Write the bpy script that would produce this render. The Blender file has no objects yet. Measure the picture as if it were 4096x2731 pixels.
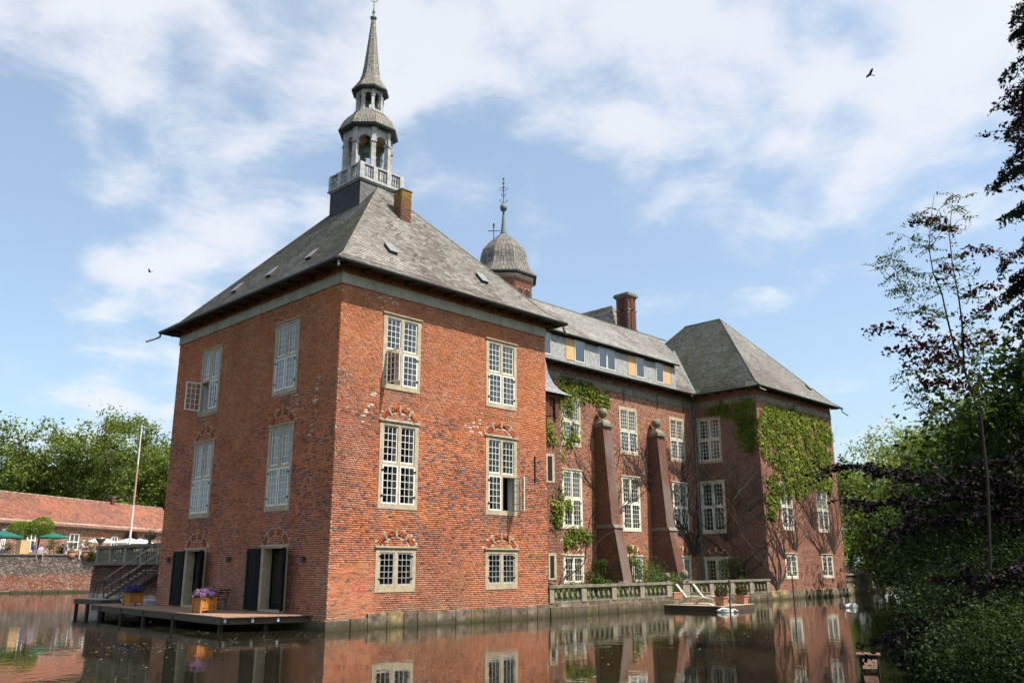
import bpy, bmesh, math, random
import numpy as np
from mathutils import Vector, Matrix
RNG = np.random.default_rng(7)
random.seed(7)
SC = bpy.context.scene
COL = SC.collection
# ------------------------------------------------------------------ camera
CP = np.array([-18.4165, -27.3182, 2.0922]); FPX = 3459.38; PITCH = .2573; ROLL = -.0034; YAW = .7966
_fw = np.array([math.sin(YAW)*math.cos(PITCH), math.cos(YAW)*math.cos(PITCH), math.sin(PITCH)])
_r0 = np.array([math.cos(YAW), -math.sin(YAW), 0]); _u0 = np.cross(_r0, _fw)
_rt = _r0*math.cos(ROLL)+_u0*math.sin(ROLL); _up = -_r0*math.sin(ROLL)+_u0*math.cos(ROLL)
cd = bpy.data.cameras.new('Camera'); cam = bpy.data.objects.new('Camera', cd); COL.objects.link(cam)
cd.sensor_width = 36; cd.lens = 36*FPX/4096; cd.clip_start = .1; cd.clip_end = 4000
cam.matrix_world = Matrix(((_rt[0], _up[0], -_fw[0], CP[0]), (_rt[1], _up[1], -_fw[1], CP[1]), (_rt[2], _up[2], -_fw[2], CP[2]), (0, 0, 0, 1)))
SC.camera = cam
def P(u, v, D):                      # a direction of view and a horizontal distance -> a place
    d = _fw+_rt*(u-2048)/FPX-_up*(v-1365.5)/FPX
    return CP+d*D/math.hypot(d[0], d[1])
# ------------------------------------------------------------------ world, sun, exposure
SUN = np.array([.40, -1.0, 1.70]); SUN /= np.linalg.norm(SUN)
SUN_EL = math.asin(SUN[2]); SUN_AZ = math.atan2(SUN[0], SUN[1])
W = bpy.data.worlds.new('World'); SC.world = W; W.use_nodes = True
nt = W.node_tree; nt.nodes.clear()
def N(t, **k):
    n = nt.nodes.new(t)
    for a, b in k.items(): setattr(n, a, b)
    return n
def L(a, b): nt.links.new(a, b)
def vmath(op, a, b=None, c=None):
    n = N('ShaderNodeVectorMath', operation=op)
    for i, x in enumerate((a, b, c)):
        if x is None: continue
        if hasattr(x, 'links'): L(x, n.inputs[i])
        else: n.inputs[i].default_value = x
    return n
def fm(op, a, b=None, c=None, clamp=False):
    n = N('ShaderNodeMath', operation=op); n.use_clamp = clamp
    for i, x in enumerate((a, b, c)):
        if x is None: continue
        if hasattr(x, 'links'): L(x, n.inputs[i])
        else: n.inputs[i].default_value = x
    return n.outputs[0]
out = N('ShaderNodeOutputWorld'); bg = N('ShaderNodeBackground')
sky = N('ShaderNodeTexSky', sky_type='NISHITA', sun_disc=False, sun_elevation=SUN_EL, sun_rotation=SUN_AZ,
        altitude=0, air_density=1.0, dust_density=2.2, ozone_density=1.6)
SKY_STRENGTH = .112
tc = N('ShaderNodeTexCoord')
sep = N('ShaderNodeSeparateXYZ'); L(tc.outputs['Generated'], sep.inputs[0])
zc = fm('MAXIMUM', fm('ADD', sep.outputs[2], .16), .06)
pl = N('ShaderNodeCombineXYZ')
L(fm('DIVIDE', sep.outputs[0], zc), pl.inputs[0]); L(fm('DIVIDE', sep.outputs[1], zc), pl.inputs[1])
warp = N('ShaderNodeTexNoise'); warp.inputs['Scale'].default_value = 1.6; warp.inputs['Detail'].default_value = 3
L(pl.outputs[0], warp.inputs['Vector'])
wv = vmath('MULTIPLY_ADD', warp.outputs['Color'], (.35, .35, .35), pl.outputs[0])
n1 = N('ShaderNodeTexNoise'); n1.inputs['Scale'].default_value = 1.15; n1.inputs['Detail'].default_value = 9; n1.inputs['Roughness'].default_value = .56
L(wv.outputs[0], n1.inputs['Vector'])
n2 = N('ShaderNodeTexNoise'); n2.inputs['Scale'].default_value = 4.5; n2.inputs['Detail'].default_value = 8; n2.inputs['Roughness'].default_value = .6
L(wv.outputs[0], n2.inputs['Vector'])
dens = fm('ADD', fm('MULTIPLY', n1.outputs['Fac'], .62), fm('MULTIPLY', n2.outputs['Fac'], .38))
# cloud banks of this day's sky, as directions: centre, tight, gain
def sdir(u, v):
    d = _fw+_rt*(u-2048)/FPX-_up*(v-1365.5)/FPX
    return tuple(d/np.linalg.norm(d))
BANKS = [((150, 200), 70, .15), ((560, 230), 60, .13), ((1120, 130), 55, .13), ((1680, 330), 45, .14), ((2350, 250), 40, .13), ((2700, 500), 60, .11), ((2250, 500), 70, .08),
         ((3300, 380), 45, .13), ((3800, 450), 45, .17), ((800, 880), 110, .15), ((680, 1080), 150, .10), ((1120, 880), 160, .10), ((3000, 1250), 150, .09), ((3500, 620), 60, .1),
         ((300, 650), 45, -.14), ((900, 620), 90, -.17), ((1750, 930), 90, -.16), ((2250, 1030), 90, -.18), ((2850, 1000), 90, -.16), ((3350, 1020), 90, -.14), ((200, 1250), 60, -.05), ((3500, 950), 60, -.06), ((2300, 1050), 90, -.05)]
for (uv, k, g) in BANKS:
    dt = vmath('DOT_PRODUCT', tc.outputs['Generated'], sdir(*uv)).outputs['Value']
    e = fm('EXPONENT', fm('MULTIPLY', fm('SUBTRACT', dt, 1.0), float(k)))
    dens = fm('ADD', dens, fm('MULTIPLY', e, g*.50))
mr = N('ShaderNodeMapRange', interpolation_type='SMOOTHERSTEP'); L(dens, mr.inputs['Value'])
mr.inputs['From Min'].default_value = .475; mr.inputs['From Max'].default_value = .675
mr.inputs['To Min'].default_value = .20; mr.inputs['To Max'].default_value = .90
skyb = N('ShaderNodeMixRGB', blend_type='MULTIPLY'); skyb.inputs[0].default_value = 1; L(sky.outputs[0], skyb.inputs[1]); skyb.inputs[2].default_value = (1.04, 1.16, 1.15, 1)
mix = N('ShaderNodeMixRGB'); L(mr.outputs[0], mix.inputs[0]); L(skyb.outputs[0], mix.inputs[1])
n3 = N('ShaderNodeTexNoise'); n3.inputs['Scale'].default_value = 2.3; n3.inputs['Detail'].default_value = 5; L(wv.outputs[0], n3.inputs['Vector'])
cr = N('ShaderNodeMixRGB'); L(n3.outputs['Fac'], cr.inputs[0]); cr.inputs[1].default_value = (4.3, 4.6, 5.05, 1); cr.inputs[2].default_value = (5.1, 5.2, 5.4, 1)
L(cr.outputs[0], mix.inputs[2])
L(mix.outputs[0], bg.inputs['Color']); bg.inputs['Strength'].default_value = SKY_STRENGTH
L(bg.outputs[0], out.inputs[0])
sd = bpy.data.lights.new('Sun', 'SUN'); sd.energy = 4.5; sd.angle = math.radians(.53); sd.color = (1, .955, .88)
so = bpy.data.objects.new('Sun', sd); COL.objects.link(so)
so.rotation_euler = Vector(SUN).to_track_quat('Z', 'Y').to_euler(); so.location = (0, 0, 60)
SC.view_settings.view_transform = 'Standard'; SC.view_settings.look = 'None'; SC.view_settings.exposure = 0.76; SC.view_settings.gamma = 1
SC.view_settings.use_curve_mapping = False
SC.render.engine = 'CYCLES'
SC.cycles.max_bounces = 6; SC.cycles.transparent_max_bounces = 10; SC.cycles.diffuse_bounces = 2; SC.cycles.glossy_bounces = 3; SC.cycles.transmission_bounces = 4
SC.cycles.caustics_reflective = False; SC.cycles.caustics_refractive = False
SC.cycles.use_denoising = True; SC.cycles.use_adaptive_sampling = True; SC.cycles.adaptive_threshold = .03
W.cycles.sampling_method = 'MANUAL'; W.cycles.sample_map_resolution = 512
# ------------------------------------------------------------------ materials
MATS = {}
def mat(name, col=(.5, .5, .5), rough=.8, attr=None, noise=0., nscale=3., col2=None, bump=0., bscale=40., spec=.3, metal=0., objcol=False, translucent=0., nvec='Object', stretch=None, wet=False):
    m = bpy.data.materials.new(name); m.use_nodes = True
    t = m.node_tree; nd = t.nodes; b = nd['Principled BSDF']
    def lk(a, c): t.links.new(a, c)
    b.inputs['Roughness'].default_value = rough; b.inputs['Metallic'].default_value = metal
    b.inputs['Specular IOR Level'].default_value = spec
    src = None
    if attr:
        a = nd.new('ShaderNodeAttribute'); a.attribute_name = attr; src = a.outputs['Color']
    elif objcol:
        a = nd.new('ShaderNodeObjectInfo'); src = a.outputs['Color']
    tcn = nd.new('ShaderNodeTexCoord'); vec = tcn.outputs[nvec]
    if stretch:
        mp = nd.new('ShaderNodeMapping'); mp.inputs['Scale'].default_value = stretch; lk(vec, mp.inputs[0]); vec = mp.outputs[0]
    if noise or col2:
        nz = nd.new('ShaderNodeTexNoise'); nz.inputs['Scale'].default_value = nscale; nz.inputs['Detail'].default_value = 7; nz.inputs['Roughness'].default_value = .62
        lk(vec, nz.inputs['Vector'])
        if col2:
            rp = nd.new('ShaderNodeMapRange'); rp.inputs['From Min'].default_value = .36; rp.inputs['From Max'].default_value = .66; lk(nz.outputs['Fac'], rp.inputs[0])
            mx = nd.new('ShaderNodeMixRGB'); lk(rp.outputs[0], mx.inputs[0]); mx.inputs[2].default_value = (*col2, 1)
            if src: lk(src, mx.inputs[1])
            else: mx.inputs[1].default_value = (*col, 1)
            src = mx.outputs[0]
        if noise:
            nz2 = nd.new('ShaderNodeTexNoise'); nz2.inputs['Scale'].default_value = nscale*3.7; nz2.inputs['Detail'].default_value = 6; lk(vec, nz2.inputs['Vector'])
            rp2 = nd.new('ShaderNodeMapRange'); rp2.inputs['From Min'].default_value = .25; rp2.inputs['From Max'].default_value = .75
            rp2.inputs['To Min'].default_value = 1-noise; rp2.inputs['To Max'].default_value = 1+noise*.8; lk(nz2.outputs['Fac'], rp2.inputs[0])
            mu = nd.new('ShaderNodeMixRGB'); mu.blend_type = 'MULTIPLY'; mu.inputs[0].default_value = 1
            if src: lk(src, mu.inputs[1])
            else: mu.inputs[1].default_value = (*col, 1)
            lk(rp2.outputs[0], mu.inputs[2]); src = mu.outputs[0]
    if wet:                                             # algae and tide mark just above the water
        gm = nd.new('ShaderNodeNewGeometry'); sx = nd.new('ShaderNodeSeparateXYZ'); lk(gm.outputs['Position'], sx.inputs[0])
        wn = nd.new('ShaderNodeTexNoise'); wn.inputs['Scale'].default_value = 2.2; wn.inputs['Detail'].default_value = 5; lk(gm.outputs['Position'], wn.inputs['Vector'])
        ad = nd.new('ShaderNodeMath'); ad.operation = 'MULTIPLY_ADD'; lk(wn.outputs['Fac'], ad.inputs[0]); ad.inputs[1].default_value = -.34; lk(sx.outputs[2], ad.inputs[2])
        wr = nd.new('ShaderNodeMapRange'); wr.inputs['From Min'].default_value = -.10; wr.inputs['From Max'].default_value = .10; wr.inputs['To Min'].default_value = .85; wr.inputs['To Max'].default_value = 0; lk(ad.outputs[0], wr.inputs[0])
        wx = nd.new('ShaderNodeMixRGB'); lk(wr.outputs[0], wx.inputs[0]); wx.inputs[2].default_value = (.055, .05, .022, 1)
        if src: lk(src, wx.inputs[1])
        else: wx.inputs[1].default_value = (*col, 1)
        src = wx.outputs[0]
    if src: lk(src, b.inputs['Base Color'])
    else: b.inputs['Base Color'].default_value = (*col, 1)
    if bump:
        bn = nd.new('ShaderNodeTexNoise'); bn.inputs['Scale'].default_value = bscale; bn.inputs['Detail'].default_value = 5; lk(vec, bn.inputs['Vector'])
        bp = nd.new('ShaderNodeBump'); bp.inputs['Strength'].default_value = bump; bp.inputs['Distance'].default_value = .02; lk(bn.outputs['Fac'], bp.inputs['Height']); lk(bp.outputs[0], b.inputs['Normal'])
    if translucent:
        o = nd['Material Output']; tr = nd.new('ShaderNodeBsdfTranslucent'); ms = nd.new('ShaderNodeMixShader'); ms.inputs[0].default_value = translucent
        if src:
            br = nd.new('ShaderNodeMixRGB'); br.blend_type = 'MULTIPLY'; br.inputs[0].default_value = 1; br.inputs[2].default_value = (1.5, 1.35, .6, 1); lk(src, br.inputs[1]); lk(br.outputs[0], tr.inputs[0])
        else: tr.inputs[0].default_value = (*col, 1)
        lk(b.outputs[0], ms.inputs[1]); lk(tr.outputs[0], ms.inputs[2]); lk(ms.outputs[0], o.inputs[0])
    MATS[name] = m
    return m
mat('brick', attr='col', rough=.9, noise=.22, nscale=9, bump=.5, bscale=55, spec=.15)
mat('brick_piece', objcol=True, rough=.9, noise=.22, nscale=9, bump=.5, bscale=55, spec=.15)
mat('mortar', (.56, .48, .375), .95, col2=(.36, .27, .20), nscale=.7, noise=.25, bump=.6, bscale=60, spec=.1)
mat('sandstone', (.50, .405, .26), .85, col2=(.36, .29, .20), nscale=2.2, noise=.22, bump=.3, bscale=40, spec=.2)
mat('frieze_stone', (.47, .44, .33), .85, col2=(.33, .32, .26), nscale=1.4, noise=.18, spec=.2, stretch=(1, 1, .35))
mat('quay_stone', attr='col', rough=.9, col2=(.15, .125, .09), nscale=1.9, noise=.35, bump=.6, bscale=25, spec=.2)
mat('quay_piece', objcol=True, rough=.9, col2=(.115, .088, .058), nscale=1.5, noise=.55, bump=.6, bscale=25, spec=.2, wet=True)
mat('weathered_or_shaded_stone', (.27, .235, .175), .9, col2=(.13, .12, .085), nscale=3.2, noise=.3, bump=.5, bscale=30, spec=.15)  # worn stone; on wing and pavilion friezes its dark tone paints in eave shade
mat('arch_grey', (.36, .31, .24), .9, col2=(.25, .21, .165), nscale=4, noise=.25)
mat('white_paint', (.78, .76, .68), .5, noise=.08, nscale=6, spec=.4)
mat('cream_paint', (.62, .57, .44), .6, noise=.12, nscale=5, spec=.3)
mat('grey_paint', (.50, .495, .47), .7, col2=(.27, .265, .24), nscale=3.5, noise=.15, spec=.3)
mat('plaster', (.58, .56, .52), .9, noise=.1, nscale=3)
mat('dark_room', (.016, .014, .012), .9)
mat('curtain', (.25, .25, .205), .9, noise=.15, nscale=4)
mat('slate', attr='col', rough=.72, noise=.28, nscale=5, bump=.3, bscale=45, spec=.22)
mat('slate_piece', objcol=True, rough=.72, noise=.28, nscale=5, bump=.3, bscale=45, spec=.22)
mat('slate_under', (.075, .072, .068), .9)
mat('dark_metal', (.03, .032, .033), .45, noise=.2, nscale=4, spec=.5)
mat('zinc', (.20, .205, .21), .55, noise=.2, nscale=3, metal=.3)
mat('post_stone', (.33, .28, .20), .9, col2=(.20, .17, .12), nscale=3, noise=.3)
mat('copper_green', (.17, .25, .21), .65, col2=(.09, .11, .10), nscale=4, noise=.2)
mat('soffit_wood', (.10, .068, .045), .85, col2=(.05, .035, .026), nscale=3, noise=.3)
mat('iron', (.022, .020, .019), .6, noise=.2)
mat('lead', (.26, .27, .28), .55, noise=.15)
mat('board_wood', (.62, .40, .19), .7, col2=(.50, .30, .13), nscale=2.5, noise=.12, stretch=(6, 6, .5))
mat('shutter_green', (.008, .011, .010), .6, noise=.15, spec=.12)
mat('deck_wood', objcol=True, rough=.75, noise=.22, nscale=3, bump=.25, bscale=30, spec=.2, stretch=(3, .6, 3))
mat('brown_timber', (.105, .072, .05), .8, col2=(.07, .05, .036), nscale=3, noise=.3)
mat('dark_timber', (.055, .042, .032), .85, col2=(.03, .026, .02), nscale=3, noise=.3)
mat('planter_wood', (.50, .20, .045), .6, col2=(.40, .15, .03), nscale=3, noise=.18, stretch=(5, 5, .6))
mat('pale_teak', (.62, .57, .49), .75, noise=.2, nscale=6)
mat('teak', (.46, .39, .31), .75, noise=.25, nscale=6)
mat('terracotta', (.48, .22, .13), .85, col2=(.40, .19, .12), nscale=5, noise=.15)
mat('vine', (.055, .04, .03), .9, noise=.3, nscale=8)
mat('dark_bark', (.024, .019, .015), .95, noise=.3, nscale=6)
mat('old_board', (.20, .105, .065), .85, col2=(.13, .075, .05), nscale=4, noise=.25)
mat('bark', (.085, .068, .05), .95, col2=(.05, .045, .032), nscale=5, noise=.35, bump=.8, bscale=14)
mat('leaf', attr='col', rough=.6, noise=.0, translucent=.30, spec=.12)
mat('purple_leaf', attr='col', rough=.6, translucent=.12, spec=.12)
mat('needle_leaf', attr='col', rough=.7, translucent=.12, spec=.2)
mat('petal', attr='col', rough=.7, translucent=.25, spec=.2)
mat('feather', (.62, .61, .58), .75, noise=.05)
mat('beak', (.55, .18, .03), .5)
mat('crow', (.014, .013, .014), .6)
mat('red_tile', attr='col', rough=.85, noise=.25, nscale=6, spec=.2)
mat('tile_under', (.16, .065, .04), .9)
mat('old_brick', attr='col', rough=.93, noise=.3, nscale=4, bump=.5, bscale=20, spec=.1)
mat('plain_brick', (.13, .058, .04), .92, col2=(.095, .048, .036), nscale=5, noise=.3, bump=.5, bscale=30, spec=.1)
mat('ground', (.055, .065, .025), .95, col2=(.075, .055, .032), nscale=.25, noise=.35, bump=.6, bscale=6)
mat('gravel', (.34, .30, .24), .95, noise=.2, nscale=2)
mat('lawn', (.06, .11, .02), .9, col2=(.09, .13, .03), nscale=1.2, noise=.3)
mat('green_canvas', (.015, .11, .075), .85, noise=.1)
mat('cream_canvas', (.76, .72, .62), .85, noise=.06)
mat('skin', (.50, .29, .20), .6)
mat('mooring_rust', (.10, .075, .06), .8, noise=.3)
mat('duckweed', (.16, .17, .055), .8, noise=.3)
mat('boat_white', (.62, .64, .66), .5, noise=.08)
# glass: sees through, mirrors at a slant
def glass_mat(name, tint, gloss):
    m = bpy.data.materials.new(name); m.use_nodes = True; t = m.node_tree; t.nodes.clear()
    o = t.nodes.new('ShaderNodeOutputMaterial'); a = t.nodes.new('ShaderNodeBsdfTransparent'); a.inputs[0].default_value = (*tint, 1)
    g = t.nodes.new('ShaderNodeBsdfGlossy'); g.inputs['Roughness'].default_value = .03; g.inputs[0].default_value = (.95, .97, 1, 1)
    nz = t.nodes.new('ShaderNodeTexNoise'); nz.inputs['Scale'].default_value = 2.5
    tcn = t.nodes.new('ShaderNodeTexCoord'); t.links.new(tcn.outputs['Object'], nz.inputs['Vector'])
    bp = t.nodes.new('ShaderNodeBump'); bp.inputs['Strength'].default_value = .25; bp.inputs['Distance'].default_value = .05; t.links.new(nz.outputs['Fac'], bp.inputs['Height']); t.links.new(bp.outputs[0], g.inputs['Normal'])
    lw = t.nodes.new('ShaderNodeLayerWeight'); lw.inputs['Blend'].default_value = .5
    pw = t.nodes.new('ShaderNodeMath'); pw.operation = 'POWER'; t.links.new(lw.outputs['Facing'], pw.inputs[0]); pw.inputs[1].default_value = 4.5
    f = t.nodes.new('ShaderNodeMath'); f.operation = 'MULTIPLY_ADD'; t.links.new(pw.outputs[0], f.inputs[0]); f.inputs[1].default_value = 1-gloss; f.inputs[2].default_value = gloss
    mx = t.nodes.new('ShaderNodeMixShader'); t.links.new(f.outputs[0], mx.inputs[0]); t.links.new(a.outputs[0], mx.inputs[1]); t.links.new(g.outputs[0], mx.inputs[2]); t.links.new(mx.outputs[0], o.inputs[0])
    MATS[name] = m
glass_mat('glass', (.86, .88, .86), .05)
glass_mat('old_glass', (.55, .58, .58), .13)
# moat water: dark, peaty, with slight wind ripple
def water_mat():
    m = bpy.data.materials.new('water'); m.use_nodes = True; t = m.node_tree; b = t.nodes['Principled BSDF']
    b.inputs['Base Color'].default_value = (.016, .014, .007, 1); b.inputs['Roughness'].default_value = .015; b.inputs['IOR'].default_value = 1.36; b.inputs['Specular IOR Level'].default_value = .62
    tcn = t.nodes.new('ShaderNodeTexCoord')
    def layer(scale, det, rot, sy):
        mp = t.nodes.new('ShaderNodeMapping'); mp.inputs['Rotation'].default_value = (0, 0, rot); mp.inputs['Scale'].default_value = (1, sy, 1); t.links.new(tcn.outputs['Object'], mp.inputs[0])
        nz = t.nodes.new('ShaderNodeTexNoise'); nz.inputs['Scale'].default_value = scale; nz.inputs['Detail'].default_value = det; t.links.new(mp.outputs[0], nz.inputs['Vector']); return nz.outputs['Fac']
    a = layer(1.3, 3, .75, 1.0); c = layer(5.5, 2, .75, .8); msk = layer(.09, 2, .2, 1)
    r = t.nodes.new('ShaderNodeMapRange'); r.inputs['From Min'].default_value = .42; r.inputs['From Max'].default_value = .62; r.inputs['To Min'].default_value = .25; r.inputs['To Max'].default_value = 1; t.links.new(msk, r.inputs[0])
    def mm(op, x, y):
        n = t.nodes.new('ShaderNodeMath'); n.operation = op
        for i, q in enumerate((x, y)):
            if hasattr(q, 'links'): t.links.new(q, n.inputs[i])
            else: n.inputs[i].default_value = q
        return n.outputs[0]
    h = mm('ADD', mm('MULTIPLY', a, .6), mm('MULTIPLY', mm('MULTIPLY', c, .4), r.outputs[0]))
    bp = t.nodes.new('ShaderNodeBump'); bp.inputs['Strength'].default_value = .13; bp.inputs['Distance'].default_value = .05; t.links.new(h, bp.inputs['Height']); t.links.new(bp.outputs[0], b.inputs['Normal'])
    MATS['water'] = m
water_mat()
# ------------------------------------------------------------------ mesh helpers
def link(o, parent=None):
    COL.objects.link(o)
    if parent is not None: o.parent = parent
    return o
def tag(o, label=None, cat=None, group=None, kind=None):
    if label: o['label'] = label
    if cat: o['category'] = cat
    if group: o['group'] = group
    if kind: o['kind'] = kind
    return o
def thing(name, label, cat, loc=(0, 0, 0), rz=0., group=None):
    o = bpy.data.objects.new(name, None); o.location = tuple(loc); o.rotation_euler = (0, 0, rz); o.empty_display_size = .3
    COL.objects.link(o); return tag(o, label, cat, group)
def dup(o, loc=None, rz=None, label=None):
    c = o.copy(); COL.objects.link(c)
    if loc is not None: c.location = tuple(loc)
    if rz is not None: c.rotation_euler = (0, 0, rz)
    if label: c['label'] = label
    for ch in list(o.children):
        q = ch.copy(); COL.objects.link(q); q.parent = c
        for g in list(ch.children):
            w = g.copy(); COL.objects.link(w); w.parent = q
    return c
def mesh_np(name, V, Q, col=None, m=None, parent=None, smooth=False, kind=None, label=None):
    V = np.asarray(V, np.float32); Q = np.asarray(Q, np.int32); k = Q.shape[1]
    me = bpy.data.meshes.new(name); me.vertices.add(len(V)); me.vertices.foreach_set('co', V.ravel())
    me.loops.add(Q.size); me.loops.foreach_set('vertex_index', Q.ravel())
    me.polygons.add(len(Q)); me.polygons.foreach_set('loop_start', np.arange(0, Q.size, k, dtype=np.int32)); me.polygons.foreach_set('loop_total', np.full(len(Q), k, np.int32))
    if smooth: me.polygons.foreach_set('use_smooth', np.ones(len(Q), bool))
    if col is not None:
        a = me.attributes.new('col', 'FLOAT_COLOR', 'FACE'); c4 = np.ones((len(Q), 4), np.float32); c4[:, :3] = col; a.data.foreach_set('color', c4.ravel())
    me.update(calc_edges=True)
    if m: me.materials.append(MATS[m])
    o = bpy.data.objects.new(name, me); link(o, parent)
    if kind: o['kind'] = kind
    if label: o['label'] = label
    return o
class MB:
    def __init__(s): s.v = []; s.f = []
    def add(s, v, f):
        k = len(s.v); s.v += [tuple(map(float, p)) for p in v]; s.f += [tuple(i+k for i in q) for q in f]; return s
    def box(s, x0, y0, z0, x1, y1, z1):
        return s.add([(x0, y0, z0), (x1, y0, z0), (x1, y1, z0), (x0, y1, z0), (x0, y0, z1), (x1, y0, z1), (x1, y1, z1), (x0, y1, z1)],
                     [(3, 2, 1, 0), (4, 5, 6, 7), (0, 1, 5, 4), (1, 2, 6, 5), (2, 3, 7, 6), (3, 0, 4, 7)])
    def hexa(s, p):                                     # 8 corners, lower ring then upper ring
        return s.add(p, [(3, 2, 1, 0), (4, 5, 6, 7), (0, 1, 5, 4), (1, 2, 6, 5), (2, 3, 7, 6), (3, 0, 4, 7)])
    def tube(s, pts, rad, n=6, cap=True):
        pts = [Vector(tuple(p)) for p in pts]; k = len(s.v)
        if not hasattr(rad, '__len__'): rad = [rad]*len(pts)
        ref = None
        for i, p in enumerate(pts):
            d = (pts[min(i+1, len(pts)-1)]-pts[max(i-1, 0)])
            if d.length < 1e-9: d = Vector((0, 0, 1))
            d.normalize()
            if ref is None: ref = d.orthogonal().normalized()
            a = (ref-d*ref.dot(d)); a = a.normalized() if a.length > 1e-6 else d.orthogonal().normalized(); ref = a; b = d.cross(a)
            for j in range(n):
                t = 2*math.pi*j/n; s.v.append(tuple(p+(a*math.cos(t)+b*math.sin(t))*rad[i]))
        for i in range(len(pts)-1):
            for j in range(n):
                s.f.append((k+i*n+j, k+i*n+(j+1) % n, k+(i+1)*n+(j+1) % n, k+(i+1)*n+j))
        if cap: s.f.append(tuple(k+j for j in reversed(range(n)))); e = k+(len(pts)-1)*n; s.f.append(tuple(e+j for j in range(n)))
        return s
    def lathe(s, prof, n=16, c=(0, 0, 0), rot=0., cap=True):
        k = len(s.v)
        for r, z in prof:
            for j in range(n):
                t = rot+2*math.pi*j/n; s.v.append((c[0]+r*math.cos(t), c[1]+r*math.sin(t), c[2]+z))
        for i in range(len(prof)-1):
            for j in range(n): s.f.append((k+i*n+j, k+i*n+(j+1) % n, k+(i+1)*n+(j+1) % n, k+(i+1)*n+j))
        if cap: s.f.append(tuple(k+j for j in reversed(range(n)))); e = k+(len(prof)-1)*n; s.f.append(tuple(e+j for j in range(n)))
        return s
    def obox(s, c, a, b, d):                            # centre and three half-axes
        c, a, b, d = (Vector(tuple(q)) for q in (c, a, b, d))
        return s.hexa([c-a-b-d, c+a-b-d, c+a+b-d, c-a+b-d, c-a-b+d, c+a-b+d, c+a+b+d, c-a+b+d])
    def bar(s, p, q, w, h=None, up=(0, 0, 1)):          # square bar
        p, q = Vector(tuple(p)), Vector(tuple(q)); d = q-p; a = d.cross(Vector(up))
        if a.length < 1e-6: a = d.cross(Vector((1, 0, 0)))
        a.normalize(); b = a.cross(d).normalized(); h = h or w
        return s.obox((p+q)/2, d/2, a*w/2, b*h/2)
    def build(s, name, m, parent=None, smooth=False, label=None, kind=None, loc=None, bevel=0):
        me = bpy.data.meshes.new(name); me.from_pydata(s.v, [], s.f); me.materials.append(MATS[m])
        if smooth: me.polygons.foreach_set('use_smooth', [True]*len(me.polygons))
        o = bpy.data.objects.new(name, me); link(o, parent)
        if loc is not None: o.location = tuple(loc)
        if label: o['label'] = label
        if kind: o['kind'] = kind
        if bevel:
            md = o.modifiers.new('bevel', 'BEVEL'); md.width = bevel; md.segments = 2; md.limit_method = 'ANGLE'
        return o
class VNoise:                                           # smooth random field for colour patches
    def __init__(s, seed): s.g = np.random.default_rng(seed).random((64, 64))
    def one(s, x, y):
        xi = np.floor(x).astype(int); yi = np.floor(y).astype(int); fx = x-xi; fy = y-yi; fx = fx*fx*(3-2*fx); fy = fy*fy*(3-2*fy)
        g = s.g; a = g[xi % 64, yi % 64]; b = g[(xi+1) % 64, yi % 64]; c = g[xi % 64, (yi+1) % 64]; d = g[(xi+1) % 64, (yi+1) % 64]
        return a*(1-fx)*(1-fy)+b*fx*(1-fy)+c*(1-fx)*fy+d*fx*fy
    def __call__(s, x, y, oct=3):
        x = np.asarray(x, float); y = np.asarray(y, float); r = 0; a = 1; t = 0
        for i in range(oct): r = r+a*s.one(x*2**i+i*7.3, y*2**i+i*3.1); t += a; a *= .55
        return r/t
def lerp(a, b, t): return np.asarray(a)*(1-np.asarray(t)[..., None])+np.asarray(b)*np.asarray(t)[..., None]
def sstep(a, b, x): t = np.clip((x-a)/(b-a), 0, 1); return t*t*(3-2*t)
class Face:                                             # a wall plane: u along, d outward, z up
    def __init__(s, O, ud, n): s.O = np.array(O, float); s.u = np.array(ud, float); s.n = np.array(n, float)
    def p(s, u, d, z): return s.O+s.u*u+s.n*d+np.array([0, 0, z])
    def pts(s, u, d, z): return s.O[None]+np.outer(u, s.u)+np.outer(d, s.n)+np.outer(z, [0, 0, 1])
    def box(s, mb, u0, u1, d0, d1, z0, z1):
        c = [(u0, d0), (u1, d0), (u1, d1), (u0, d1)]
        return mb.hexa([s.p(a, b, z0) for a, b in c]+[s.p(a, b, z1) for a, b in c])
# ------------------------------------------------------------------ setting: ground, water
def bank_y(x):
    return np.interp(x, [-400, -30, -16, -4, 6, 20, 45, 62, 70, 80, 400], [-27, -25.5, -25.2, -24, -21, -15.5, -7.2, -4.0, 3.5, 9.5, 12])
gx = np.concatenate([-np.geomspace(900, 45, 18), np.arange(-40, 100, 1.4), np.geomspace(102, 1200, 20)])
gy = np.concatenate([-np.geomspace(900, 50, 18), np.arange(-46, 30, 1.2), np.arange(31, 150, 6), np.geomspace(155, 1200, 18)])
GX, GY = np.meshgrid(gx, gy, indexing='ij')
vn = VNoise(3)
sdl = np.maximum.reduce([bank_y(GX)-GY, GX-82, GY-150, -130-GX])
GZ = np.clip(sdl*.55, -1.2, .75)+(vn(GX*.35, GY*.35)-.5)*.3*np.clip(sdl, 0, 1)
GZ += np.clip(sdl-8, 0, 40)*.02
idx = np.arange(GX.size).reshape(GX.shape)
Q = np.stack([idx[:-1, :-1], idx[1:, :-1], idx[1:, 1:], idx[:-1, 1:]], -1).reshape(-1, 4)
g = mesh_np('ground', np.stack([GX, GY, GZ], -1).reshape(-1, 3), Q, m='ground', smooth=True, kind='structure')
wm = MB().add([(-250, -60, 0), (120, -60, 0), (120, 200, 0), (-250, 200, 0)], [(0, 1, 2, 3)]).build('moat_water', 'water', kind='structure')
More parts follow.
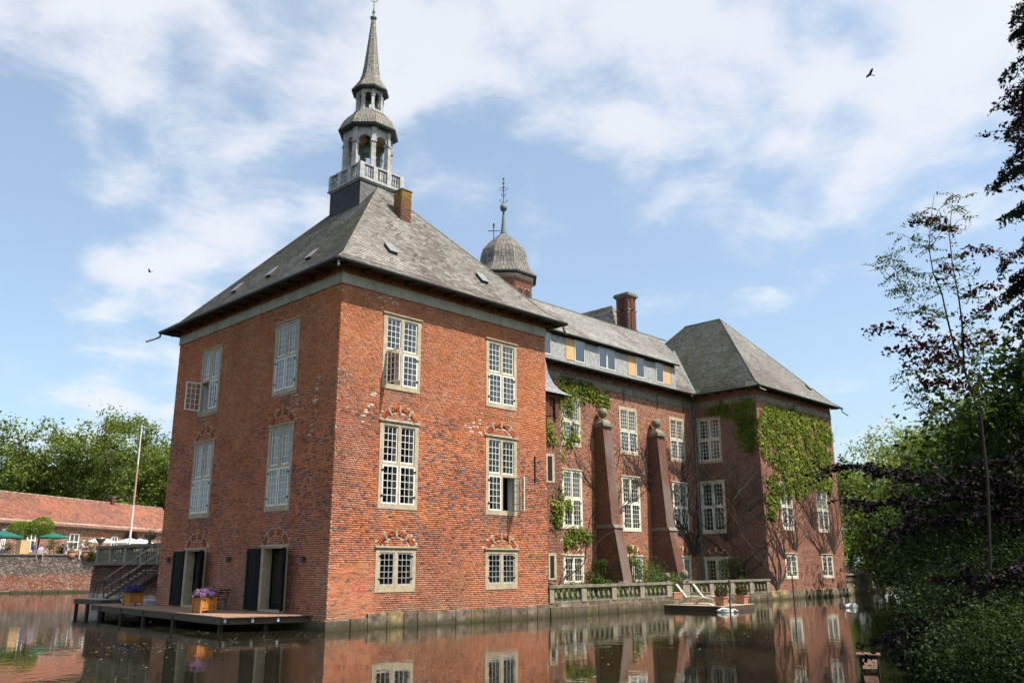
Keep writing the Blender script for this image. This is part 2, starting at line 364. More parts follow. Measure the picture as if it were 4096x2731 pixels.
# ------------------------------------------------------------------ brickwork
def brick_wall(F, W, z0, z1, opens, rings, colfn, parent, seed, depth=.022, course=.0795, single=None, name='brick', jit=1.):
    """courses of stretchers and headers with recessed joints, laid round the openings"""
    r = np.random.default_rng(seed); A = []
    nC = int(round((z1-z0)/course)); j = .0165
    for c in range(nC):
        za = z0+c*course; zb = za+course-j; zm = (za+zb)/2
        pitch = .25 if c % 2 == 0 else .125
        off = (0 if c % 4 == 0 else .125) if c % 2 == 0 else .0625
        e = np.arange(-pitch+off, W+pitch, pitch)+r.normal(0, .007*jit, int(np.ceil((W+2*pitch-off)/pitch)))[:len(np.arange(-pitch+off, W+pitch, pitch))]
        if c % 2 == 1: e = e[r.random(len(e)) > .12]
        l = np.clip(e[:-1]+j/2, 0, W); q = np.clip(e[1:]-j/2, 0, W)
        ok = q-l > .03
        for (a, b, d, t) in opens:
            if zb <= d or za >= t: continue
            ins = (l >= a-.01) & (q <= b+.01); ok &= ~ins
            s1 = (l < a) & (q > a); q = np.where(s1, a, q)
            s2 = (l < b) & (q > b); l = np.where(s2 & ~s1, b, l)
            ok &= (q-l > .02)
        for (uc, zc, ri, ro, zmin) in rings:
            if zm < zmin or zb > zc+ro+.02: continue
            mid = (l+q)/2; rr = np.hypot(mid-uc, zm-zc); hw = (q-l)/2*.6
            ok &= ~((rr > ri-hw*.3) & (rr < ro+hw*.3))
        l, q = l[ok], q[ok]; n = len(l)
        if n: A.append(np.stack([l, q, np.full(n, za), np.full(n, zb)], 1))
    A = np.concatenate(A); n = len(A)
    A[:, 2:] += r.normal(0, .0022*jit, (n, 1)); fr = np.clip(r.normal(0, .0022*jit, n), -.004, .02)
    col = colfn((A[:, 0]+A[:, 1])/2, (A[:, 2]+A[:, 3])/2, r)
    keep = np.ones(n, bool)
    if single is not None:
        d = np.hypot(((A[:, 0]+A[:, 1])/2-single[0])*.8, (A[:, 2]+A[:, 3])/2-single[1]); pick = np.argsort(d)[:single[2]]; keep[pick] = False
        cache = {}
        for i in pick:
            u0, u1, a, b = A[i]; w = round(float(u1-u0)*100)/100; key = w
            if key not in cache:
                m = MB().box(0, -depth, 0, w, 0, course-j); me = bpy.data.meshes.new('brick'); me.from_pydata(m.v, [], m.f); me.materials.append(MATS['brick_piece']); cache[key] = me
            o = bpy.data.objects.new('brick', cache[key]); link(o, parent)
            pp = F.p(u0, fr[i], a); rm = Matrix(((F.u[0], -F.n[0]*-1, 0, pp[0]), (F.u[1], -F.n[1]*-1, 0, pp[1]), (0, 0, 1, pp[2]), (0, 0, 0, 1)))
            o.matrix_local = rm; o.color = (*[float(x) for x in col[i]], 1)
    A = A[keep]; fr = fr[keep]; col = col[keep]; n = len(A)
    u0, u1, a, b = A.T; bk = np.full(n, -depth)
    V = np.stack([F.pts(u0, fr, a), F.pts(u1, fr, a), F.pts(u1, fr, b), F.pts(u0, fr, b), F.pts(u0, bk, a), F.pts(u1, bk, a), F.pts(u1, bk, b), F.pts(u0, bk, b)], 1).reshape(-1, 3)
    k = np.arange(n)[:, None, None]*8; f = np.array([[0, 1, 2, 3], [4, 5, 1, 0], [3, 2, 6, 7], [1, 5, 6, 2], [4, 0, 3, 7]])[None]
    Qd = (k+f).reshape(-1, 4)
    return mesh_np(name, V, Qd, np.repeat(col, 5, 0), 'brick', parent, kind='stuff')
def wall_sheet(F, W, z0, z1, opens, d, m, parent, name):
    us = sorted({0., W, *[x for o in opens for x in o[:2] if 0 < x < W]}); zs = sorted({z0, z1, *[x for o in opens for x in o[2:] if z0 < x < z1]})
    mb = MB()
    for i in range(len(us)-1):
        for k in range(len(zs)-1):
            um = (us[i]+us[i+1])/2; zm = (zs[k]+zs[k+1])/2
            if any(o[0] < um < o[1] and o[2] < zm < o[3] for o in opens): continue
            mb.add([F.p(us[i], d, zs[k]), F.p(us[i+1], d, zs[k]), F.p(us[i+1], d, zs[k+1]), F.p(us[i], d, zs[k+1])], [(0, 1, 2, 3)])
    for (a, b, c, t) in opens:                       # jambs of the opening
        for (p, q) in (((a, c), (a, t)), ((b, t), (b, c)), ((a, t), (b, t)), ((b, c), (a, c))):
            mb.add([F.p(p[0], d, p[1]), F.p(q[0], d, q[1]), F.p(q[0], -.6, q[1]), F.p(p[0], -.6, p[1])], [(0, 1, 2, 3)])
    return mb.build(name, m, parent)
OR, RD, DK, PK = np.array([.53, .148, .04]), np.array([.35, .085, .036]), np.array([.13, .062, .05]), np.array([.46, .21, .135])
def tower_col(seed, side):
    n1, n2, n3 = VNoise(seed), VNoise(seed+1), VNoise(seed+2)
    def f(u, z, r):
        k = len(u); e = r.random(k)
        up = sstep(-.55, .55, z-(8.9-.10*u if side == 'r' else 8.6)+(n1(u*.35, z*.35)-.5)*3.2)
        base = lerp(RD, OR, np.clip(.35+.9*(n2(u*.5, z*.7)-.35)+.5*(e-.5), 0, 1))
        dark = (r.random(k) < (.11+.27*sstep(.44, .70, n3(u*.55, z*.9)))*sstep(1.6, 3.6, z)+.06)
        low = np.where(dark[:, None], lerp(DK, RD, r.random(k)*.55), base)
        top = lerp(OR*.95, np.array([.40, .118, .048]), np.clip(n2(u*.9, z*.9)*1.3-.25+.45*(e-.5), 0, 1))
        c = lerp(low, top, up)
        pale = sstep(3.6, .9, z)*(.25+.6*n1(u*.7+9, z*.7))*(.75 if side == 'r' else 1.0)
        c = lerp(c, PK if side == 'r' else np.array([.30, .22, .19]), np.clip(pale*.5, 0, .55))
        wash = n3(u*.22+4, z*.16+2); c = lerp(c, np.array([.17, .075, .05]), sstep(.47, .70, wash)*(.50 if side == 'l' else .34)*(1-.65*up)); c = lerp(c, c*1.18, sstep(.52, .35, wash)*.6)
        for (a_, b_) in (((2.07, 4.04), (7.84, 9.80)) if side == 'r' else ((9.47, 11.39), (2.87, 4.76))):     # run-off below the sills
            for zs in (9.1, 4.38):
                st_ = ((u > a_-.1) & (u < b_+.1) & (z < zs))*np.clip(1-(zs-z)/1.3, 0, 1)*sstep(.35, .65, n1(u*2.6, z*.25+zs)); c = lerp(c, np.array([.12, .085, .07]), np.clip(st_*.75, 0, .8))
        moss = sstep(1.1, .45, z)*sstep(.35, .7, n2(u*.8, z))
        c = lerp(c, np.array([.17, .13, .07]), moss*.6)
        if side == 'r':                              # lime smeared along old cracks
            for pts in (((1.75, 8.9), (1.55, 8.4), (1.35, 8.0), (1.1, 7.7), (1.3, 7.45)), ((.45, 8.0), (.8, 8.35), (1.0, 8.55)), ((1.85, 12.9), (2.0, 12.5), (2.05, 12.2)), ((2.0, 12.75), (2.8, 12.8)), ((7.1, 8.2), (7.5, 8.0), (7.75, 7.6)), ((6.7, 8.15), (7.0, 7.9)), ((7.7, 8.7), (7.55, 8.3))):
                for (a, b), (p, q) in zip(pts[:-1], pts[1:]):
                    t_ = np.clip(((u-a)*(p-a)+(z-b)*(q-b))/((p-a)**2+(q-b)**2), 0, 1); d_ = np.hypot(u-a-t_*(p-a), z-b-t_*(q-b)); c = lerp(c, np.array([.62, .56, .48]), ((d_ < .10) & (r.random(k) < .34))*.8)
        else:
            for pts in (((1.2, 9.6), (1.5, 8.6), (1.35, 8.0), (1.75, 7.2), (1.9, 6.6)), ((2.9, 8.9), (2.75, 8.5))):
                for (a, b), (p, q) in zip(pts[:-1], pts[1:]):
                    t_ = np.clip(((u-a)*(p-a)+(z-b)*(q-b))/((p-a)**2+(q-b)**2), 0, 1); d_ = np.hypot(u-a-t_*(p-a), z-b-t_*(q-b)); c = lerp(c, np.array([.55, .5, .43]), ((d_ < .07) & (r.random(k) < .45))*.8)
        return np.clip(c*(.72+.52*r.random((k, 1))), .01, .8)
    return f
def wing_col(seed, a, b, dk=.12):
    n1, n2 = VNoise(seed), VNoise(seed+1)
    def f(u, z, r):
        k = len(u); c = lerp(a, b, np.clip(n1(u*.4, z*.5)*1.6-.3+.5*(r.random(k)-.5), 0, 1))
        d = r.random(k) < dk*(.3+1.6*n2(u*.5, z*.6)); c = np.where(d[:, None], lerp(DK, RD, r.random(k)*.6), c)
        pale = sstep(3.0, .8, z)*n2(u*.6+5, z*.6); c = lerp(c, PK*.9, pale*.5)
        return np.clip(c*(.8+.4*r.random((k, 1))), .01, .8)
    return f
# ------------------------------------------------------------------ windows of the house
PANE_MESH = {}
def sash(F, parent, hu, z0, z1, w, rows, theta=None, hinge='L', d=.0, panes=False, m='white_paint', fw=.052, mt=.02, cols=3, glassm='glass'):
    """a glazed light: frame, glazing bars, panes. theta opens it outward about its hinge side"""
    sgn = 1 if hinge == 'L' else -1
    if theta is None: e = F.u*sgn; q = F.n
    else: e = F.u*sgn*math.cos(theta)+F.n*math.sin(theta); q = F.n*math.cos(theta)-F.u*sgn*math.sin(theta)
    O = F.p(hu, d, 0)
    def pt(a, b, z): return O+e*a+q*b+np.array([0, 0, z])
    def bx(mb, a0, a1, b0, b1, c0, c1):
        c = [(a0, b0), (a1, b0), (a1, b1), (a0, b1)]; mb.hexa([pt(x, y, c0) for x, y in c]+[pt(x, y, c1) for x, y in c])
    mb = MB(); t = .035
    bx(mb, 0, fw, -t, 0, z0, z1); bx(mb, w-fw, w, -t, 0, z0, z1); bx(mb, fw, w-fw, -t, 0, z0, z0+fw*1.15); bx(mb, fw, w-fw, -t, 0, z1-fw, z1)
    iw = w-2*fw; ih = z1-z0-2.15*fw; zb = z0+fw*1.15
    for i in range(1, cols): a = fw+iw*i/cols; bx(mb, a-mt/2, a+mt/2, -t+.006, -.003, zb, z1-fw)
    for k in range(1, rows): z = zb+ih*k/rows; bx(mb, fw, w-fw, -t+.008, -.005, z-mt/2, z+mt/2)
    s = mb.build('sash', m, parent)
    pw, ph = iw/cols, ih/rows
    if panes:
        key = (round(pw, 3), round(ph, 3), glassm)
        if key not in PANE_MESH:
            q0 = MB().box(0, 0, 0, pw-mt, .004, ph-mt); me = bpy.data.meshes.new('pane'); me.from_pydata(q0.v, [], q0.f); me.materials.append(MATS[glassm]); PANE_MESH[key] = me
        for i in range(cols):
            for k in range(rows):
                o = bpy.data.objects.new('pane', PANE_MESH[key]); link(o, parent)
                a0 = fw+pw*i+mt/2
                c = pt(a0, -.02, zb+ph*k+mt/2); ex = e; ey = np.cross([0, 0, 1], ex)
                o.matrix_local = Matrix(((ex[0], ey[0], 0, c[0]), (ex[1], ey[1], 0, c[1]), (0, 0, 1, c[2]), (0, 0, 0, 1)))
    else:
        g = MB(); bx(g, fw, w-fw, -.022, -.018, zb, z1-fw); g.build('pane', glassm, parent)
    return s
def window(F, parent, uL, uR, zB, zT, rows=(5, 5), opened=None, panes=False, jm=.19, mul=.14, sill=.21, lin=.20, tr=.13, lintel=True, stone='sandstone', split=.5, sashm='white_paint', glassm='glass', rev='plaster', curtain=0, name='window', cols=3, seed=0):
    w = uR-uL; sw = (w-2*jm-mul)/2; mb = MB(); D0, D1 = -.12, .022
    F.box(mb, uL, uL+jm, D0, D1, zB, zT-.09); F.box(mb, uR-jm, uR, D0, D1, zB, zT-.09)
    F.box(mb, uL+jm, uR-jm, D0, D1+.004, zB, zB+sill); F.box(mb, uL+jm, uR-jm, D0, D1-.002, zT-lin, zT-.09)
    uc = (uL+uR)/2
    F.box(mb, uc-mul/2, uc+mul/2, D0, D1-.004, zB+sill, zT-lin)
    if lintel:
        F.box(mb, uL-.02, uR+.02, D0, D1+.03, zT-.09, zT-.045); F.box(mb, uL-.045, uR+.045, D0, D1+.06, zT-.045, zT)
    else: F.box(mb, uL, uR, D0, D1, zT-.09, zT)
    z0, z1 = zB+sill, zT-lin
    if len(rows) == 2:
        zt = z0+(z1-z0)*split
        F.box(mb, uL+jm, uc-mul/2, D0, D1-.003, zt-tr/2, zt+tr/2); F.box(mb, uc+mul/2, uR-jm, D0, D1-.003, zt-tr/2, zt+tr/2)
        bands = [(z0, zt-tr/2, rows[1], .03), (zt+tr/2, z1, rows[0], -.03)]
    else: bands = [(z0, z1, rows[0], -.0)]
    wo = mb.build(name, stone, parent)
    rv = MB(); dk = MB(); cu = MB(); hg = MB()
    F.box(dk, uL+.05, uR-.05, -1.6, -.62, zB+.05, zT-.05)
    for bi, (a, b, n, dd) in enumerate(bands):
        for si, (ua, hs) in enumerate(((uL+jm, 'L'), (uc+mul/2, 'R'))):
            th = None
            if opened and opened[0] == bi and opened[1] == si: th = math.radians(opened[2])
            ov = .018 if bi == 0 and len(bands) == 2 else 0.
            hu = ua-ov if hs == 'L' else ua+sw+ov
            sash(F, wo, hu, a-ov, b+ov, sw+2*ov, n, th, hs, dd, panes, sashm, cols=cols, glassm=glassm)
            for (p, q) in (((ua, a), (ua, b)), ((ua+sw, b), (ua+sw, a)), ((ua, b), (ua+sw, b)), ((ua+sw, a), (ua, a))):
                rv.add([F.p(p[0], -.12, p[1]), F.p(q[0], -.12, q[1]), F.p(q[0]+(.0), -.40, q[1]), F.p(p[0], -.40, p[1])], [(0, 1, 2, 3)])
            if curtain and RNG.random() < curtain:
                n0 = 13; x0, x1 = (ua+.02, ua+sw-.02) if curtain >= 1 else ((ua+.02, ua+sw*.55) if RNG.random() < .5 else (ua+sw*.4, ua+sw-.02))
                for k in range(n0-1):
                    a0, a1 = x0+(x1-x0)*k/(n0-1), x0+(x1-x0)*(k+1)/(n0-1); d0, d1 = -.44-.03*(k % 2), -.44-.03*((k+1) % 2)
                    cu.add([F.p(a0, d0, a), F.p(a1, d1, a), F.p(a1, d1, b), F.p(a0, d0, b)], [(0, 1, 2, 3)])
            if bi == 0:
                hx = hu
                for hz in (a+.2*(b-a), b-.12*(b-a)): F.box(hg, hx-.05, hx+.05, dd+.004, dd+.022, hz-.035, hz+.035)
    rv.build('reveal', rev, wo); hg.build('hinge', 'iron', wo, kind='stuff')
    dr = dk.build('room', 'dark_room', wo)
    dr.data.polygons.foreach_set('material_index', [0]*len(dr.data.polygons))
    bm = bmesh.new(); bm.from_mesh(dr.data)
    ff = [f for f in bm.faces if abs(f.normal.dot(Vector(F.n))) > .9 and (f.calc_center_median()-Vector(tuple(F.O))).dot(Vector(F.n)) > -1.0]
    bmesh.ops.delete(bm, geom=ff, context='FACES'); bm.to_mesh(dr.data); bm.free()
    if cu.v: cu.build('curtain', 'curtain', wo)
    return wo
def arch(F, parent, uc, zb, hw, rise, th, seed=0, stone='arch_grey', nb=5):
    """segmental relieving arch: five stones with fans of brick between"""
    R = (hw*hw+rise*rise)/(2*rise); zc = zb+rise-R; a0 = math.asin(min(1, hw/R)); ri = R-th
    a0i = math.pi/2+a0; tot = 2*a0
    ss = .115/R; gap = (tot-5*ss)/4; ang = a0i; r = random.Random(seed)
    bb = []; arch_o = None; mbk = MB(); cols = []
    def wedge(mb, t0, t1, ra, rb, d):
        p = []
        for dd in (-.03, d):
            for (t, rr) in ((t0, ra), (t1, ra), (t1, rb), (t0, rb)): p.append(F.p(uc+rr*math.cos(t), dd, max(zb+.004, zc+rr*math.sin(t))))
        mb.hexa(p)
    stones = []
    for i in range(5):
        stones.append((ang, ang-ss)); ang -= ss
        if i < 4:
            w = gap/nb
            for k in range(nb):
                if r.random() < .6: wedge(mbk, ang-.006, ang-w+.006, ri+.004, R-.004, .004+r.random()*.004); cols.append(r.random())
                else:
                    rm = ri+(R-ri)*(.35+.3*r.random())
                    wedge(mbk, ang-.006, ang-w+.006, ri+.004, rm-.006, .004); wedge(mbk, ang-.006, ang-w+.006, rm+.006, R-.004, .006); cols += [r.random(), r.random()]
                ang -= w
    q = np.array(mbk.f); cc = np.repeat(lerp(RD*.85, OR*.66, np.array(cols)), 6, 0)
    arch_o = mesh_np('relieving_arch', mbk.v, q, cc, 'brick', parent, kind='stuff')
    for (t0, t1) in stones:
        s = MB(); wedge(s, t0, t1, ri-.015, R+.01, .022); s.build('arch_stone', stone, arch_o)
    return (uc, zc, ri-.01, R+.01, zb)
def arch_ring(uc, zb, hw, rise, th):
    R = (hw*hw+rise*rise)/(2*rise); return (uc, zb+rise-R, R-th-.01, R+.01, zb)
# ------------------------------------------------------------------ slated roofs
def slate_side(parent, A, B, w, prof, ha, hb, colfn, seed, single=0, width=.25, expo=.155, under=True, name='slate', sheet=None, thick=.012):
    """one roof slope: eave A-B, w inward, prof = [(t, z)...] inward distance and height; ha, hb = how fast the ends draw in"""
    r = np.random.default_rng(seed); A = np.array(A, float); B = np.array(B, float); w = np.array(w, float); Ln = np.linalg.norm(B-A); a = (B-A)/Ln
    VV = []; CC = []; one = []
    sh = MB()
    for (t0, z0), (t1, z1) in zip(prof[:-1], prof[1:]):
        sl = math.hypot(t1-t0, z1-z0); ct, st = (t1-t0)/sl, (z1-z0)/sl
        b = w*ct+np.array([0, 0, st]); nrm = np.cross(a, b); nrm *= np.sign(nrm[2])
        def pt(x, t, z): return A+a*x+w*t+np.array([0, 0, z-A[2]])
        sh.add([pt(ha*t0, t0, z0), pt(Ln-hb*t0, t0, z0), pt(Ln-hb*t1, t1, z1), pt(ha*t1, t1, z1)], [(0, 1, 2, 3)])
        nr = max(1, int(round(sl/expo))); ex = sl/nr
        for k in range(nr):
            s = k*ex; t = t0+ct*s; z = z0+st*s; tm = t+ct*ex*.5
            lo, hi = ha*tm, Ln-hb*tm
            if hi-lo < .08: continue
            e = np.arange(lo-r.random()*width, hi+width, width); e = np.clip(e+r.normal(0, .012, len(e)), lo, hi)
            l, q = e[:-1], e[1:]; ok = q-l > .03; l, q = l[ok]+.002, q[ok]-.002; n = len(l)
            if not n: continue
            t2 = min(t+ct*ex*1.25, t1); z2 = z0+st*((t2-t0)/max(ct, 1e-6)) if ct > 1e-6 else z+st*ex*1.25
            dl = r.normal(0, .006, n)
            base = lambda x, tt, zz, o: A[None]+np.outer(x, a)+w[None]*tt+np.array([0, 0, zz-A[2]])[None]+nrm[None]*np.asarray(o).reshape(-1, 1)
            lift = .016+np.abs(r.normal(0, .004, n)); bl = base(l, t, z, lift)-b[None]*(.016+dl)[:, None]; br = base(q, t, z, lift)-b[None]*(-.010+dl)[:, None]
            tr = base(q, t2, z2, np.full(n, .004)); tl = base(l, t2, z2, np.full(n, .004))
            ll = bl-nrm[None]*thick; lr = br-nrm[None]*thick
            VV.append(np.stack([bl, br, tr, tl, ll, lr], 1)); CC.append(colfn((l+q)/2, np.full(n, t), r))
    V = np.concatenate(VV); C = np.concatenate(CC); n = len(V)
    us = sheet or (sh.build('roof', 'slate_under', parent) if under else None); keep = np.ones(n, bool)
    par = us or parent
    if single:
        cen = V[:, :4].mean(1); d = np.linalg.norm(cen-CP[None], axis=1); pick = np.argsort(d)[:single]; keep[pick] = False
        cache = {}
        for i in pick:
            v = V[i]; o0 = v[0]; wd = float(np.linalg.norm(v[1]-v[0])); hb_ = float(np.linalg.norm(v[3]-v[0])); key = (round(wd*40)/40, round(hb_*40)/40)
            if key not in cache:
                m = MB().add([(0, 0, 0), (key[0], .02, 0), (key[0], key[1], -.010), (0, key[1], -.010), (0, 0, -thick), (key[0], .02, -thick)], [(0, 1, 2, 3), (4, 5, 1, 0), (4, 0, 3), (5, 2, 1)])
                me = bpy.data.meshes.new('slate'); me.from_pydata(m.v, [], m.f); me.materials.append(MATS['slate_piece']); cache[key] = me
            bx = a; by = v[3]-v[0]; by = by/np.linalg.norm(by); bz = np.cross(bx, by); bz *= np.sign(bz[2])
            o = bpy.data.objects.new('slate', cache[key]); link(o, par); o.matrix_local = Matrix(((bx[0], by[0], bz[0], o0[0]), (bx[1], by[1], bz[1], o0[1]), (bx[2], by[2], bz[2], o0[2]), (0, 0, 0, 1)))
            o.color = (*[float(x) for x in C[i]], 1)
    V = V[keep]; C = C[keep]; n = len(V)
    k = np.arange(n)[:, None, None]*6; f = np.array([[0, 1, 2, 3], [4, 5, 1, 0]])[None]
    mesh_np(name, V.reshape(-1, 3), (k+f).reshape(-1, 4), np.repeat(C, 2, 0), 'slate', par, kind='stuff')
    return us
def slate_col(seed, tint=(.235, .214, .182), lichen=(.115, .088, .06), amount=.7, pale=(.33, .312, .275), yel=0.):
    n1, n2, n3 = VNoise(seed), VNoise(seed+1), VNoise(seed+2)
    def f(u, t, r):
        k = len(u); c = np.repeat(np.array(tint)[None], k, 0)
        c = lerp(c, np.array(pale), np.clip(1.6*(n2(u*.35, t*.9)-.45)+.35*(r.random(k)-.4), 0, 1))
        l = sstep(.47, .62, n1(u*.55, t*.28)+.22*(r.random(k)-.5))*amount; c = lerp(c, np.array(lichen), l)
        if yel: c = lerp(c, np.array([.25, .235, .12]), sstep(.5, .72, n3(u*.4, t*.15))*yel)
        return np.clip(c*(.72+.5*r.random((k, 1))), .01, .8)
    return f
# ------------------------------------------------------------------ the moated house
castle = thing('castle', 'red brick moated country house with slate roofs, bell turret and corner pavilions', 'castle')
TX, TY, ZF = 11.8067, 14.0036, 13.0
MX0, MX1, MY = 11.8067, 38.387, 8.7307
PX, PX2, PY, PZF = 38.387, 50.6472, 3.3713, 13.95
F_right = Face((0, 0, 0), (1, 0, 0), (0, -1, 0)); F_left = Face((0, 0, 0), (0, 1, 0), (-1, 0, 0))
F_main = Face((MX0, MY, 0), (1, 0, 0), (0, -1, 0)); F_pl = Face((PX, PY, 0), (0, 1, 0), (-1, 0, 0)); F_pf = Face((PX, PY, 0), (1, 0, 0), (0, -1, 0))
zt, zm, zg = (9.106, 12.254), (4.377, 7.838), (1.267, 2.955)
ra, rb = (2.0746, 4.0351), (7.8424, 9.8038); lc, ld = (9.469, 11.392), (2.8736, 4.7584)
AW, AR, AT = .06, .66, .27                              # relieving arch: extra half width, rise, thickness
# --- tower, sunlit front
op = [(a, b, c, d) for (a, b) in (ra, rb) for (c, d) in (zt, zm, zg)]
rg = [arch_ring((a+b)/2, z, (b-a)/2+AW, AR, AT) for (a, b) in (ra, rb) for z in (zm[1], zg[1])]
opz = [(a+.01, b-.01, c+.01, d-.01) for a, b, c, d in op]
w1 = wall_sheet(F_right, TX, 0, 14.2, opz, -.006, 'mortar', castle, 'front_wall')
brick_wall(F_right, TX, .36, 13.0, op, rg, tower_col(11, 'r'), w1, 1, single=(1.2, 1.3, 290), name='brick')
brick_wall(F_right, TX, 13.43, 14.2, [], [], tower_col(11, 'r'), w1, 2, name='cornice_brick')
for (a, b) in (ra, rb):
    for z in (zm[1], zg[1]): arch(F_right, w1, (a+b)/2, z, (b-a)/2+AW, AR, AT, seed=int(a*10+z))
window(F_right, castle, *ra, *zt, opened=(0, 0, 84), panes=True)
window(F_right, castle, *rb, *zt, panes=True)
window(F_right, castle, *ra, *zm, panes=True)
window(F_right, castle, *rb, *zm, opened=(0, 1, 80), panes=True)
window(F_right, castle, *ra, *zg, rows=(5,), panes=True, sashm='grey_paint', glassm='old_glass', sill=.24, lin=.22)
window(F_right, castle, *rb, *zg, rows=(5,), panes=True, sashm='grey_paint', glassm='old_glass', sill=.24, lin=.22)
# --- tower, shaded side towards the deck
dn, df = (2.75, 4.75), (9.38, 11.38)
op = [(a, b, c, d) for (a, b) in (lc, ld) for (c, d) in (zt, zm)]+[(dn[0], dn[1], .5, 3.04), (df[0], df[1], .5, 3.04)]
rg = [arch_ring((a+b)/2, z, (b-a)/2+AW, AR, AT) for (a, b, z) in ((*lc, zm[1]), (*ld, zm[1]), (*dn, 3.04), (*df, 3.04))]
opz = [(a+.01, b-.01, c+.01, d-.01) for a, b, c, d in op]
w2 = wall_sheet(F_left, TY, 0, 14.2, opz, -.006, 'mortar', castle, 'side_wall')
brick_wall(F_left, TY, .30, 13.0, op, rg, tower_col(31, 'l'), w2, 3)
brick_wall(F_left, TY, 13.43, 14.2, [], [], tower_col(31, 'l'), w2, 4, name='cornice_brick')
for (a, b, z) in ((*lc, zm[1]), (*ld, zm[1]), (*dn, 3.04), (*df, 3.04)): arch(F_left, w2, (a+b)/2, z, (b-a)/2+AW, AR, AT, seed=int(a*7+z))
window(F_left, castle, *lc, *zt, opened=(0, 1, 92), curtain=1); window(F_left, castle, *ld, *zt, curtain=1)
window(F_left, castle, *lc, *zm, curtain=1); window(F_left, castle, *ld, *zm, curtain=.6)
def garden_door(dr, z0=.55, z1=3.04):
    a, b = dr; mb = MB(); F = F_left
    F.box(mb, a, a+.2, -.4, .024, z0, z1-.12); F.box(mb, b-.2, b, -.4, .024, z0, z1-.12); F.box(mb, a, b, -.4, .03, z1-.12, z1-.06); F.box(mb, a-.05, b+.05, -.4, .085, z1-.06, z1)
    F.box(mb, a+.2, b-.2, -.6, .02, z0-.05, z0+.06)
    d = mb.build('garden_door', 'sandstone', castle)
    i0, i1 = a+.2, b-.2; mid = (i0+i1)/2
    for (p, q) in ((i0, mid), (mid, i1)):
        l = MB(); F.box(l, p, p+.09, -.42, -.36, z0+.06, z1-.12); F.box(l, q-.09, q, -.42, -.36, z0+.06, z1-.12); F.box(l, p+.09, q-.09, -.42, -.36, z0+.06, z0+.3); F.box(l, p+.09, q-.09, -.42, -.36, z1-.22, z1-.12)
        l.build('door_leaf', 'shutter_green', d); gl = MB(); F.box(gl, p+.09, q-.09, -.395, -.385, z0+.3, z1-.22); gl.build('pane', 'glass', d)
    rm = MB(); F.box(rm, i0-.3, i1+.3, -3.2, -3.1, z0, z1); F.box(rm, i0-.35, i0-.3, -3.1, -.5, z0, z1); F.box(rm, i1+.3, i1+.35, -3.1, -.5, z0, z1); F.box(rm, i0-.3, i1+.3, -3.1, -.5, z0-.02, z0); F.box(rm, i0-.3, i1+.3, -3.1, -.5, z1, z1+.02)
    rm.build('room', 'dark_room', d)
    cu = MB()
    for k in range(8): x = i0+.02+k*.075; cu.add([F.p(x, -.55-.03*(k % 2), z0+.1), F.p(x+.075, -.55-.03*((k+1) % 2), z0+.1), F.p(x+.075, -.55-.03*((k+1) % 2), z1-.15), F.p(x, -.55-.03*(k % 2), z1-.15)], [(0, 1, 2, 3)])
    cu.build('curtain', 'curtain', d)
    sw = .80
    for (h, sg, th) in ((b-.02, 1, math.radians(8)), (a+.05, -1, math.radians(38))):
        e = F.u*sg*math.cos(th)+F.n*math.sin(th); qn = F.n*math.cos(th)-F.u*sg*math.sin(th); O = F.p(h, .05, 0); s = MB()
        def bx(u0, u1, d0, d1, c0, c1):
            c = [(u0, d0), (u1, d0), (u1, d1), (u0, d1)]; s.hexa([O+e*x+qn*y+np.array([0, 0, c0]) for x, y in c]+[O+e*x+qn*y+np.array([0, 0, c1]) for x, y in c])
        t0, t1 = z0+.05, z1-.12
        bx(0, sw, 0, .03, t0, t1); bx(0, .1, .03, .05, t0, t1); bx(sw-.1, sw, .03, .05, t0, t1)
        for (c0, c1) in ((t0, t0+.14), (t0+.95, t0+1.09), (t1-.14, t1)): bx(.1, sw-.1, .03, .05, c0, c1)
        for (c0, c1) in ((t0+.2, t0+.89), (t0+1.15, t1-.2)): bx(.16, sw-.16, .03, .042, c0, c1)
        s.build('shutter', 'shutter_green', d)
garden_door(dn); garden_door(df)
for (u, z) in ((12.84, 2.6), (7.2, 2.55), (1.55, 2.5)):
    l = MB(); F_left.box(l, u-.05, u+.05, 0, .06, z-.05, z+.05); c = F_left.p(u, .13, z-.13); l.lathe([(.075, 0), (.085, .01), (.085, .22), (.075, .23)], 14, c); l.build('wall_lamp', 'dark_metal', castle)
# --- plinth stones of the tower
def plinth(F, u0, u1, zt_, seed, d=.1, lean=.0, par=castle, mn=.55, mx=1.1, col=(.215, .165, .12)):
    r = random.Random(seed); u = u0; first = None
    while u < u1-.05:
        w = min(r.uniform(mn, mx), u1-u)
        if u1-u-w < .3: w = u1-u
        dz = r.uniform(-.02, .02); dd = d+r.uniform(-.012, .012); e = .012; m = MB()
        m.hexa([F.p(u+e, -.05, -.5), F.p(u+w-e, -.05, -.5), F.p(u+w-e, dd+lean, -.5), F.p(u+e, dd+lean, -.5), F.p(u+e, -.05, zt_+dz), F.p(u+w-e, -.05, zt_+dz), F.p(u+w-e, dd, zt_+dz), F.p(u+e, dd, zt_+dz)])
        o = m.build('plinth_stone', 'quay_piece', par, bevel=.015); k = r.uniform(.7, 1.35); mo = r.random() < .12; o.color = (col[0]*k*(1.1 if mo else 1), col[1]*k*r.uniform(.92, 1.05)*(1.08 if mo else 1), col[2]*k*(.72 if mo else r.uniform(.9, 1.1)), 1)
        u += w
plinth(F_right, -.1, 1.75, .36, 15, d=.10); plinth(F_right, 1.75, TX, .52, 5, d=.10); plinth(F_left, -.1, TY, .30, 6, d=.09)
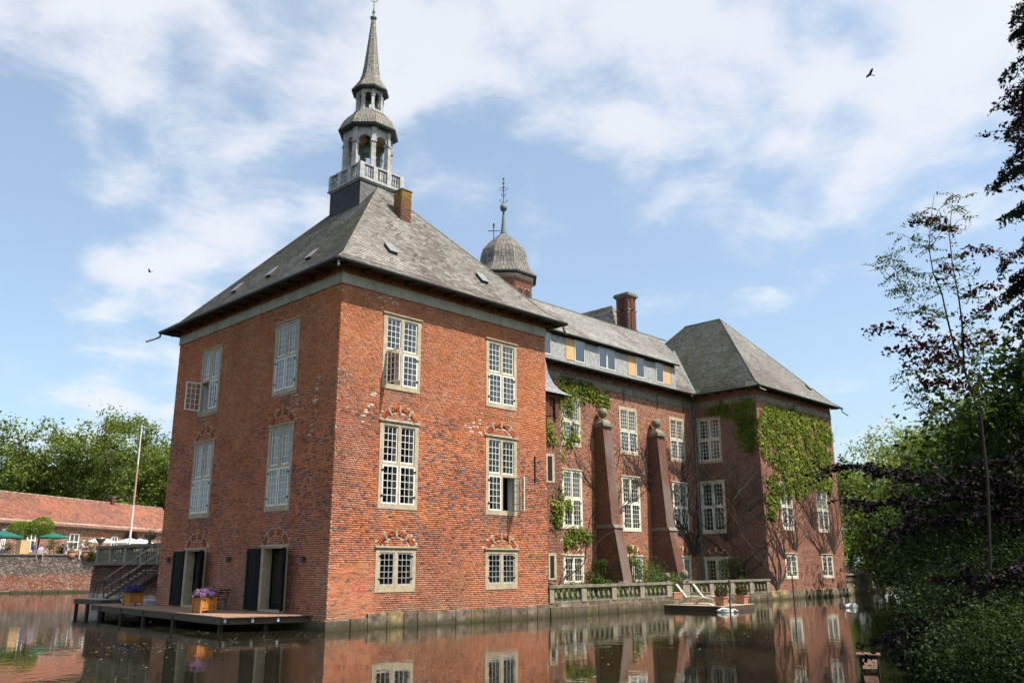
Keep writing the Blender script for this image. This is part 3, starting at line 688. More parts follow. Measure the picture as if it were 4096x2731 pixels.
# --- stone frieze blocks
def frieze(F, u0, u1, z0, z1, seed, d=.05, m_='frieze_stone'):
    r = random.Random(seed); u = u0
    while u < u1-.01:
        w = min(r.uniform(1.7, 2.9), u1-u)
        if u1-u-w < .6: w = u1-u
        m = MB(); F.box(m, u+.004, u+w-.004, -.06, d, z0, z0+.07); F.box(m, u+.004, u+w-.004, -.06, d+.012, z0+.072, z0+.11); F.box(m, u+.004, u+w-.004, -.06, d-.008, z0+.112, z1)
        m.build('frieze_stone', m_, castle); u += w
frieze(F_right, -.04, TX+.04, 13.0, 13.43, 1); frieze(F_left, .0, TY+.04, 13.0, 13.43, 2)
# --- tower roof
OV = .7213; EZ = 13.71
x0, x1, y0, y1 = -OV, TX+OV, -OV, TY+OV
hx = (x1-x0)/2; TP = [(0, EZ), (.65, EZ+.49), (hx, 20.98)]
tr = slate_side(castle, (x0, y0, EZ), (x1, y0, EZ), (0, 1, 0), TP, 1, 1, slate_col(41, lichen=(.135, .108, .085), amount=.85), 1, single=290)
slate_side(castle, (x0, y1, EZ), (x0, y0, EZ), (1, 0, 0), TP, 1, 1, slate_col(51, tint=(.215, .20, .155), amount=.45, yel=.8), 2, sheet=None)
slate_side(castle, (x1, y0, EZ), (x1, y1, EZ), (-1, 0, 0), TP, 1, 1, slate_col(61), 3)
slate_side(castle, (x1, y1, EZ), (x0, y1, EZ), (0, -1, 0), TP, 1, 1, slate_col(71), 4)
def eaves(rect, ez, wall, sides, par=castle, brackets=True):
    x0, x1, y0, y1 = rect; g = MB(); s = MB()
    W_ = wall
    segs = {'S': ((x0, y0), (x1, y0), (0, 1)), 'W': ((x0, y1), (x0, y0), (1, 0)), 'E': ((x1, y0), (x1, y1), (-1, 0)), 'N': ((x1, y1), (x0, y1), (0, -1))}
    for k in sides:
        (ax, ay), (bx, by), (ix, iy) = segs[k]; d = np.array([bx-ax, by-ay]); ln = np.hypot(*d); d = d/ln; i = np.array([ix, iy])
        a = np.array([ax, ay])-d*.06; b = np.array([bx, by])+d*.06
        def q(p, t, z): return (p[0]+i[0]*t, p[1]+i[1]*t, z)
        pr = [(-.13, ez+.0), (-.125, ez-.06), (-.09, ez-.10), (-.03, ez-.11), (.03, ez-.08), (.04, ez-.01)]
        for (t0, z0), (t1, z1) in zip(pr[:-1], pr[1:]): g.add([q(a, t0, z0), q(b, t0, z0), q(b, t1, z1), q(a, t1, z1)], [(0, 1, 2, 3)])
        g.add([q(a, t, z) for t, z in pr], [tuple(range(6))]); g.add([q(b, t, z) for t, z in pr], [tuple(range(6))])
        t1 = W_+.02; a2 = np.array([ax, ay])+d*.04; b2 = np.array([bx, by])-d*.04
        s.add([q(a2, .02, ez-.07), q(b2, .02, ez-.07), q(b2, t1, ez+.06), q(a2, t1, ez+.06)], [(0, 1, 2, 3)])
        s.add([q(a2, .0, ez-.10), q(b2, .0, ez-.10), q(b2, .0, ez+.02), q(a2, .0, ez+.02)], [(0, 1, 2, 3)])
        if brackets:
            n = int(ln/1.05)
            for k2 in range(n):
                c = np.array([ax, ay])+d*(.55+k2*(ln-1.1)/max(1, n-1)); p0 = q(c, .06, ez-.10); p1 = q(c, t1, ez-.02); s.bar(p0, p1, .12, .13)
    g.build('gutter', 'dark_metal', par); s.build('eave_soffit', 'soffit_wood', par)
eaves((x0, x1, y0, y1), EZ, OV, 'SWEN')
def hipcap(pts, par=castle, r=.045, m='slate_under', name='hip_cap'): MB().tube(pts, r, 6).build(name, m, par)
ry0, ry1 = y0+hx, y1-hx
for (cx, cy, e) in ((x0, y0, ry0), (x1, y0, ry0), (x0, y1, ry1), (x1, y1, ry1)):
    sx = 1 if cx < 5 else -1; sy = 1 if cy < 5 else -1
    hipcap([(cx, cy, EZ+.03), (cx+sx*.65, cy+sy*.65, EZ+.52), (5.9, e, 21.0)], r=.035, m='weathered_or_shaded_stone')
def spout(p, d, ln=.55, par=castle):
    p = np.array(p, float); d = np.array(d, float); d /= np.linalg.norm(d)
    MB().tube([p, p-[0, 0, .16], p+d*.10-[0, 0, .24], p+d*(.1+ln)-[0, 0, .24+ln*.42]], .05, 8).build('rain_spout', 'zinc', par)
spout((x0-.02, y1+.02, EZ-.08), (-1, .6, 0)); spout((x0+.06, y0+.06, EZ-.1), (-.6, -.8, 0), .18); spout((x1-.05, y0+.1, EZ-.08), (.9, .3, 0), .3)
def skylight(c, a, b, w, h, par=castle, m='lead'):
    c, a, b = (np.array(q, float) for q in (c, a, b)); a /= np.linalg.norm(a); b /= np.linalg.norm(b); n = np.cross(a, b); n *= np.sign(n[2])
    s = MB(); s.obox(c+n*.06, a*w/2, b*h/2, n*.07); o = s.build('roof_hatch', 'soffit_wood', par)
    MB().obox(c+n*.145, a*(w/2+.03), b*(h/2+.03), n*.012).build('hatch_pane', 'zinc', o)
pa = np.array([0, 1, 1.13]); 
for (x, t) in ((3.05, 1.75), (8.45, 1.70)): skylight((x, y0+t, EZ+.49+(t-.65)*1.13), (1, 0, 0), (0, 1, 1.13), .42, .62)
for (y, t) in ((3.6, 1.6), (6.9, 1.6), (10.0, 1.55)): skylight((x0+t, y, EZ+.49+(t-.65)*1.13), (0, 1, 0), (1, 0, 1.13), .42, .62)
hk = np.random.default_rng(8)
hm = MB()
for k in range(26):
    t = hk.uniform(1, 5.5); x = hk.uniform(x0+t+.3, x1-t-.3); z = EZ+.49+(t-.65)*1.13+.02; hm.tube([(x, y0+t, z), (x, y0+t-.07, z+.05), (x, y0+t-.16, z-.01), (x, y0+t-.2, z+.07)], .012, 4)
    y = hk.uniform(y0+t+.3, y1-t-.3); hm.tube([(x0+t, y, z), (x0+t-.07, y, z+.05), (x0+t-.16, y, z-.01), (x0+t-.2, y, z+.07)], .012, 4)
hm.build('ladder_hooks', 'iron', castle, kind='stuff')
# small lichened chimney on the front slope
cb = MB().box(5.55, 3.55, 17.9, 6.15, 4.15, 19.95).build('chimney', 'mortar', castle)
def chimney_bricks(x0, x1, y0, y1, z0, z1, par, seed, top=None):
    cf = wing_col(seed, np.array([.11, .06, .042]), np.array([.155, .08, .055]), .4)
    def f(u, z, r):
        c = cf(u, z, r)
        if top is not None: c = lerp(c, np.array([.30, .17, .03]), sstep(top-.6, z1, z)*(.5+.5*r.random(len(u))))
        return c
    brick_wall(Face((x0, y0-.012, 0), (1, 0, 0), (0, -1, 0)), x1-x0, z0, z1, [], [], f, par, seed); brick_wall(Face((x0-.012, y0, 0), (0, 1, 0), (-1, 0, 0)), y1-y0, z0, z1, [], [], f, par, seed+1)
chimney_bricks(5.55, 6.15, 3.55, 4.15, 17.9, 19.95, cb, 91, top=19.0)
MB().box(5.5, 3.5, 19.95, 6.2, 4.2, 19.99).build('chimney_cap', 'weathered_or_shaded_stone', cb)
# ------------------------------------------------------------------ bell turret on the tower
bt = MB().box(4.60, 5.71, 18.6, 7.20, 8.29, 20.86).build('bell_turret', 'slate_under', castle)
def clad(F, W, z0, z1, par, seed, tint=(.13, .13, .13), diag=True, size=.2, d=.0):
    """diagonal slate cladding of a wall"""
    r = np.random.default_rng(seed); V = []; C = []; a = size
    n = int((W+(z1-z0))/a)+3
    for i in range(-n, n):
        for j in range(0, int((z1-z0)/(a*.62))+2):
            z = z0+j*a*.62-a*.3; u = i*a+j*a*.31
            c = np.array([[u, z+.25*a], [u+a*.98, z], [u+a*.98+.1*a, z+a*.8], [u+.1*a, z+a*1.05]])
            if c[:, 0].max() < 0 or c[:, 0].min() > W or c[:, 1].min() > z1: continue
            c[:, 0] = np.clip(c[:, 0], 0, W); c[:, 1] = np.clip(c[:, 1], z0, z1)
            if np.ptp(c[:, 0]) < .02 or np.ptp(c[:, 1]) < .02: continue
            dd = np.array([.022, .018, .006, .008])+d; V.append(F.pts(c[:, 0], dd, c[:, 1])); V.append(np.concatenate([F.pts(c[:2, 0], dd[:2], c[:2, 1]), F.pts(c[1::-1, 0], np.full(2, d), c[1::-1, 1])]))
            q = np.array(tint)*(.75+.5*r.random()); C += [q, q]
    V = np.array(V); mesh_np('slate_cladding', V.reshape(-1, 3), np.arange(len(V)*4).reshape(-1, 4), np.array(C), 'slate', par, kind='stuff')
clad(Face((4.60, 5.71, 0), (1, 0, 0), (0, -1, 0)), 2.60, 19.2, 20.86, bt, 1, (.15, .148, .14)); clad(Face((4.60, 5.71, 0), (0, 1, 0), (-1, 0, 0)), 2.58, 18.8, 20.86, bt, 2, (.065, .065, .066))  # same slate in two tints: the left side's shade is painted darker
TC = (5.9, 7.0)
m = MB(); m.box(4.54, 5.65, 20.86, 7.26, 8.35, 20.93); m.box(4.47, 5.58, 20.93, 7.33, 8.42, 21.0); m.build('turret_cornice', 'grey_paint', castle)
m = MB().box(4.50, 5.61, 21.0, 7.30, 8.39, 21.06); m.build('turret_floor', 'lead', castle)
bal = None
for bi_, (ax, ay, bx_, by_) in enumerate(((4.64, 5.75, 7.16, 5.75), (4.64, 5.75, 4.64, 8.25), (7.16, 5.75, 7.16, 8.25), (4.64, 8.25, 7.16, 8.25))):
    d = Vector((bx_-ax, by_-ay, 0)); L_ = d.length; d.normalize()
    zo = .005 if bi_ in (1, 2) else 0; m = MB(); m.bar((ax-d.x*.12, ay-d.y*.12, 21.80+zo), (bx_+d.x*.12, by_+d.y*.12, 21.80+zo), .20, .07); m.bar((ax, ay, 21.10+zo), (bx_, by_, 21.10+zo), .13, .07); rail = m.build('turret_balustrade', 'grey_paint', castle)
    for t in ((0, .33, .67, 1) if bi_ in (0, 3) else (.33, .67)):
        p = Vector((ax, ay, 0))+d*L_*t; MB().box(p.x-.13, p.y-.13, 21.06, p.x+.13, p.y+.13, 21.765).build('post', 'grey_paint', rail)
    for s0 in range(3):
        for k in range(4):
            t = .33*s0+.33*(.22+.19*k); p = Vector((ax, ay, 0))+d*L_*t; MB().lathe([(.03, 0), (.055, .12), (.03, .3), (.045, .45), (.03, .63)], 8, (p.x, p.y, 21.135)).build('baluster', 'grey_paint', rail, smooth=True)
def octo(r, k=0.): return [(TC[0]+r*math.cos(math.pi/8+k+i*math.pi/4), TC[1]+r*math.sin(math.pi/8+k+i*math.pi/4)) for i in range(8)]
def lantern(r, z0, zc, z1, cw, par, eave, m='grey_paint'):
    """eight posts carrying round arches"""
    pp = octo(r)
    for (x, y) in pp:
        c = MB(); a = math.atan2(y-TC[1], x-TC[0])
        e1, e2 = Vector((math.cos(a), math.sin(a), 0)), Vector((-math.sin(a), math.cos(a), 0))
        c.obox((x, y, (z0+zc)/2), e1*cw/2, e2*cw/2, Vector((0, 0, (zc-z0)/2))); c.obox((x, y, zc+.03), e1*cw*.66, e2*cw*.66, Vector((0, 0, .05))); c.obox((x, y, z0+.05), e1*cw*.7, e2*cw*.7, Vector((0, 0, .06)))
        c.obox((x, y, (zc+z1)/2+.02), e1*cw*.45, e2*cw*.5, Vector((0, 0, (z1-zc)/2-.02))); c.build('column', m, par)
    for i in range(8):
        (ax, ay), (bx_, by_) = pp[i], pp[(i+1) % 8]; A_ = np.array([ax, ay]); B_ = np.array([bx_, by_]); n = (A_+B_)/2-np.array(TC); n /= np.linalg.norm(n); ln = np.linalg.norm(B_-A_); h = (ln-cw)/2; mid = (A_+B_)/2; dd = (B_-A_)/ln
        s = MB(); K = 10
        for k in range(K):
            t0, t1 = math.pi*k/K, math.pi*(k+1)/K; rise = min(h, z1-zc-.14)
            p0, p1 = (-h*math.cos(t0), zc+.08+rise*math.sin(t0)), (-h*math.cos(t1), zc+.08+rise*math.sin(t1))
            q = []
            for o in (-.05, .05):
                for (u, z) in (p0, p1, (p1[0], z1), (p0[0], z1)): c = mid+dd*u+n*o; q.append((c[0], c[1], z))
            s.hexa(q)
        s.build('arch', m, par)
la = MB().lathe([(1.52, 24.13), (1.60, 24.17), (1.62, 24.25), (1.55, 24.3)], 8, (*TC, 0), math.pi/8).build('lantern_eave', 'dark_metal', castle)
lantern(1.18, 21.06, 23.30, 24.15, .24, la, None)
MB().lathe([(1.18, 24.1), (.2, 24.12)], 8, (*TC, 0), math.pi/8, cap=False).build('lantern_ceiling', 'board_wood', la)
MB().lathe([(.36, 23.1), (.34, 23.25), (.22, 23.5), (.18, 23.75), (.08, 23.85), (.03, 24.1)], 18, (*TC, 0)).build('bell', 'copper_green', la, smooth=True)
def oct_roof(name, prof, c, par, seed, size=.15, tint=(.27, .25, .205), rot=math.pi/8):
    base = MB().lathe([(r-.02, z) for r, z in prof], 8, (*c, 0), rot).build(name, 'slate_under', par); r_ = np.random.default_rng(seed); V = []; C = []
    for i in range(8):
        a0, a1 = rot+i*math.pi/4, rot+(i+1)*math.pi/4
        for (ra_, za), (rb_, zb) in zip(prof[:-1], prof[1:]):
            p = [np.array([c[0]+r*math.cos(a), c[1]+r*math.sin(a), z]) for r, z, a in ((ra_, za, a0), (ra_, za, a1), (rb_, zb, a1), (rb_, zb, a0))]
            h = np.linalg.norm((p[3]+p[2])/2-(p[0]+p[1])/2); nr = max(1, round(h/(size*.7))); nn = np.cross(p[1]-p[0], p[3]-p[0]); nn /= np.linalg.norm(nn)+1e-9
            if np.dot(nn[:2], [math.cos((a0+a1)/2), math.sin((a0+a1)/2)]) < 0: nn = -nn
            for k in range(nr):
                t0, t1 = k/nr, min(1, (k+1.15)/nr); l0, l1 = p[0]*(1-t0)+p[3]*t0, p[1]*(1-t0)+p[2]*t0; u0, u1 = p[0]*(1-t1)+p[3]*t1, p[1]*(1-t1)+p[2]*t1
                n = max(1, round(np.linalg.norm(l1-l0)/size)); 
                for j in range(n):
                    f0, f1 = j/n+.012, (j+1)/n-.012; b0, b1, q1, q0 = l0*(1-f0)+l1*f0, l0*(1-f1)+l1*f1, u0*(1-f1)+u1*f1, u0*(1-f0)+u1*f0
                    V.append([b0+nn*.016, b1+nn*.016, q1+nn*.002, q0+nn*.002]); V.append([b0-nn*.01, b1-nn*.01, b1+nn*.016, b0+nn*.016]); q = np.array(tint)*(.75+.5*r_.random()); C += [q, q]
    V = np.array(V); mesh_np('slate', V.reshape(-1, 3), np.arange(len(V)*4).reshape(-1, 4), np.array(C), 'slate', base, kind='stuff'); return base
oct_roof('turret_dome', [(1.58, 24.26), (1.50, 24.45), (1.38, 24.72), (1.16, 25.02), (.92, 25.25), (.80, 25.36)], TC, castle, 1)
m = MB().lathe([(.84, 25.34), (.84, 25.42), (.7, 25.44)], 8, (*TC, 0), math.pi/8).build('upper_lantern', 'grey_paint', castle)
lantern(.66, 25.42, 26.22, 26.66, .15, m, None)
MB().lathe([(.93, 26.62), (1.02, 26.66), (1.02, 26.72), (.95, 26.76)], 8, (*TC, 0), math.pi/8).build('upper_eave', 'dark_metal', castle)
oct_roof('spire', [(1.0, 26.74), (.80, 27.05), (.60, 27.35), (.48, 27.75), (.40, 28.3), (.31, 29.1), (.20, 30.2), (.10, 31.25)], TC, castle, 2, size=.13)
m = MB().lathe([(.10, 31.2), (.18, 31.3), (.19, 31.36), (.08, 31.46), (.05, 31.6), (.1, 31.7), (.05, 31.8), (.03, 32.0), (.03, 32.9)], 12, (*TC, 0)).build('spire_finial', 'copper_green', castle, smooth=True)
v = MB()
for k in range(14):
    t0, t1 = 2*math.pi*k/14, 2*math.pi*(k+1)/14; e = Vector((_rt[0], _rt[1], 0)); v.bar(Vector((*TC, 32.55))+e*.2*math.cos(t0)+Vector((0, 0, .2*math.sin(t0))), Vector((*TC, 32.55))+e*.2*math.cos(t1)+Vector((0, 0, .2*math.sin(t1))), .025)
v.build('weather_vane', 'iron', m)
# ------------------------------------------------------------------ main wing
cw = [(22.88, 24.83), (28.98, 31.05), (35.02, 36.95)]
mt, mm_, mg = (9.71, 12.98), (4.53, 8.25), (1.25, 2.95)
def rel(p): return (p[0]-MX0, p[1]-MX0)
op = [(*rel(c), *z) for c in cw for z in (mt, mm_, mg)]
rg = [arch_ring(sum(rel(c))/2, mg[1], .98+AW, .68, .28) for c in cw]
w3 = wall_sheet(F_main, MX1-MX0, 0, 15.0, [(a+.01, b-.01, c+.01, d-.01) for a, b, c, d in op], -.006, 'mortar', castle, 'main_wall')
brick_wall(F_main, MX1-MX0, .4, 13.9, op, rg, wing_col(101, np.array([.43, .165, .08]), np.array([.32, .125, .075]), .22), w3, 7)
for c in cw: arch(F_main, w3, sum(rel(c))/2, mg[1], .98+AW, .68, .28, seed=int(c[0]), stone='cream_paint')
for i, c in enumerate(cw):
    window(F_main, castle, *rel(c), *mt, lintel=False, curtain=.8 if i == 1 else .2, stone='sandstone'); window(F_main, castle, *rel(c), *mm_, stone='cream_paint'); window(F_main, castle, *rel(c), *mg, rows=(4,), stone='cream_paint', lin=.16, sill=.1)
frieze(F_main, 4, MX1-MX0, 13.9, 14.40, 3, d=.03, m_='weathered_or_shaded_stone')  # eave shadow put into the colour: darker stone than the tower frieze
brick_wall(F_main, MX1-MX0, 14.4, 15.0, [], [], wing_col(109, np.array([.16, .06, .04]), np.array([.12, .05, .035])), w3, 8, name='cornice_brick')  # cornice brick coloured dark to paint the shade under the eave
RZ, RY = 21.08, 13.65
EY = MY-.70; MZ = 14.915
# low strip of roof under the long dormer, and the full slope beside it
slate_side(castle, (12.4, EY, MZ), (35.45, EY, MZ), (0, 1, 0), [(0, MZ), (.27, MZ+.33)], 0, 0, slate_col(81, tint=(.30, .30, .29), amount=.1), 8, width=.3)
slate_side(castle, (35.45, EY, MZ), (41.5, EY, MZ), (0, 1, 0), [(0, MZ), (RY-EY, RZ)], 0, 0, slate_col(82, tint=(.255, .24, .215)), 9)
slate_side(castle, (12.0, 7.98, 16.86), (35.45, 7.98, 16.86), (0, 1, 0), [(0, 16.86), (RY-7.98, RZ)], 0, 0, slate_col(83, tint=(.265, .25, .225), pale=(.40, .385, .355), amount=.55), 10)
slate_side(castle, (41.5, 19.3, MZ), (12.0, 19.3, MZ), (0, -1, 0), [(0, MZ), (19.3-RY, RZ)], 0, 0, slate_col(84), 11, expo=.4, width=.6)
hipcap([(12, RY, RZ+.02), (42.5, RY, RZ+.02)], name='ridge_cap')
eaves((12.4, PX-.72, EY, 30), MZ, .70, 'S')
DF = Face((12.0, 8.25, 0), (1, 0, 0), (0, -1, 0))
dm = MB(); dm.box(12.0, 8.27, 15.1, 35.45, 8.5, 16.9); dm.box(35.3, 8.27, 15.1, 35.45, 13, 17.0); dorm = dm.build('dormer', 'slate_under', castle)
lay = [('w', 20.6, 21.50), ('s', 21.55, 22.92), ('b', 22.96, 23.80), ('w', 23.84, 24.84), ('s', 24.9, 26.28), ('w', 26.32, 27.18), ('w', 27.24, 28.12), ('s', 28.16, 29.58), ('b', 29.62, 30.5), ('w', 30.54, 31.5), ('s', 31.55, 32.9), ('w', 32.95, 33.86), ('b', 33.9, 34.8), ('s', 34.84, 35.44)]
for (k, a, b) in lay:
    a -= 12; b -= 12
    if k == 's':
        clad(DF, .001, 15.3, 15.301, dorm, 3) if False else None
        F2 = Face(DF.p(a, 0, 0), (1, 0, 0), (0, -1, 0)); V = []; C = []; s = .2; rr = np.random.default_rng(int(a*10))
        for i in range(-2, int((b-a)/s)+3):
            for j in range(-1, int(1.5/(s*1.3))+2):
                for h in (0, .5):
                    cu, cz = (i+h)*s, 15.2+(j+h)*s*1.35; q = np.array([[cu, cz-.66*s], [cu+.49*s, cz], [cu, cz+.66*s], [cu-.49*s, cz]]); q[:, 0] = np.clip(q[:, 0], 0, b-a); q[:, 1] = np.clip(q[:, 1], 15.15, 16.62)
                    if np.ptp(q[:, 0]) < .03 or np.ptp(q[:, 1]) < .03: continue
                    V.append(F2.pts(q[:, 0], np.array([.028, .018, .006, .018]), q[:, 1])); C.append(np.array([.36, .36, .35])*(.78+.35*rr.random()))
        V = np.array(V); mesh_np('slate_cladding', V.reshape(-1, 3), np.arange(len(V)*4).reshape(-1, 4), np.array(C), 'slate', dorm, kind='stuff')
    elif k == 'b':
        o = MB(); DF.box(o, a, b, -.02, .02, 15.24, 16.66); o = o.build('boarded_window', 'board_wood', dorm)
    else:
        o = MB(); DF.box(o, a, a+.05, -.02, .03, 15.24, 16.70); DF.box(o, b-.05, b, -.02, .03, 15.24, 16.70); DF.box(o, a+.05, b-.05, -.02, .03, 15.24, 15.30); DF.box(o, a+.05, b-.05, -.02, .03, 16.64, 16.70); o = o.build('dormer_window', 'white_paint', dorm)
        g = MB(); DF.box(g, a+.05, b-.05, .0, .008, 15.30, 16.64); g.build('dormer_pane', 'old_glass', dorm)
eaves((12.0, 35.5, 7.98, 30), 16.86, .3, 'S', brackets=False)
skylight((22.6, 9.3, 17.9), (1, 0, 0), (0, 1, .745), .55, .9, m='lead')
# buttresses
def buttress(x0, w=.86):
    x1 = x0+w; yt, ym, yb = MY-.77, MY-1.34, MY-2.0
    m = MB(); Y = MY+.1
    def seg(ya, yb_, za, zb): m.hexa([(x0, ya, za), (x1, ya, za), (x1, Y, za), (x0, Y, za), (x0, yb_, zb), (x1, yb_, zb), (x1, Y, zb), (x0, Y, zb)])
    seg(yb-.3, ym-.10, 0, 4.62); seg(ym+.06, yt, 4.84, 11.2)
    b = m.build('buttress', 'mortar', castle)
    cf = wing_col(int(x0*3), np.array([.15, .066, .044]), np.array([.115, .058, .043]), .3)
    for (ya, yb_, za, zb) in ((yb-.3, ym-.10, .3, 4.62), (ym+.06, yt, 4.84, 11.2)):
        # front face, leaning back
        n_ = int((zb-za)/.08); V = []; C = []; r = np.random.default_rng(int(x0)); 
        for c in range(n_):
            z0_, z1_ = za+c*.08, za+c*.08+.068
            ys = lambda z: ya+(yb_-ya)*(z-(0 if za < 1 else za))/(zb-(0 if za < 1 else za))
            p = .25 if c % 2 else .125; e = np.arange(x0-(p/2 if c % 4 > 1 else 0), x1+p, p); e = np.clip(e, x0, x1)
            for a, q in zip(e[:-1], e[1:]):
                if q-a < .04: continue
                V.append([(a+.005, ys(z0_)-.014, z0_), (q-.005, ys(z0_)-.014, z0_), (q-.005, ys(z1_)-.014, z1_), (a+.005, ys(z1_)-.014, z1_)]); C.append((a, z0_))
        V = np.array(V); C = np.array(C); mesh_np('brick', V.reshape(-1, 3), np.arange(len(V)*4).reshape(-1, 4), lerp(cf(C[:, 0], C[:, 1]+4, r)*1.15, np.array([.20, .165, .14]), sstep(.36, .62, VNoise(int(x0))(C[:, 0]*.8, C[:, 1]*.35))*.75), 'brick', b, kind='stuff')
        # side face seen from the moat
        V = []; C = []
        for c in range(n_):
            z0_, z1_ = za+c*.08, za+c*.08+.068; yy = ya+(yb_-ya)*((z0_+z1_)/2-(0 if za < 1 else za))/(zb-(0 if za < 1 else za)); p = .25 if c % 2 else .125; e = np.clip(np.arange(yy, MY+p, p), yy, MY)
            for a, q in zip(e[:-1], e[1:]):
                if q-a < .03: continue
                V.append([(x0-.014, a+.005, z0_), (x0-.014, q-.005, z0_), (x0-.014, q-.005, z1_), (x0-.014, a+.005, z1_)]); C.append((a, z0_))
        V = np.array(V); C = np.array(C); mesh_np('brick', V.reshape(-1, 3), np.arange(len(V)*4).reshape(-1, 4), cf(C[:, 0], C[:, 1]+4, r), 'brick', b, kind='stuff')
    m = MB(); m.hexa([(x0-.07, ym-.2, 4.62), (x1+.07, ym-.2, 4.62), (x1+.07, Y, 4.62), (x0-.07, Y, 4.62), (x0-.04, ym-.04, 4.84), (x1+.04, ym-.04, 4.84), (x1+.04, Y, 4.84), (x0-.04, Y, 4.84)]); m.build('ledge_stone', 'weathered_or_shaded_stone', b)
    m = MB(); m.box(x0-.13, yt-.16, 11.2, x1+.13, Y, 11.42); m.hexa([(x0-.02, yt-.06, 11.42), (x1+.02, yt-.06, 11.42), (x1+.02, Y, 11.42), (x0-.02, Y, 11.42), (x0+.14, yt+.14, 11.72), (x1-.14, yt+.14, 11.72), (x1-.14, Y, 11.72), (x0+.14, Y, 11.72)]); m.build('cap_stone', 'weathered_or_shaded_stone', b)
    c = ((x0+x1)/2, yt+.32, 11.72); MB().lathe([(.2, 0), (.13, .06), (.12, .14), (.2, .18), (.29, .28), (.335, .40), (.335, .52), (.28, .66), (.16, .75), (.02, .78)], 18, c).build('ball_finial', 'weathered_or_shaded_stone', b, smooth=True)
buttress(26.2); buttress(32.3)
# slim stair turret in the angle beside the tower
st = MB().box(15.0, 6.9, 0, 20.78, 8.9, 12.3).build('stair_turret', 'mortar', castle)
F_st = Face((15.0, 6.893, 0), (1, 0, 0), (0, -1, 0))
brick_wall(F_st, 5.78, .3, 12.3, [(4.35, 5.1, 7.0, 8.7), (4.45, 5.15, 1.5, 3.0)], [], wing_col(131, np.array([.24, .085, .055]), np.array([.19, .07, .05]), .3), st, 14)
for (a, b, c, d) in ((4.35, 5.1, 7.0, 8.7), (4.45, 5.15, 1.5, 3.0)):
    m = MB(); F_st.box(m, a, a+.14, -.3, .04, c, d); F_st.box(m, b-.2, b, -.3, .04, c, d); F_st.box(m, a+.14, b-.2, -.3, .03, d-.16, d); F_st.box(m, a+.14, b-.2, -.3, .03, c, c+.1); o = m.build('slit_window', 'sandstone', st); g = MB(); F_st.box(g, a+.14, b-.2, -.004, .012, c+.1, d-.16); g.build('pane', 'dark_room', o);  # pane here is a dark plate, painting the unlit depth of the slit
m = MB()
for (u) in (3.75, 4.6): F_st.box(m, u, u+.32, -.02, .06, 11.0, 11.9); 
for u in (3.4, 4.25, 5.1): F_st.box(m, u, u+.3, -.01, .18, 10.9, 12.2)
F_st.box(m, 0, 5.85, -.01, .2, 12.05, 12.32); m.build('corbel_frieze', 'plain_brick', st)
V = []; prof = [(.5, 12.3), (.05, 12.62), (-.28, 13.05), (-.5, 13.7), (-.62, 14.5), (-.72, 15.3)]
m = MB()
for (o0, z0_), (o1, z1_) in zip(prof[:-1], prof[1:]):
    m.hexa([(14.5, 6.9-o0, z0_), (20.78+o0, 6.9-o0, z0_), (20.78+o0, 9, z0_), (14.5, 9, z0_), (14.5, 6.9-o1, z1_), (20.78+o1, 6.9-o1, z1_), (20.78+o1, 9, z1_), (14.5, 9, z1_)])
rf = m.build('turret_roof', 'slate_under', castle); V = []; C = []; rr = np.random.default_rng(5)
for (o0, z0_), (o1, z1_) in zip(prof[:-1], prof[1:]):
    n = max(1, int(math.hypot(o1-o0, z1_-z0_)/.16))
    for k in range(n):
        f0, f1 = k/n, min(1, (k+1.2)/n); oa, za, ob, zb = o0+(o1-o0)*f0, z0_+(z1_-z0_)*f0, o0+(o1-o0)*f1, z0_+(z1_-z0_)*f1
        for x in np.arange(14.6+.1*(k % 2), 20.78+oa, .24):
            e = min(x+.235, 20.78+oa); V.append([(x, 6.9-oa-.018, za), (e, 6.9-oa-.018, za), (min(e, 20.78+ob), 6.9-ob-.004, zb), (min(x, 20.78+ob), 6.9-ob-.004, zb)]); C.append(np.array([.24, .245, .245])*(.75+.45*rr.random()))
V = np.array(V); mesh_np('slate', V.reshape(-1, 3), np.arange(len(V)*4).reshape(-1, 4), np.array(C), 'slate', rf, kind='stuff')
MB().tube([(PX-.12, MY-.12, 0), (PX-.12, MY-.12, 14.7)], .06, 8).build('downpipe', 'copper_green', castle); MB().tube([(21.6, MY-.1, .5), (21.6, MY-.1, 13.9)], .06, 8).build('downpipe', 'dark_metal', castle)
for (x, z) in ((29.6, 13.3), (33.6, 13.4), (37.0, 13.5)): MB().box(x-.03, MY-.05, z, x+.03, MY-.02, z+.95).build('wall_anchor', 'iron', castle)
MB().box(10.95, -.045, 5.9, 11.02, -.012, 7.15).build('wall_anchor', 'iron', castle)
MB().box(.2, -.0, 0, .21, .01, .01)
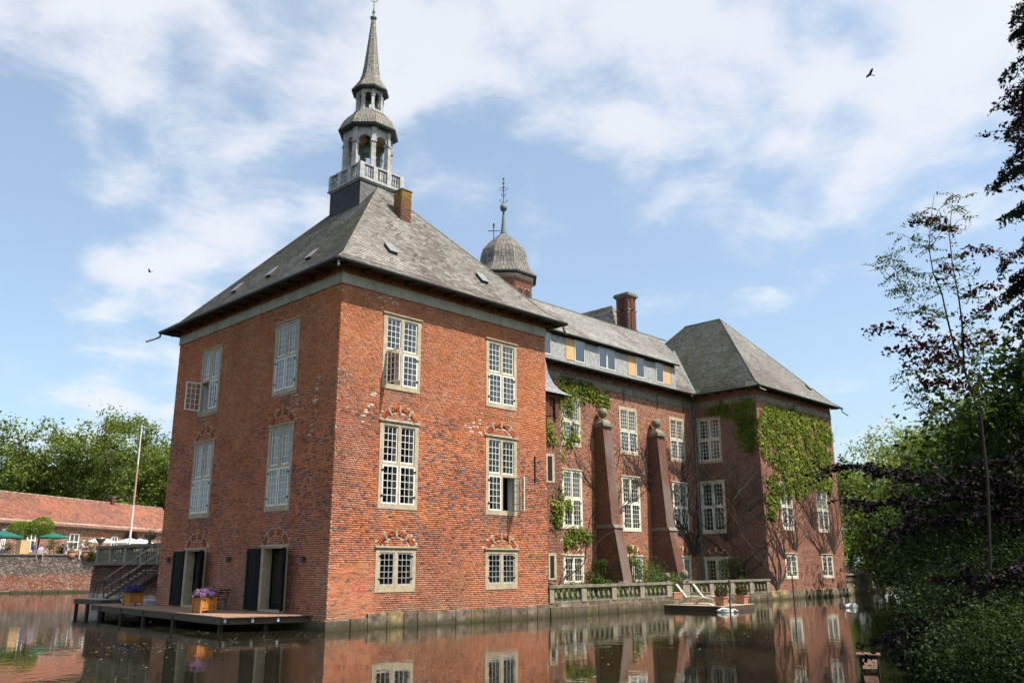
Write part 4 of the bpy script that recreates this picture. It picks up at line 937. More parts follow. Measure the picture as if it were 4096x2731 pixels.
# ------------------------------------------------------------------ octagonal dome turret and rear wing, chimney
DC = (25.48, 16.47)
do = MB().lathe([(2.25, 15), (2.25, 22.75), (2.4, 22.9), (2.4, 23.05)], 8, (*DC, 0), math.pi/8).build('dome_turret', 'mortar', castle)
for i in range(8):
    a0 = math.pi/8+i*math.pi/4; p0 = np.array([DC[0]+2.26*math.cos(a0), DC[1]+2.26*math.sin(a0)]); p1 = np.array([DC[0]+2.26*math.cos(a0+math.pi/4), DC[1]+2.26*math.sin(a0+math.pi/4)]); ud = (p1-p0)/np.linalg.norm(p1-p0); nn = (p0+p1)/2-np.array(DC); nn /= np.linalg.norm(nn)
    if np.dot(nn, CP[:2]-np.array(DC)) < 0: continue
    Fo = Face((*p0, 0), (*ud, 0), (*nn, 0)); ln = float(np.linalg.norm(p1-p0)); nic = [(ln*.16, ln*.42, 20.9, 22.1), (ln*.58, ln*.84, 20.9, 22.1)]
    brick_wall(Fo, ln, 19.5, 22.75, nic, [], wing_col(140+i, np.array([.26, .075, .05]), np.array([.19, .07, .05]), .2), do, 20+i, jit=.5)
    for (a, b, c, d) in nic:
        m = MB()
        K = 8; pts = [(a, c), (b, c), (b, d-.2)]+[((a+b)/2+(b-a)/2*math.cos(math.pi*k/K), d-.2+.2*math.sin(math.pi*k/K)) for k in range(1, K)]+[(a, d-.2)]
        m.add([Fo.p(u, -.003, z) for u, z in pts], [tuple(range(len(pts)))]); m.build('blind_niche', 'dark_timber', do)
MB().lathe([(2.55, 23.05), (2.66, 23.1), (2.66, 23.22), (2.6, 23.26)], 8, (*DC, 0), math.pi/8).build('gutter', 'dark_metal', castle)
oct_roof('dome', [(2.62, 23.22), (2.28, 23.62), (2.02, 24.05), (1.90, 24.5), (1.84, 24.95), (1.66, 25.45), (1.25, 25.98), (.78, 26.42), (.3, 26.85)], DC, castle, 3, size=.27, tint=(.19, .172, .145))
MB().lathe([(.34, 26.75), (.25, 27.0), (.17, 27.6), (.1, 28.4), (.08, 28.8), (.2, 28.84), (.28, 29.0), (.285, 29.1), (.24, 29.28), (.1, 29.38), (.045, 29.6), (.045, 30.7), (.13, 30.78), (.045, 30.88), (.045, 31.08), (.12, 31.15), (.045, 31.22), (.045, 31.45), (.12, 31.52), (.03, 31.6), (.02, 31.9)], 12, (*DC, 0)).build('dome_finial', 'copper_green', castle, smooth=True)
m = MB(); e = Vector((_rt[0], _rt[1], 0)).normalized(); c0 = Vector((*DC, 0))
for s in (-1, 1):
    for (zz, q) in ((29.5, .3), (30.0, .16), (30.5, .3)):
        m.tube([c0+Vector((0, 0, zz)), c0+e*s*q*.6+Vector((0, 0, zz+.05)), c0+e*s*q+Vector((0, 0, zz+.2)), c0+e*s*q*.8+Vector((0, 0, zz+.28))], .025, 5)
m.build('finial_scrolls', 'iron', castle)
m = MB(); b = Vector((24.95, 17.0, 0)); m.tube([b+Vector((0, 0, 25.5)), b+Vector((0, 0, 27.8))], .035, 6); m.tube([b-e*.45+Vector((0, 0, 27.17)), b+e*.45+Vector((0, 0, 27.17))], .03, 6); m.obox(b+Vector((.0, 0, 27.6)), e*.06, Vector((0, 0, .18)), Vector((-e.y, e.x, 0))*.01); m.build('weather_vane', 'iron', castle)
rp = [(0, 15.2), (6.6, 25.0)]
slate_side(castle, (47.7, 11.7, 15.2), (34.5, 11.7, 15.2), (0, 1, 0), rp, 1, 1, slate_col(151, tint=(.25, .235, .19)), 15, expo=.25, width=.4)
slate_side(castle, (34.5, 11.7, 15.2), (34.5, 40, 15.2), (1, 0, 0), rp, 1, 0, slate_col(152, tint=(.25, .235, .19)), 16, expo=.25, width=.4)
bc = MB().box(37.67, 14.0, 19.5, 38.75, 15.2, 24.1).build('big_chimney', 'mortar', castle)
chimney_bricks(37.67, 38.75, 14.0, 15.2, 20.0, 24.1, bc, 95)
m = MB(); m.box(37.6, 13.93, 22.95, 38.82, 15.27, 23.08); m.box(37.58, 13.91, 24.1, 38.84, 15.29, 24.22); m.box(37.48, 13.81, 24.22, 38.94, 15.39, 24.36); m.box(37.55, 13.88, 24.36, 38.87, 15.32, 24.48); m.build('chimney_cap', 'weathered_or_shaded_stone', bc)
m = MB(); m.box(38.0, 13.93, 20.2, 38.4, 13.985, 24.1); m.box(37.6, 14.4, 20.2, 37.655, 14.8, 24.1); m.build('chimney_rib', 'plain_brick', bc)
# ------------------------------------------------------------------ ivy pavilion
pm, pg = (4.76, 8.2), (1.36, 3.16)
pa_, pb_ = (40.8-PX, 42.65-PX), (46.6-PX, 48.5-PX)
op = [(*pa_, *pm), (*pb_, *pm), (*pa_, *pg), (*pb_, *pg)]
w4 = wall_sheet(F_pf, PX2-PX, 0, 15.0, [(a+.01, b-.01, c+.01, d-.01) for a, b, c, d in op], -.006, 'mortar', castle, 'pavilion_wall')
brick_wall(F_pf, PX2-PX, .62, 13.95, op, [], wing_col(161, np.array([.36, .14, .085]), np.array([.27, .11, .075]), .18), w4, 17)
for c in (pa_, pb_): window(F_pf, castle, *c, *pm, stone='cream_paint'); window(F_pf, castle, *c, *pg, rows=(4,), stone='cream_paint', sill=.15, cols=2)
pt_, pml, pgl = (9.75, 13.2), (4.6, 8.4), (.9, 2.9); PD = MY-PY
yl = (6.42-PY, 8.5-PY)
op = [(*yl, *pt_), (*yl, *pml), (*yl, *pgl)]
w5 = wall_sheet(F_pl, PD, 0, 15.0, [(a+.01, b-.01, c+.01, d-.01) for a, b, c, d in op], -.006, 'mortar', castle, 'pavilion_side_wall')
rg = [arch_ring(sum(yl)/2, pgl[1], 1.1, .7, .28)]
brick_wall(F_pl, PD, .5, 13.95, op, rg, wing_col(171, np.array([.20, .08, .05]), np.array([.14, .062, .043]), .25), w5, 18)  # dark brick behind vines, darkened further to paint this side's shade
arch(F_pl, w5, sum(yl)/2, pgl[1], 1.1, .7, .28, stone='cream_paint')
window(F_pl, castle, *yl, *pt_, lintel=False); window(F_pl, castle, *yl, *pml, stone='cream_paint'); window(F_pl, castle, *yl, *pgl, rows=(6,), stone='cream_paint', sashm='cream_paint', sill=.05)
frieze(F_pf, 0, PX2-PX, 13.95, 14.4, 5, d=.04, m_='weathered_or_shaded_stone'); frieze(F_pl, 0, PD, 13.95, 14.4, 6, d=.04, m_='weathered_or_shaded_stone')  # darker stone again, with the eave's shade put into its colour
for F, W_, cs in ((F_pf, PX2-PX, 181), (F_pl, PD, 182)): brick_wall(F, W_, 14.4, 15.25, [], [], wing_col(cs, np.array([.20, .06, .04]), np.array([.16, .05, .035])), w4, cs, name='cornice_brick')  # bricks under the pavilion eave painted dark for the shade there
plinth(F_pf, 0, PX2-PX, .6, 9, d=.1, mn=.8, mx=1.4, col=(.33, .27, .19))
px0, px1, py0, py1 = PX-.70, PX2+.70, PY-.70, 20.0
hx2 = (px1-px0)/2; PP = [(0, MZ), (.6, MZ+.45), (hx2, 22.6)]
slate_side(castle, (px0, py0, MZ), (px1, py0, MZ), (0, 1, 0), PP, 1, 1, slate_col(191, tint=(.24, .222, .195), pale=(.34, .32, .285), amount=.45), 21)
slate_side(castle, (px0, 13.0+hx2, MZ), (px0, py0, MZ), (1, 0, 0), PP, 1, 1, slate_col(201, tint=(.185, .175, .135), lichen=(.14, .13, .085), pale=(.27, .26, .235), amount=.7), 22)
hipcap([(px0, py0, MZ+.03), (px0+.6, py0+.6, MZ+.48), (px0+hx2, py0+hx2, 22.62)], m='dark_metal'); hipcap([(px1, py0, MZ+.03), (px1-.6, py0+.6, MZ+.48), (px0+hx2, py0+hx2, 22.62)], m='weathered_or_shaded_stone'); hipcap([(px0+hx2, py0+hx2, 22.62), (px0+hx2, 13.0, 22.62)], name='ridge_cap')
eaves((px0, px1, py0, MY-.72), MZ, .70, 'SW'); spout((px1, py0, MZ-.08), (.9, -.3, 0), .6); spout((px0+.1, py0-.02, MZ-.08), (.5, -.8, 0), .3)
skylight((48.9, py0+1.6, MZ+.45+1.0*1.15), (1, 0, 0), (0, 1, 1.15), .4, .55)
MB().tube([(px0+.06, MY-.66, MZ+.05), (px0+4.4, MY-.66+4.6, MZ+4.95)], .12, 5).build('valley_flashing', 'copper_green', castle)
sg = MB()
for y in np.arange(py0+1.2, MY-1.1, .14): sg.bar((px0+.12, y, MZ+.12), (px0+.16, y, MZ+.38), .03)
sg.bar((px0+.14, py0+1.1, MZ+.38), (px0+.14, MY-1, MZ+.38), .035); sg.bar((px0+.12, py0+1.1, MZ+.22), (px0+.12, MY-1, MZ+.22), .035); sg.build('snow_guard', 'iron', castle)
# hidden body of the house, so that it is solid from every side
m = MB(); m.box(3.5, 2.1, 0, TX-.46, TY-.46, 14.1); m.box(TX-.45, .04, 0, TX-.03, TY-.03, 14.1); m.box(.04, TY-.45, 0, TX-.46, TY-.03, 14.1)
m.box(MX0-.02, MY+2.1, 0, PX+.5, 18.6, 14.9); m.box(PX+2.1, PY+2.1, 0, PX2-.46, 19, 15.0); m.box(PX2-.45, PY+.04, 0, PX2-.03, 19, 15.2); m.build('inner_walls', 'plain_brick', castle)
# ------------------------------------------------------------------ garden terrace along the moat
TS = .1268; TA = math.atan(TS)
def ty(x): return TS*(x-11.8)
tu = np.array([math.cos(TA), math.sin(TA), 0]); tn = np.array([math.sin(TA), -math.cos(TA), 0])
F_t = Face((11.82, .0, 0), tu, tn)
def tu_of(x): return (x-11.82)/math.cos(TA)
m = MB(); m.add([(11.81, .02, .46), (23.7, ty(23.7), .46), (23.7, MY, .46), (11.81, MY, .46)], [(0, 1, 2, 3)]); m.add([(23.7, ty(23.7), .46), (38.39, ty(38.3), .46), (38.39, MY, .46), (23.7, MY, .46)], [(0, 1, 2, 3)])
tl = m.build('garden_terrace', 'lawn', kind='structure')
quay = thing('quay_wall', 'low stone quay wall with stained blocks under the garden balustrade', 'wall')
plinth(F_t, 0, tu_of(38.35), .42, 21, d=.14, par=quay, mn=.7, mx=1.3, col=(.19, .145, .098))
plinth(F_t, 0, tu_of(38.35), .60, 22, d=.03, par=quay, mn=1.2, mx=2.0, col=(.21, .165, .115))
BALU = [(.085, 0), (.085, .03), (.05, .06), (.065, .09), (.105, .17), (.10, .24), (.068, .36), (.045, .46), (.042, .52), (.075, .55), (.085, .585)]
BMESH = None
def baluster(par, p, h=.60, m='weathered_or_shaded_stone', sc=1.):
    global BMESH
    if BMESH is None:
        b = MB().lathe([(r, z) for r, z in BALU], 10); BMESH = bpy.data.meshes.new('baluster'); BMESH.from_pydata(b.v, [], b.f); BMESH.materials.append(MATS[m]); BMESH.polygons.foreach_set('use_smooth', [True]*len(BMESH.polygons))
    o = bpy.data.objects.new('baluster', BMESH); link(o, par); o.location = tuple(p); o.scale = (sc, sc, h/.585); return o
def balustrade(name, label, F, posts, z0, z1, n, balls=(), railext=.06, group=None, sc=1.):
    """stone posts, turned balusters and a coping rail"""
    t = thing(name, label, 'balustrade', group=group)
    a, b = posts[0][0], posts[-1][1]; m = MB(); F.box(m, a-railext, b+railext, -.20, .10, z1-.13, z1); F.box(m, a-railext+.03, b+railext-.03, -.17, .07, z1-.17, z1-.13); m.build('rail', 'weathered_or_shaded_stone', t)
    for i, (p, q) in enumerate(posts):
        m = MB(); F.box(m, p, q, -.17, .06, z0, z1-.17); m.build('post', 'post_stone', t)
        if i < len(posts)-1:
            u0, u1 = q, posts[i+1][0]; m = MB(); F.box(m, u0, u1, -.14, .03, z0, z0+.07); m.build('foot_rail', 'weathered_or_shaded_stone', t)
            for k in range(n): baluster(t, F.p(u0+(u1-u0)*(k+.5)/n, -.055, z0+.07), z1-.17-z0-.07, sc=sc)
        for (bi, r) in balls:
            if bi == i:
                c = F.p((p+q)/2, -.05, z1); MB().lathe([(r*1.0, 0), (r*.95, .03), (r*.5, .07), (r*.42, .14), (r*.6, .17), (r*.92, .17+.25*r), (r*1.08, .17+r), (r*.98, .17+1.5*r), (r*.6, .17+2*r), (.01, .17+2.15*r)], 18, c).build('ball_finial', 'weathered_or_shaded_stone', t, smooth=True)
    return t
px_ = [(11.86, 12.2), (14.49, 14.94), (17.28, 17.74), (20.14, 20.62), (23.13, 23.75)]
balustrade('garden_balustrade', 'stone balustrade with pear-shaped balusters between tower and moat gate', F_t, [(tu_of(a), tu_of(b)) for a, b in px_], .60, 1.38, 5, balls=((4, .155),))
px_ = [(25.11, 25.96), (28.64, 29.21), (31.67, 32.29), (34.74, 35.36), (37.68, 38.25)]
balustrade('garden_balustrade', 'stone balustrade behind the deck chairs, ending at the ivy pavilion', F_t, [(tu_of(a), tu_of(b)) for a, b in px_], .50, 1.40, 4, balls=((0, .22),))
F_e = Face((50.65, 3.9, 0), (.9806, .196, 0), (.196, -.9806, 0))
balustrade('garden_balustrade', 'short stone balustrade under pink hydrangeas at far pavilion corner', F_e, [(.3, 1.3), (6.2, 7.1), (11.5, 12.3)], .80, 1.66, 8)
qe = thing('quay_wall', 'low mossy stone quay end beyond the ivy pavilion', 'wall'); plinth(F_e, 0, 17.2, .42, 31, d=.15, par=qe, mn=1.2, mx=2.2, col=(.26, .22, .12)); plinth(F_e, 0, 17.0, .80, 32, d=.05, par=qe, mn=1.2, mx=2.2, col=(.26, .22, .14))
m = MB(); m.add([F_e.p(0, -.02, .75), F_e.p(17, -.02, .75), F_e.p(17, -12, .75), F_e.p(0, -12, .75)], [(0, 1, 2, 3)]); m.build('terrace_end', 'ground', kind='structure')
# ------------------------------------------------------------------ wooden decks
def deck(name, label, quad, z, pw, m, col, seed, beams=True, posts=(), along=0, thick=.035):
    """quad = four plan corners; boards run along edge 0-1"""
    t = thing(name, label, 'deck'); q = [np.array(p, float) for p in quad]; r = random.Random(seed)
    wid = np.linalg.norm(q[3]-q[0]); n = int(round(wid/pw)); e = .006/wid
    for k in range(n):
        f0, f1 = k/n+e, (k+1)/n-e; a0, a1, b1, b0 = q[0]*(1-f0)+q[3]*f0, q[0]*(1-f1)+q[3]*f1, q[1]*(1-f1)+q[2]*f1, q[1]*(1-f0)+q[2]*f0
        mb = MB().hexa([(*a0, z-thick), (*b0, z-thick), (*b1, z-thick), (*a1, z-thick), (*a0, z), (*b0, z), (*b1, z), (*a1, z)]); o = mb.build('plank', m, t); s = r.uniform(.8, 1.2); o.color = (col[0]*s, col[1]*s, col[2]*s, 1)
    mb = MB(); c = sum(q)/4
    for i in range(4):
        a, b = q[i]+(c-q[i])*.02, q[(i+1) % 4]+(c-q[(i+1) % 4])*.02; mb.bar((*a, z-thick-.12), (*b, z-thick-.12), .06, .22)
    mb.build('fascia', 'brown_timber', t)
    for (x, y) in posts: MB().box(x-.07, y-.07, -.8, x+.07, y+.07, z-thick-.02).build('pile', 'dark_timber', t)
    for k in range(5):
        f = .12+k*.19; a = q[0]*(1-f)+q[1]*f; b = q[3]*(1-f)+q[2]*f; MB().bar((*(a+(b-a)*.02), z-.16), (*(b-(b-a)*.01), z-.16), .09, .14).build('joist', 'dark_timber', t)
    return t
DZ = .53
dk1 = deck('timber_deck', 'long brown timber deck on piles along the shaded tower wall', [(-3.05, 1.75), (-1.45, 17.9), (-.02, 17.9), (-.02, .85)], DZ, .145, 'deck_wood', (.33, .19, .12), 1,
           posts=[(-2.85, 2.2), (-1.4, 1.7), (-2.55, 6.5), (-2.2, 10.0), (-1.9, 13.0), (-1.6, 16.2), (-1.0, 6.4), (-.9, 10), (-.8, 13)])
for (x, y) in ((-2.9, 1.83), (-2.0, 1.55), (-1.15, 1.28)): MB().box(x-.04, y-.03, DZ-.2, x+.04, y+.03, DZ-.08).build('bracket', 'boat_white', dk1)
dk2 = deck('bathing_deck', 'small timber landing deck with deck chairs in front of the garden gate', [(21.15, -3.2), (25.3, -2.7), (24.95, .85), (21.2, .3)], .27, .14, 'deck_wood', (.36, .27, .20), 2, posts=[(21.3, -3.0), (23.2, -2.85), (25.15, -2.55), (21.3, .1), (25.0, .6), (23.2, -1)])
def planter(name, label, loc, rz):
    t = thing(name, label, 'planter', loc, rz, 'orange planter boxes on the long deck'); s = .30; H = .56
    for a in range(4):
        R_ = Matrix.Rotation(a*math.pi/2, 4, 'Z')
        for k in range(4):
            x0, x1 = -s+.04+k*.13+.004, -s+.04+(k+1)*.13-.004; b = MB().box(x0, -s+.005, .10, x1, -s+.03, H-.02); b.v = [tuple(R_ @ Vector(v)) for v in b.v]; b.build('board', 'planter_wood', t)
        for z0, z1 in ((.10, .16), (.19, .235), (H-.06, H)):
            b = MB().box(-s-.012, -s-.012, z0, s+.012, -s+.004, z1); b.v = [tuple(R_ @ Vector(v)) for v in b.v]; b.build('rail', 'planter_wood', t)
    for sx in (-1, 1):
        for sy in (-1, 1): MB().box(sx*s-.035, sy*s-.035, 0, sx*s+.035, sy*s+.035, H+.015).build('corner_post', 'planter_wood', t)
    MB().box(-s+.03, -s+.03, .2, s-.03, s-.03, H-.06).build('soil', 'ground', t)
    return t
pl1 = planter('planter_box', 'orange wooden planter box on the sunny edge of the long deck', (-2.0, 5.25, DZ), math.radians(4))
pl2 = planter('planter_box', 'orange wooden planter box in shade at far end of the long deck', (-.85, 14.5, DZ), math.radians(4))
# ------------------------------------------------------------------ foliage helpers
def leaf_quads(c, size, r, up=.35, aspect=.55, nrm=None):
    """diamond leaves at points c"""
    n = len(c); nn = r.normal(size=(n, 3)); nn[:, 2] = np.abs(nn[:, 2])+up
    if nrm is not None: nn = nn*.55+nrm
    nn /= np.linalg.norm(nn, axis=1)[:, None]; t = r.normal(size=(n, 3)); t -= nn*(t*nn).sum(1)[:, None]; t /= np.linalg.norm(t, axis=1)[:, None]; b = np.cross(nn, t)
    s = (size*(.65+.7*r.random(n)))[:, None]; f = nn*s*.12
    return np.stack([c-t*s*.5, c+b*s*aspect*.5+f, c+t*s*.5, c-b*s*aspect*.5+f], 1).reshape(-1, 3), np.arange(n*4).reshape(-1, 4)
def leaf_cols(n, r, a, b, clump=None, var=.35):
    t = r.random(n) if clump is None else np.clip(clump+.35*(r.random(n)-.5), 0, 1)
    return np.clip(lerp(np.array(a), np.array(b), t)*(1-var/2+var*r.random((n, 1))), .002, .9)
def shrub(name, label, cat, loc, rx, ry, h, n, size, ca, cb, seed, m='leaf', group=None, stems=6, flat=.2, clumps=None, part='foliage'):
    r = np.random.default_rng(seed); t = thing(name, label, cat, loc, 0, group); k = clumps or max(8, n//90)
    d = r.normal(size=(k, 3)); d /= np.linalg.norm(d, axis=1)[:, None]; d[:, 2] = d[:, 2]*.5+.5; rad = .55+.45*r.random((k, 1))**.5
    cc = d*rad*np.array([rx, ry, h])*np.array([1, 1, .9])+np.array([0, 0, h*flat*.3]); cs = r.random(k); ci = r.integers(0, k, n); cr = .28*min(rx, h)
    p = cc[ci]+r.normal(size=(n, 3))*cr*np.array([1, 1, .7]); p[:, 2] = np.maximum(p[:, 2], .03)
    V, Q_ = leaf_quads(p, np.full(n, size), r); mesh_np(part, V, Q_, leaf_cols(n, r, ca, cb, cs[ci]), m, t)
    s = MB()
    for i in range(stems): e = cc[r.integers(0, k)]; s.tube([(r.normal()*.05, r.normal()*.05, -.05), tuple(e*.5+r.normal(size=3)*.05), tuple(e)], [.03*h**.5, .02*h**.5, .008], 5)
    s.build('stem', 'bark', t); return t
def hydrangea(label, loc, R_, heads, ca, cb, seed, hr=.11, leafn=420, h=.42):
    r = np.random.default_rng(seed); t = thing('hydrangea', label, 'flowering plant', loc)
    p = r.normal(size=(leafn, 3))*np.array([R_*.42, R_*.42, h*.28])+np.array([0, 0, h*.42]); V, Q_ = leaf_quads(p, np.full(leafn, .11), r); mesh_np('foliage', V, Q_, leaf_cols(leafn, r, (.03, .07, .012), (.07, .15, .03)), 'leaf', t)
    for i in range(heads):
        a = 2*math.pi*(i*.618); q = math.sqrt((i+.5)/heads); c = np.array([R_*q*math.cos(a), R_*q*math.sin(a), h*(1.0-.55*q*q)+.03*r.normal()]); n = 70
        d = r.normal(size=(n, 3)); d /= np.linalg.norm(d, axis=1)[:, None]; pp = c+d*hr*np.array([1, 1, .75])*(.85+.25*r.random((n, 1))); V, Q_ = leaf_quads(pp, np.full(n, .05), r, up=0, aspect=.95, nrm=d*1.2); mesh_np('flower_head', V, Q_, leaf_cols(n, r, ca, cb, None, .3), 'petal', t)
    s = MB()
    for i in range(5): s.tube([(0, 0, -.1), (r.normal()*R_*.4, r.normal()*R_*.4, h*.8)], [.015, .008], 5)
    s.build('stem', 'bark', t); return t
hydrangea('mauve hydrangea blooming in the sunny orange planter box', (-2.0, 5.25, DZ+.46), .42, 15, (.46, .20, .36), (.24, .16, .42), 3)
hydrangea('dark violet hydrangea in the far shaded orange planter box', (-.85, 14.5, DZ+.46), .42, 15, (.13, .06, .26), (.08, .05, .24), 4)
# bistro table and folding chairs by the tower wall
t = thing('bistro_table', 'thin dark folding metal table standing against the tower wall', 'table', (-.55, 7.55, DZ), 0)
MB().box(-.35, -.35, .70, .35, .35, .72).build('table_top', 'iron', t)
for s in (-1, 1):
    MB().tube([(-.30, s*.30, 0), (.0, s*.27, .36), (.28, s*.26, .70)], .014, 6).build('leg', 'iron', t); MB().tube([(.30, s*.30, 0), (0, s*.25, .36), (-.28, s*.24, .70)], .014, 6).build('leg', 'iron', t)
def fchair(label, loc, rz):
    c = thing('folding_chair', label, 'chair', loc, rz, 'dark folding chairs by the tower wall')
    sm = MB()
    for k in range(5): sm.box(-.2, -.2+k*.085, .43, .2, -.2+k*.085+.06, .445)
    sm.build('seat', 'iron', c); bm = MB()
    for z in (.66, .76): bm.box(-.2, .285, z, .2, .3, z+.06)
    bm.build('backrest', 'iron', c)
    for s in (-1, 1):
        MB().tube([(s*.19, -.22, 0), (s*.19, .06, .43), (s*.19, .30, .86)], .017, 6).build('leg', 'iron', c); MB().tube([(s*.17, .26, 0), (s*.17, -.19, .44)], .017, 6).build('leg', 'iron', c)
    return c
fchair('dark folding chair behind the bistro table, back to the far door', (-.6, 8.35, DZ), math.radians(10)); fchair('dark folding chair beside the bistro table, towards the near door', (-.55, 6.65, DZ), math.radians(172))
# deck chairs
def steamer(label, loc, rz):
    c = thing('deck_chair', label, 'deck chair', loc, rz, 'slatted deck chairs on the landing deck')
    for k in range(7): x = -.24+k*.08; MB().hexa([(x-.034, .32, .36), (x+.028, .32, .36), (x+.028, .34, .36), (x-.028, .34, .36), (x-.028, .78, 1.02), (x+.028, .78, 1.02), (x+.028, .80, 1.02), (x-.028, .80, 1.02)]).build('back_slat', 'pale_teak', c)
    for k in range(9): y = .28-k*.085; z = .36-.0*k+.05*math.sin(k*.4); MB().box(-.27, y-.03, z, .27, y+.03, z+.02).build('seat_slat', 'pale_teak', c)
    for k in range(7): y = -.52-k*.08; MB().box(-.23, y-.028, .385-.02*k, .23, y+.028, .402-.02*k).build('foot_slat', 'pale_teak', c)
    for s in (-1, 1):
        MB().tube([(s*.28, .84, 1.06), (s*.28, .30, .34), (s*.28, -.25, 0)], .02, 6).build('back_rail', 'teak', c); MB().tube([(s*.3, .75, 0), (s*.3, .3, .30), (s*.3, -.3, .40), (s*.27, -1.05, .28), (s*.27, -1.1, 0)], .02, 6).build('leg', 'teak', c)
        MB().obox((s*.31, .15, .60), (.03, 0, 0), (0, .33, .02), (0, 0, .012)).build('armrest', 'teak', c); MB().tube([(s*.30, -.14, .60), (s*.30, -.2, .38)], .016, 6).build('arm_support', 'teak', c)
    return c
steamer('grey teak deck chair on the landing deck, nearer the balustrade gate post', (22.35, -.75, .27), math.radians(24)); steamer('grey teak deck chair on the landing deck, next to the box ball pot', (23.2, -1.25, .27), math.radians(24))
def pot(label, loc, rz, blabel, seed):
    t = thing('terracotta_pot', label, 'pot', loc, rz, 'square terracotta pots on the landing deck'); m = MB(); s0, s1, h = .22, .26, .44
    m.hexa([(-s0, -s0, 0), (s0, -s0, 0), (s0, s0, 0), (-s0, s0, 0), (-s1, -s1, h-.06), (s1, -s1, h-.06), (s1, s1, h-.06), (-s1, s1, h-.06)]); m.build('body', 'terracotta', t); MB().box(-s1-.03, -s1-.03, h-.06, s1+.03, s1+.03, h).build('rim', 'terracotta', t)
    r = np.random.default_rng(seed); b = thing('box_ball', blabel, 'topiary', (loc[0], loc[1], loc[2]+h+.20), 0, 'clipped box balls in pots'); n = 2600; d = r.normal(size=(n, 3)); d /= np.linalg.norm(d, axis=1)[:, None]; p = d*np.array([.33, .33, .29])*(.78+.25*r.random((n, 1))); V, Q_ = leaf_quads(p, np.full(n, .045), r, up=.2)
    mesh_np('foliage', V, Q_, leaf_cols(n, r, (.035, .05, .012), (.10, .075, .02)), 'leaf', b); MB().tube([(0, 0, -.3), (0, 0, .0)], .03, 6).build('stem', 'bark', b)
pot('square terracotta pot on the landing deck, beside the near deck chair', (22.0, -2.7, .27), .1, 'dark clipped box ball in the pot beside the deck chair', 1)
pot('square terracotta pot at the right end of the landing deck', (24.9, -2.2, .27), .1, 'dark clipped box ball at right end of the landing deck', 2)
for i, (x, y) in enumerate(((21.65, -2.35), (21.95, -2.75+.35))):
    pass
t = thing('wooden_clogs', 'pair of pale shoes left on the landing deck below the chairs', 'shoes', (21.45, -2.45, .27), .6)
for s in (-1, 1):
    m = MB().lathe([(.04, 0), (.055, .02), (.05, .06), (.03, .08)], 10); m.v = [(x+s*.12, y*2.4, z) for x, y, z in m.v]; m.build('shoe', 'cream_canvas', t, smooth=True)
tp = thing('terracotta_trough', 'long terracotta trough standing in the garden gate gap', 'planter', (24.4, 1.7, .46), TA); m = MB().hexa([(-.5, -.16, 0), (.5, -.16, 0), (.5, .16, 0), (-.5, .16, 0), (-.55, -.2, .3), (.55, -.2, .3), (.55, .2, .3), (-.55, .2, .3)]); m.build('body', 'terracotta', tp); MB().box(-.57, -.22, .3, .57, .22, .35).build('rim', 'terracotta', tp)
shrub('box_bush', 'bright green round bush in the gap of the garden balustrade', 'bush', (24.35, 2.6, .46), .55, .5, .75, 2200, .07, (.05, .10, .015), (.16, .24, .03), 5)
# mooring poles
for (lab, loc, h, tilt) in (('thin dark mooring pole standing in the moat before the landing deck', (20.2, -4.25, 0), 1.5, .03), ('thin rusty pole in the moat in front of the ivy pavilion', (26.5, -4.4, 0), 1.75, -.02)):
    t = thing('mooring_pole', lab, 'pole', loc); MB().tube([(0, 0, -.6), (tilt, 0, h*.5), (tilt*2, 0, h)], [.045, .04, .035], 8).build('shaft', 'mooring_rust', t); MB().lathe([(.05, 0), (.05, .03), (.02, .05)], 8, (tilt*2, 0, h)).build('cap', 'iron', t)
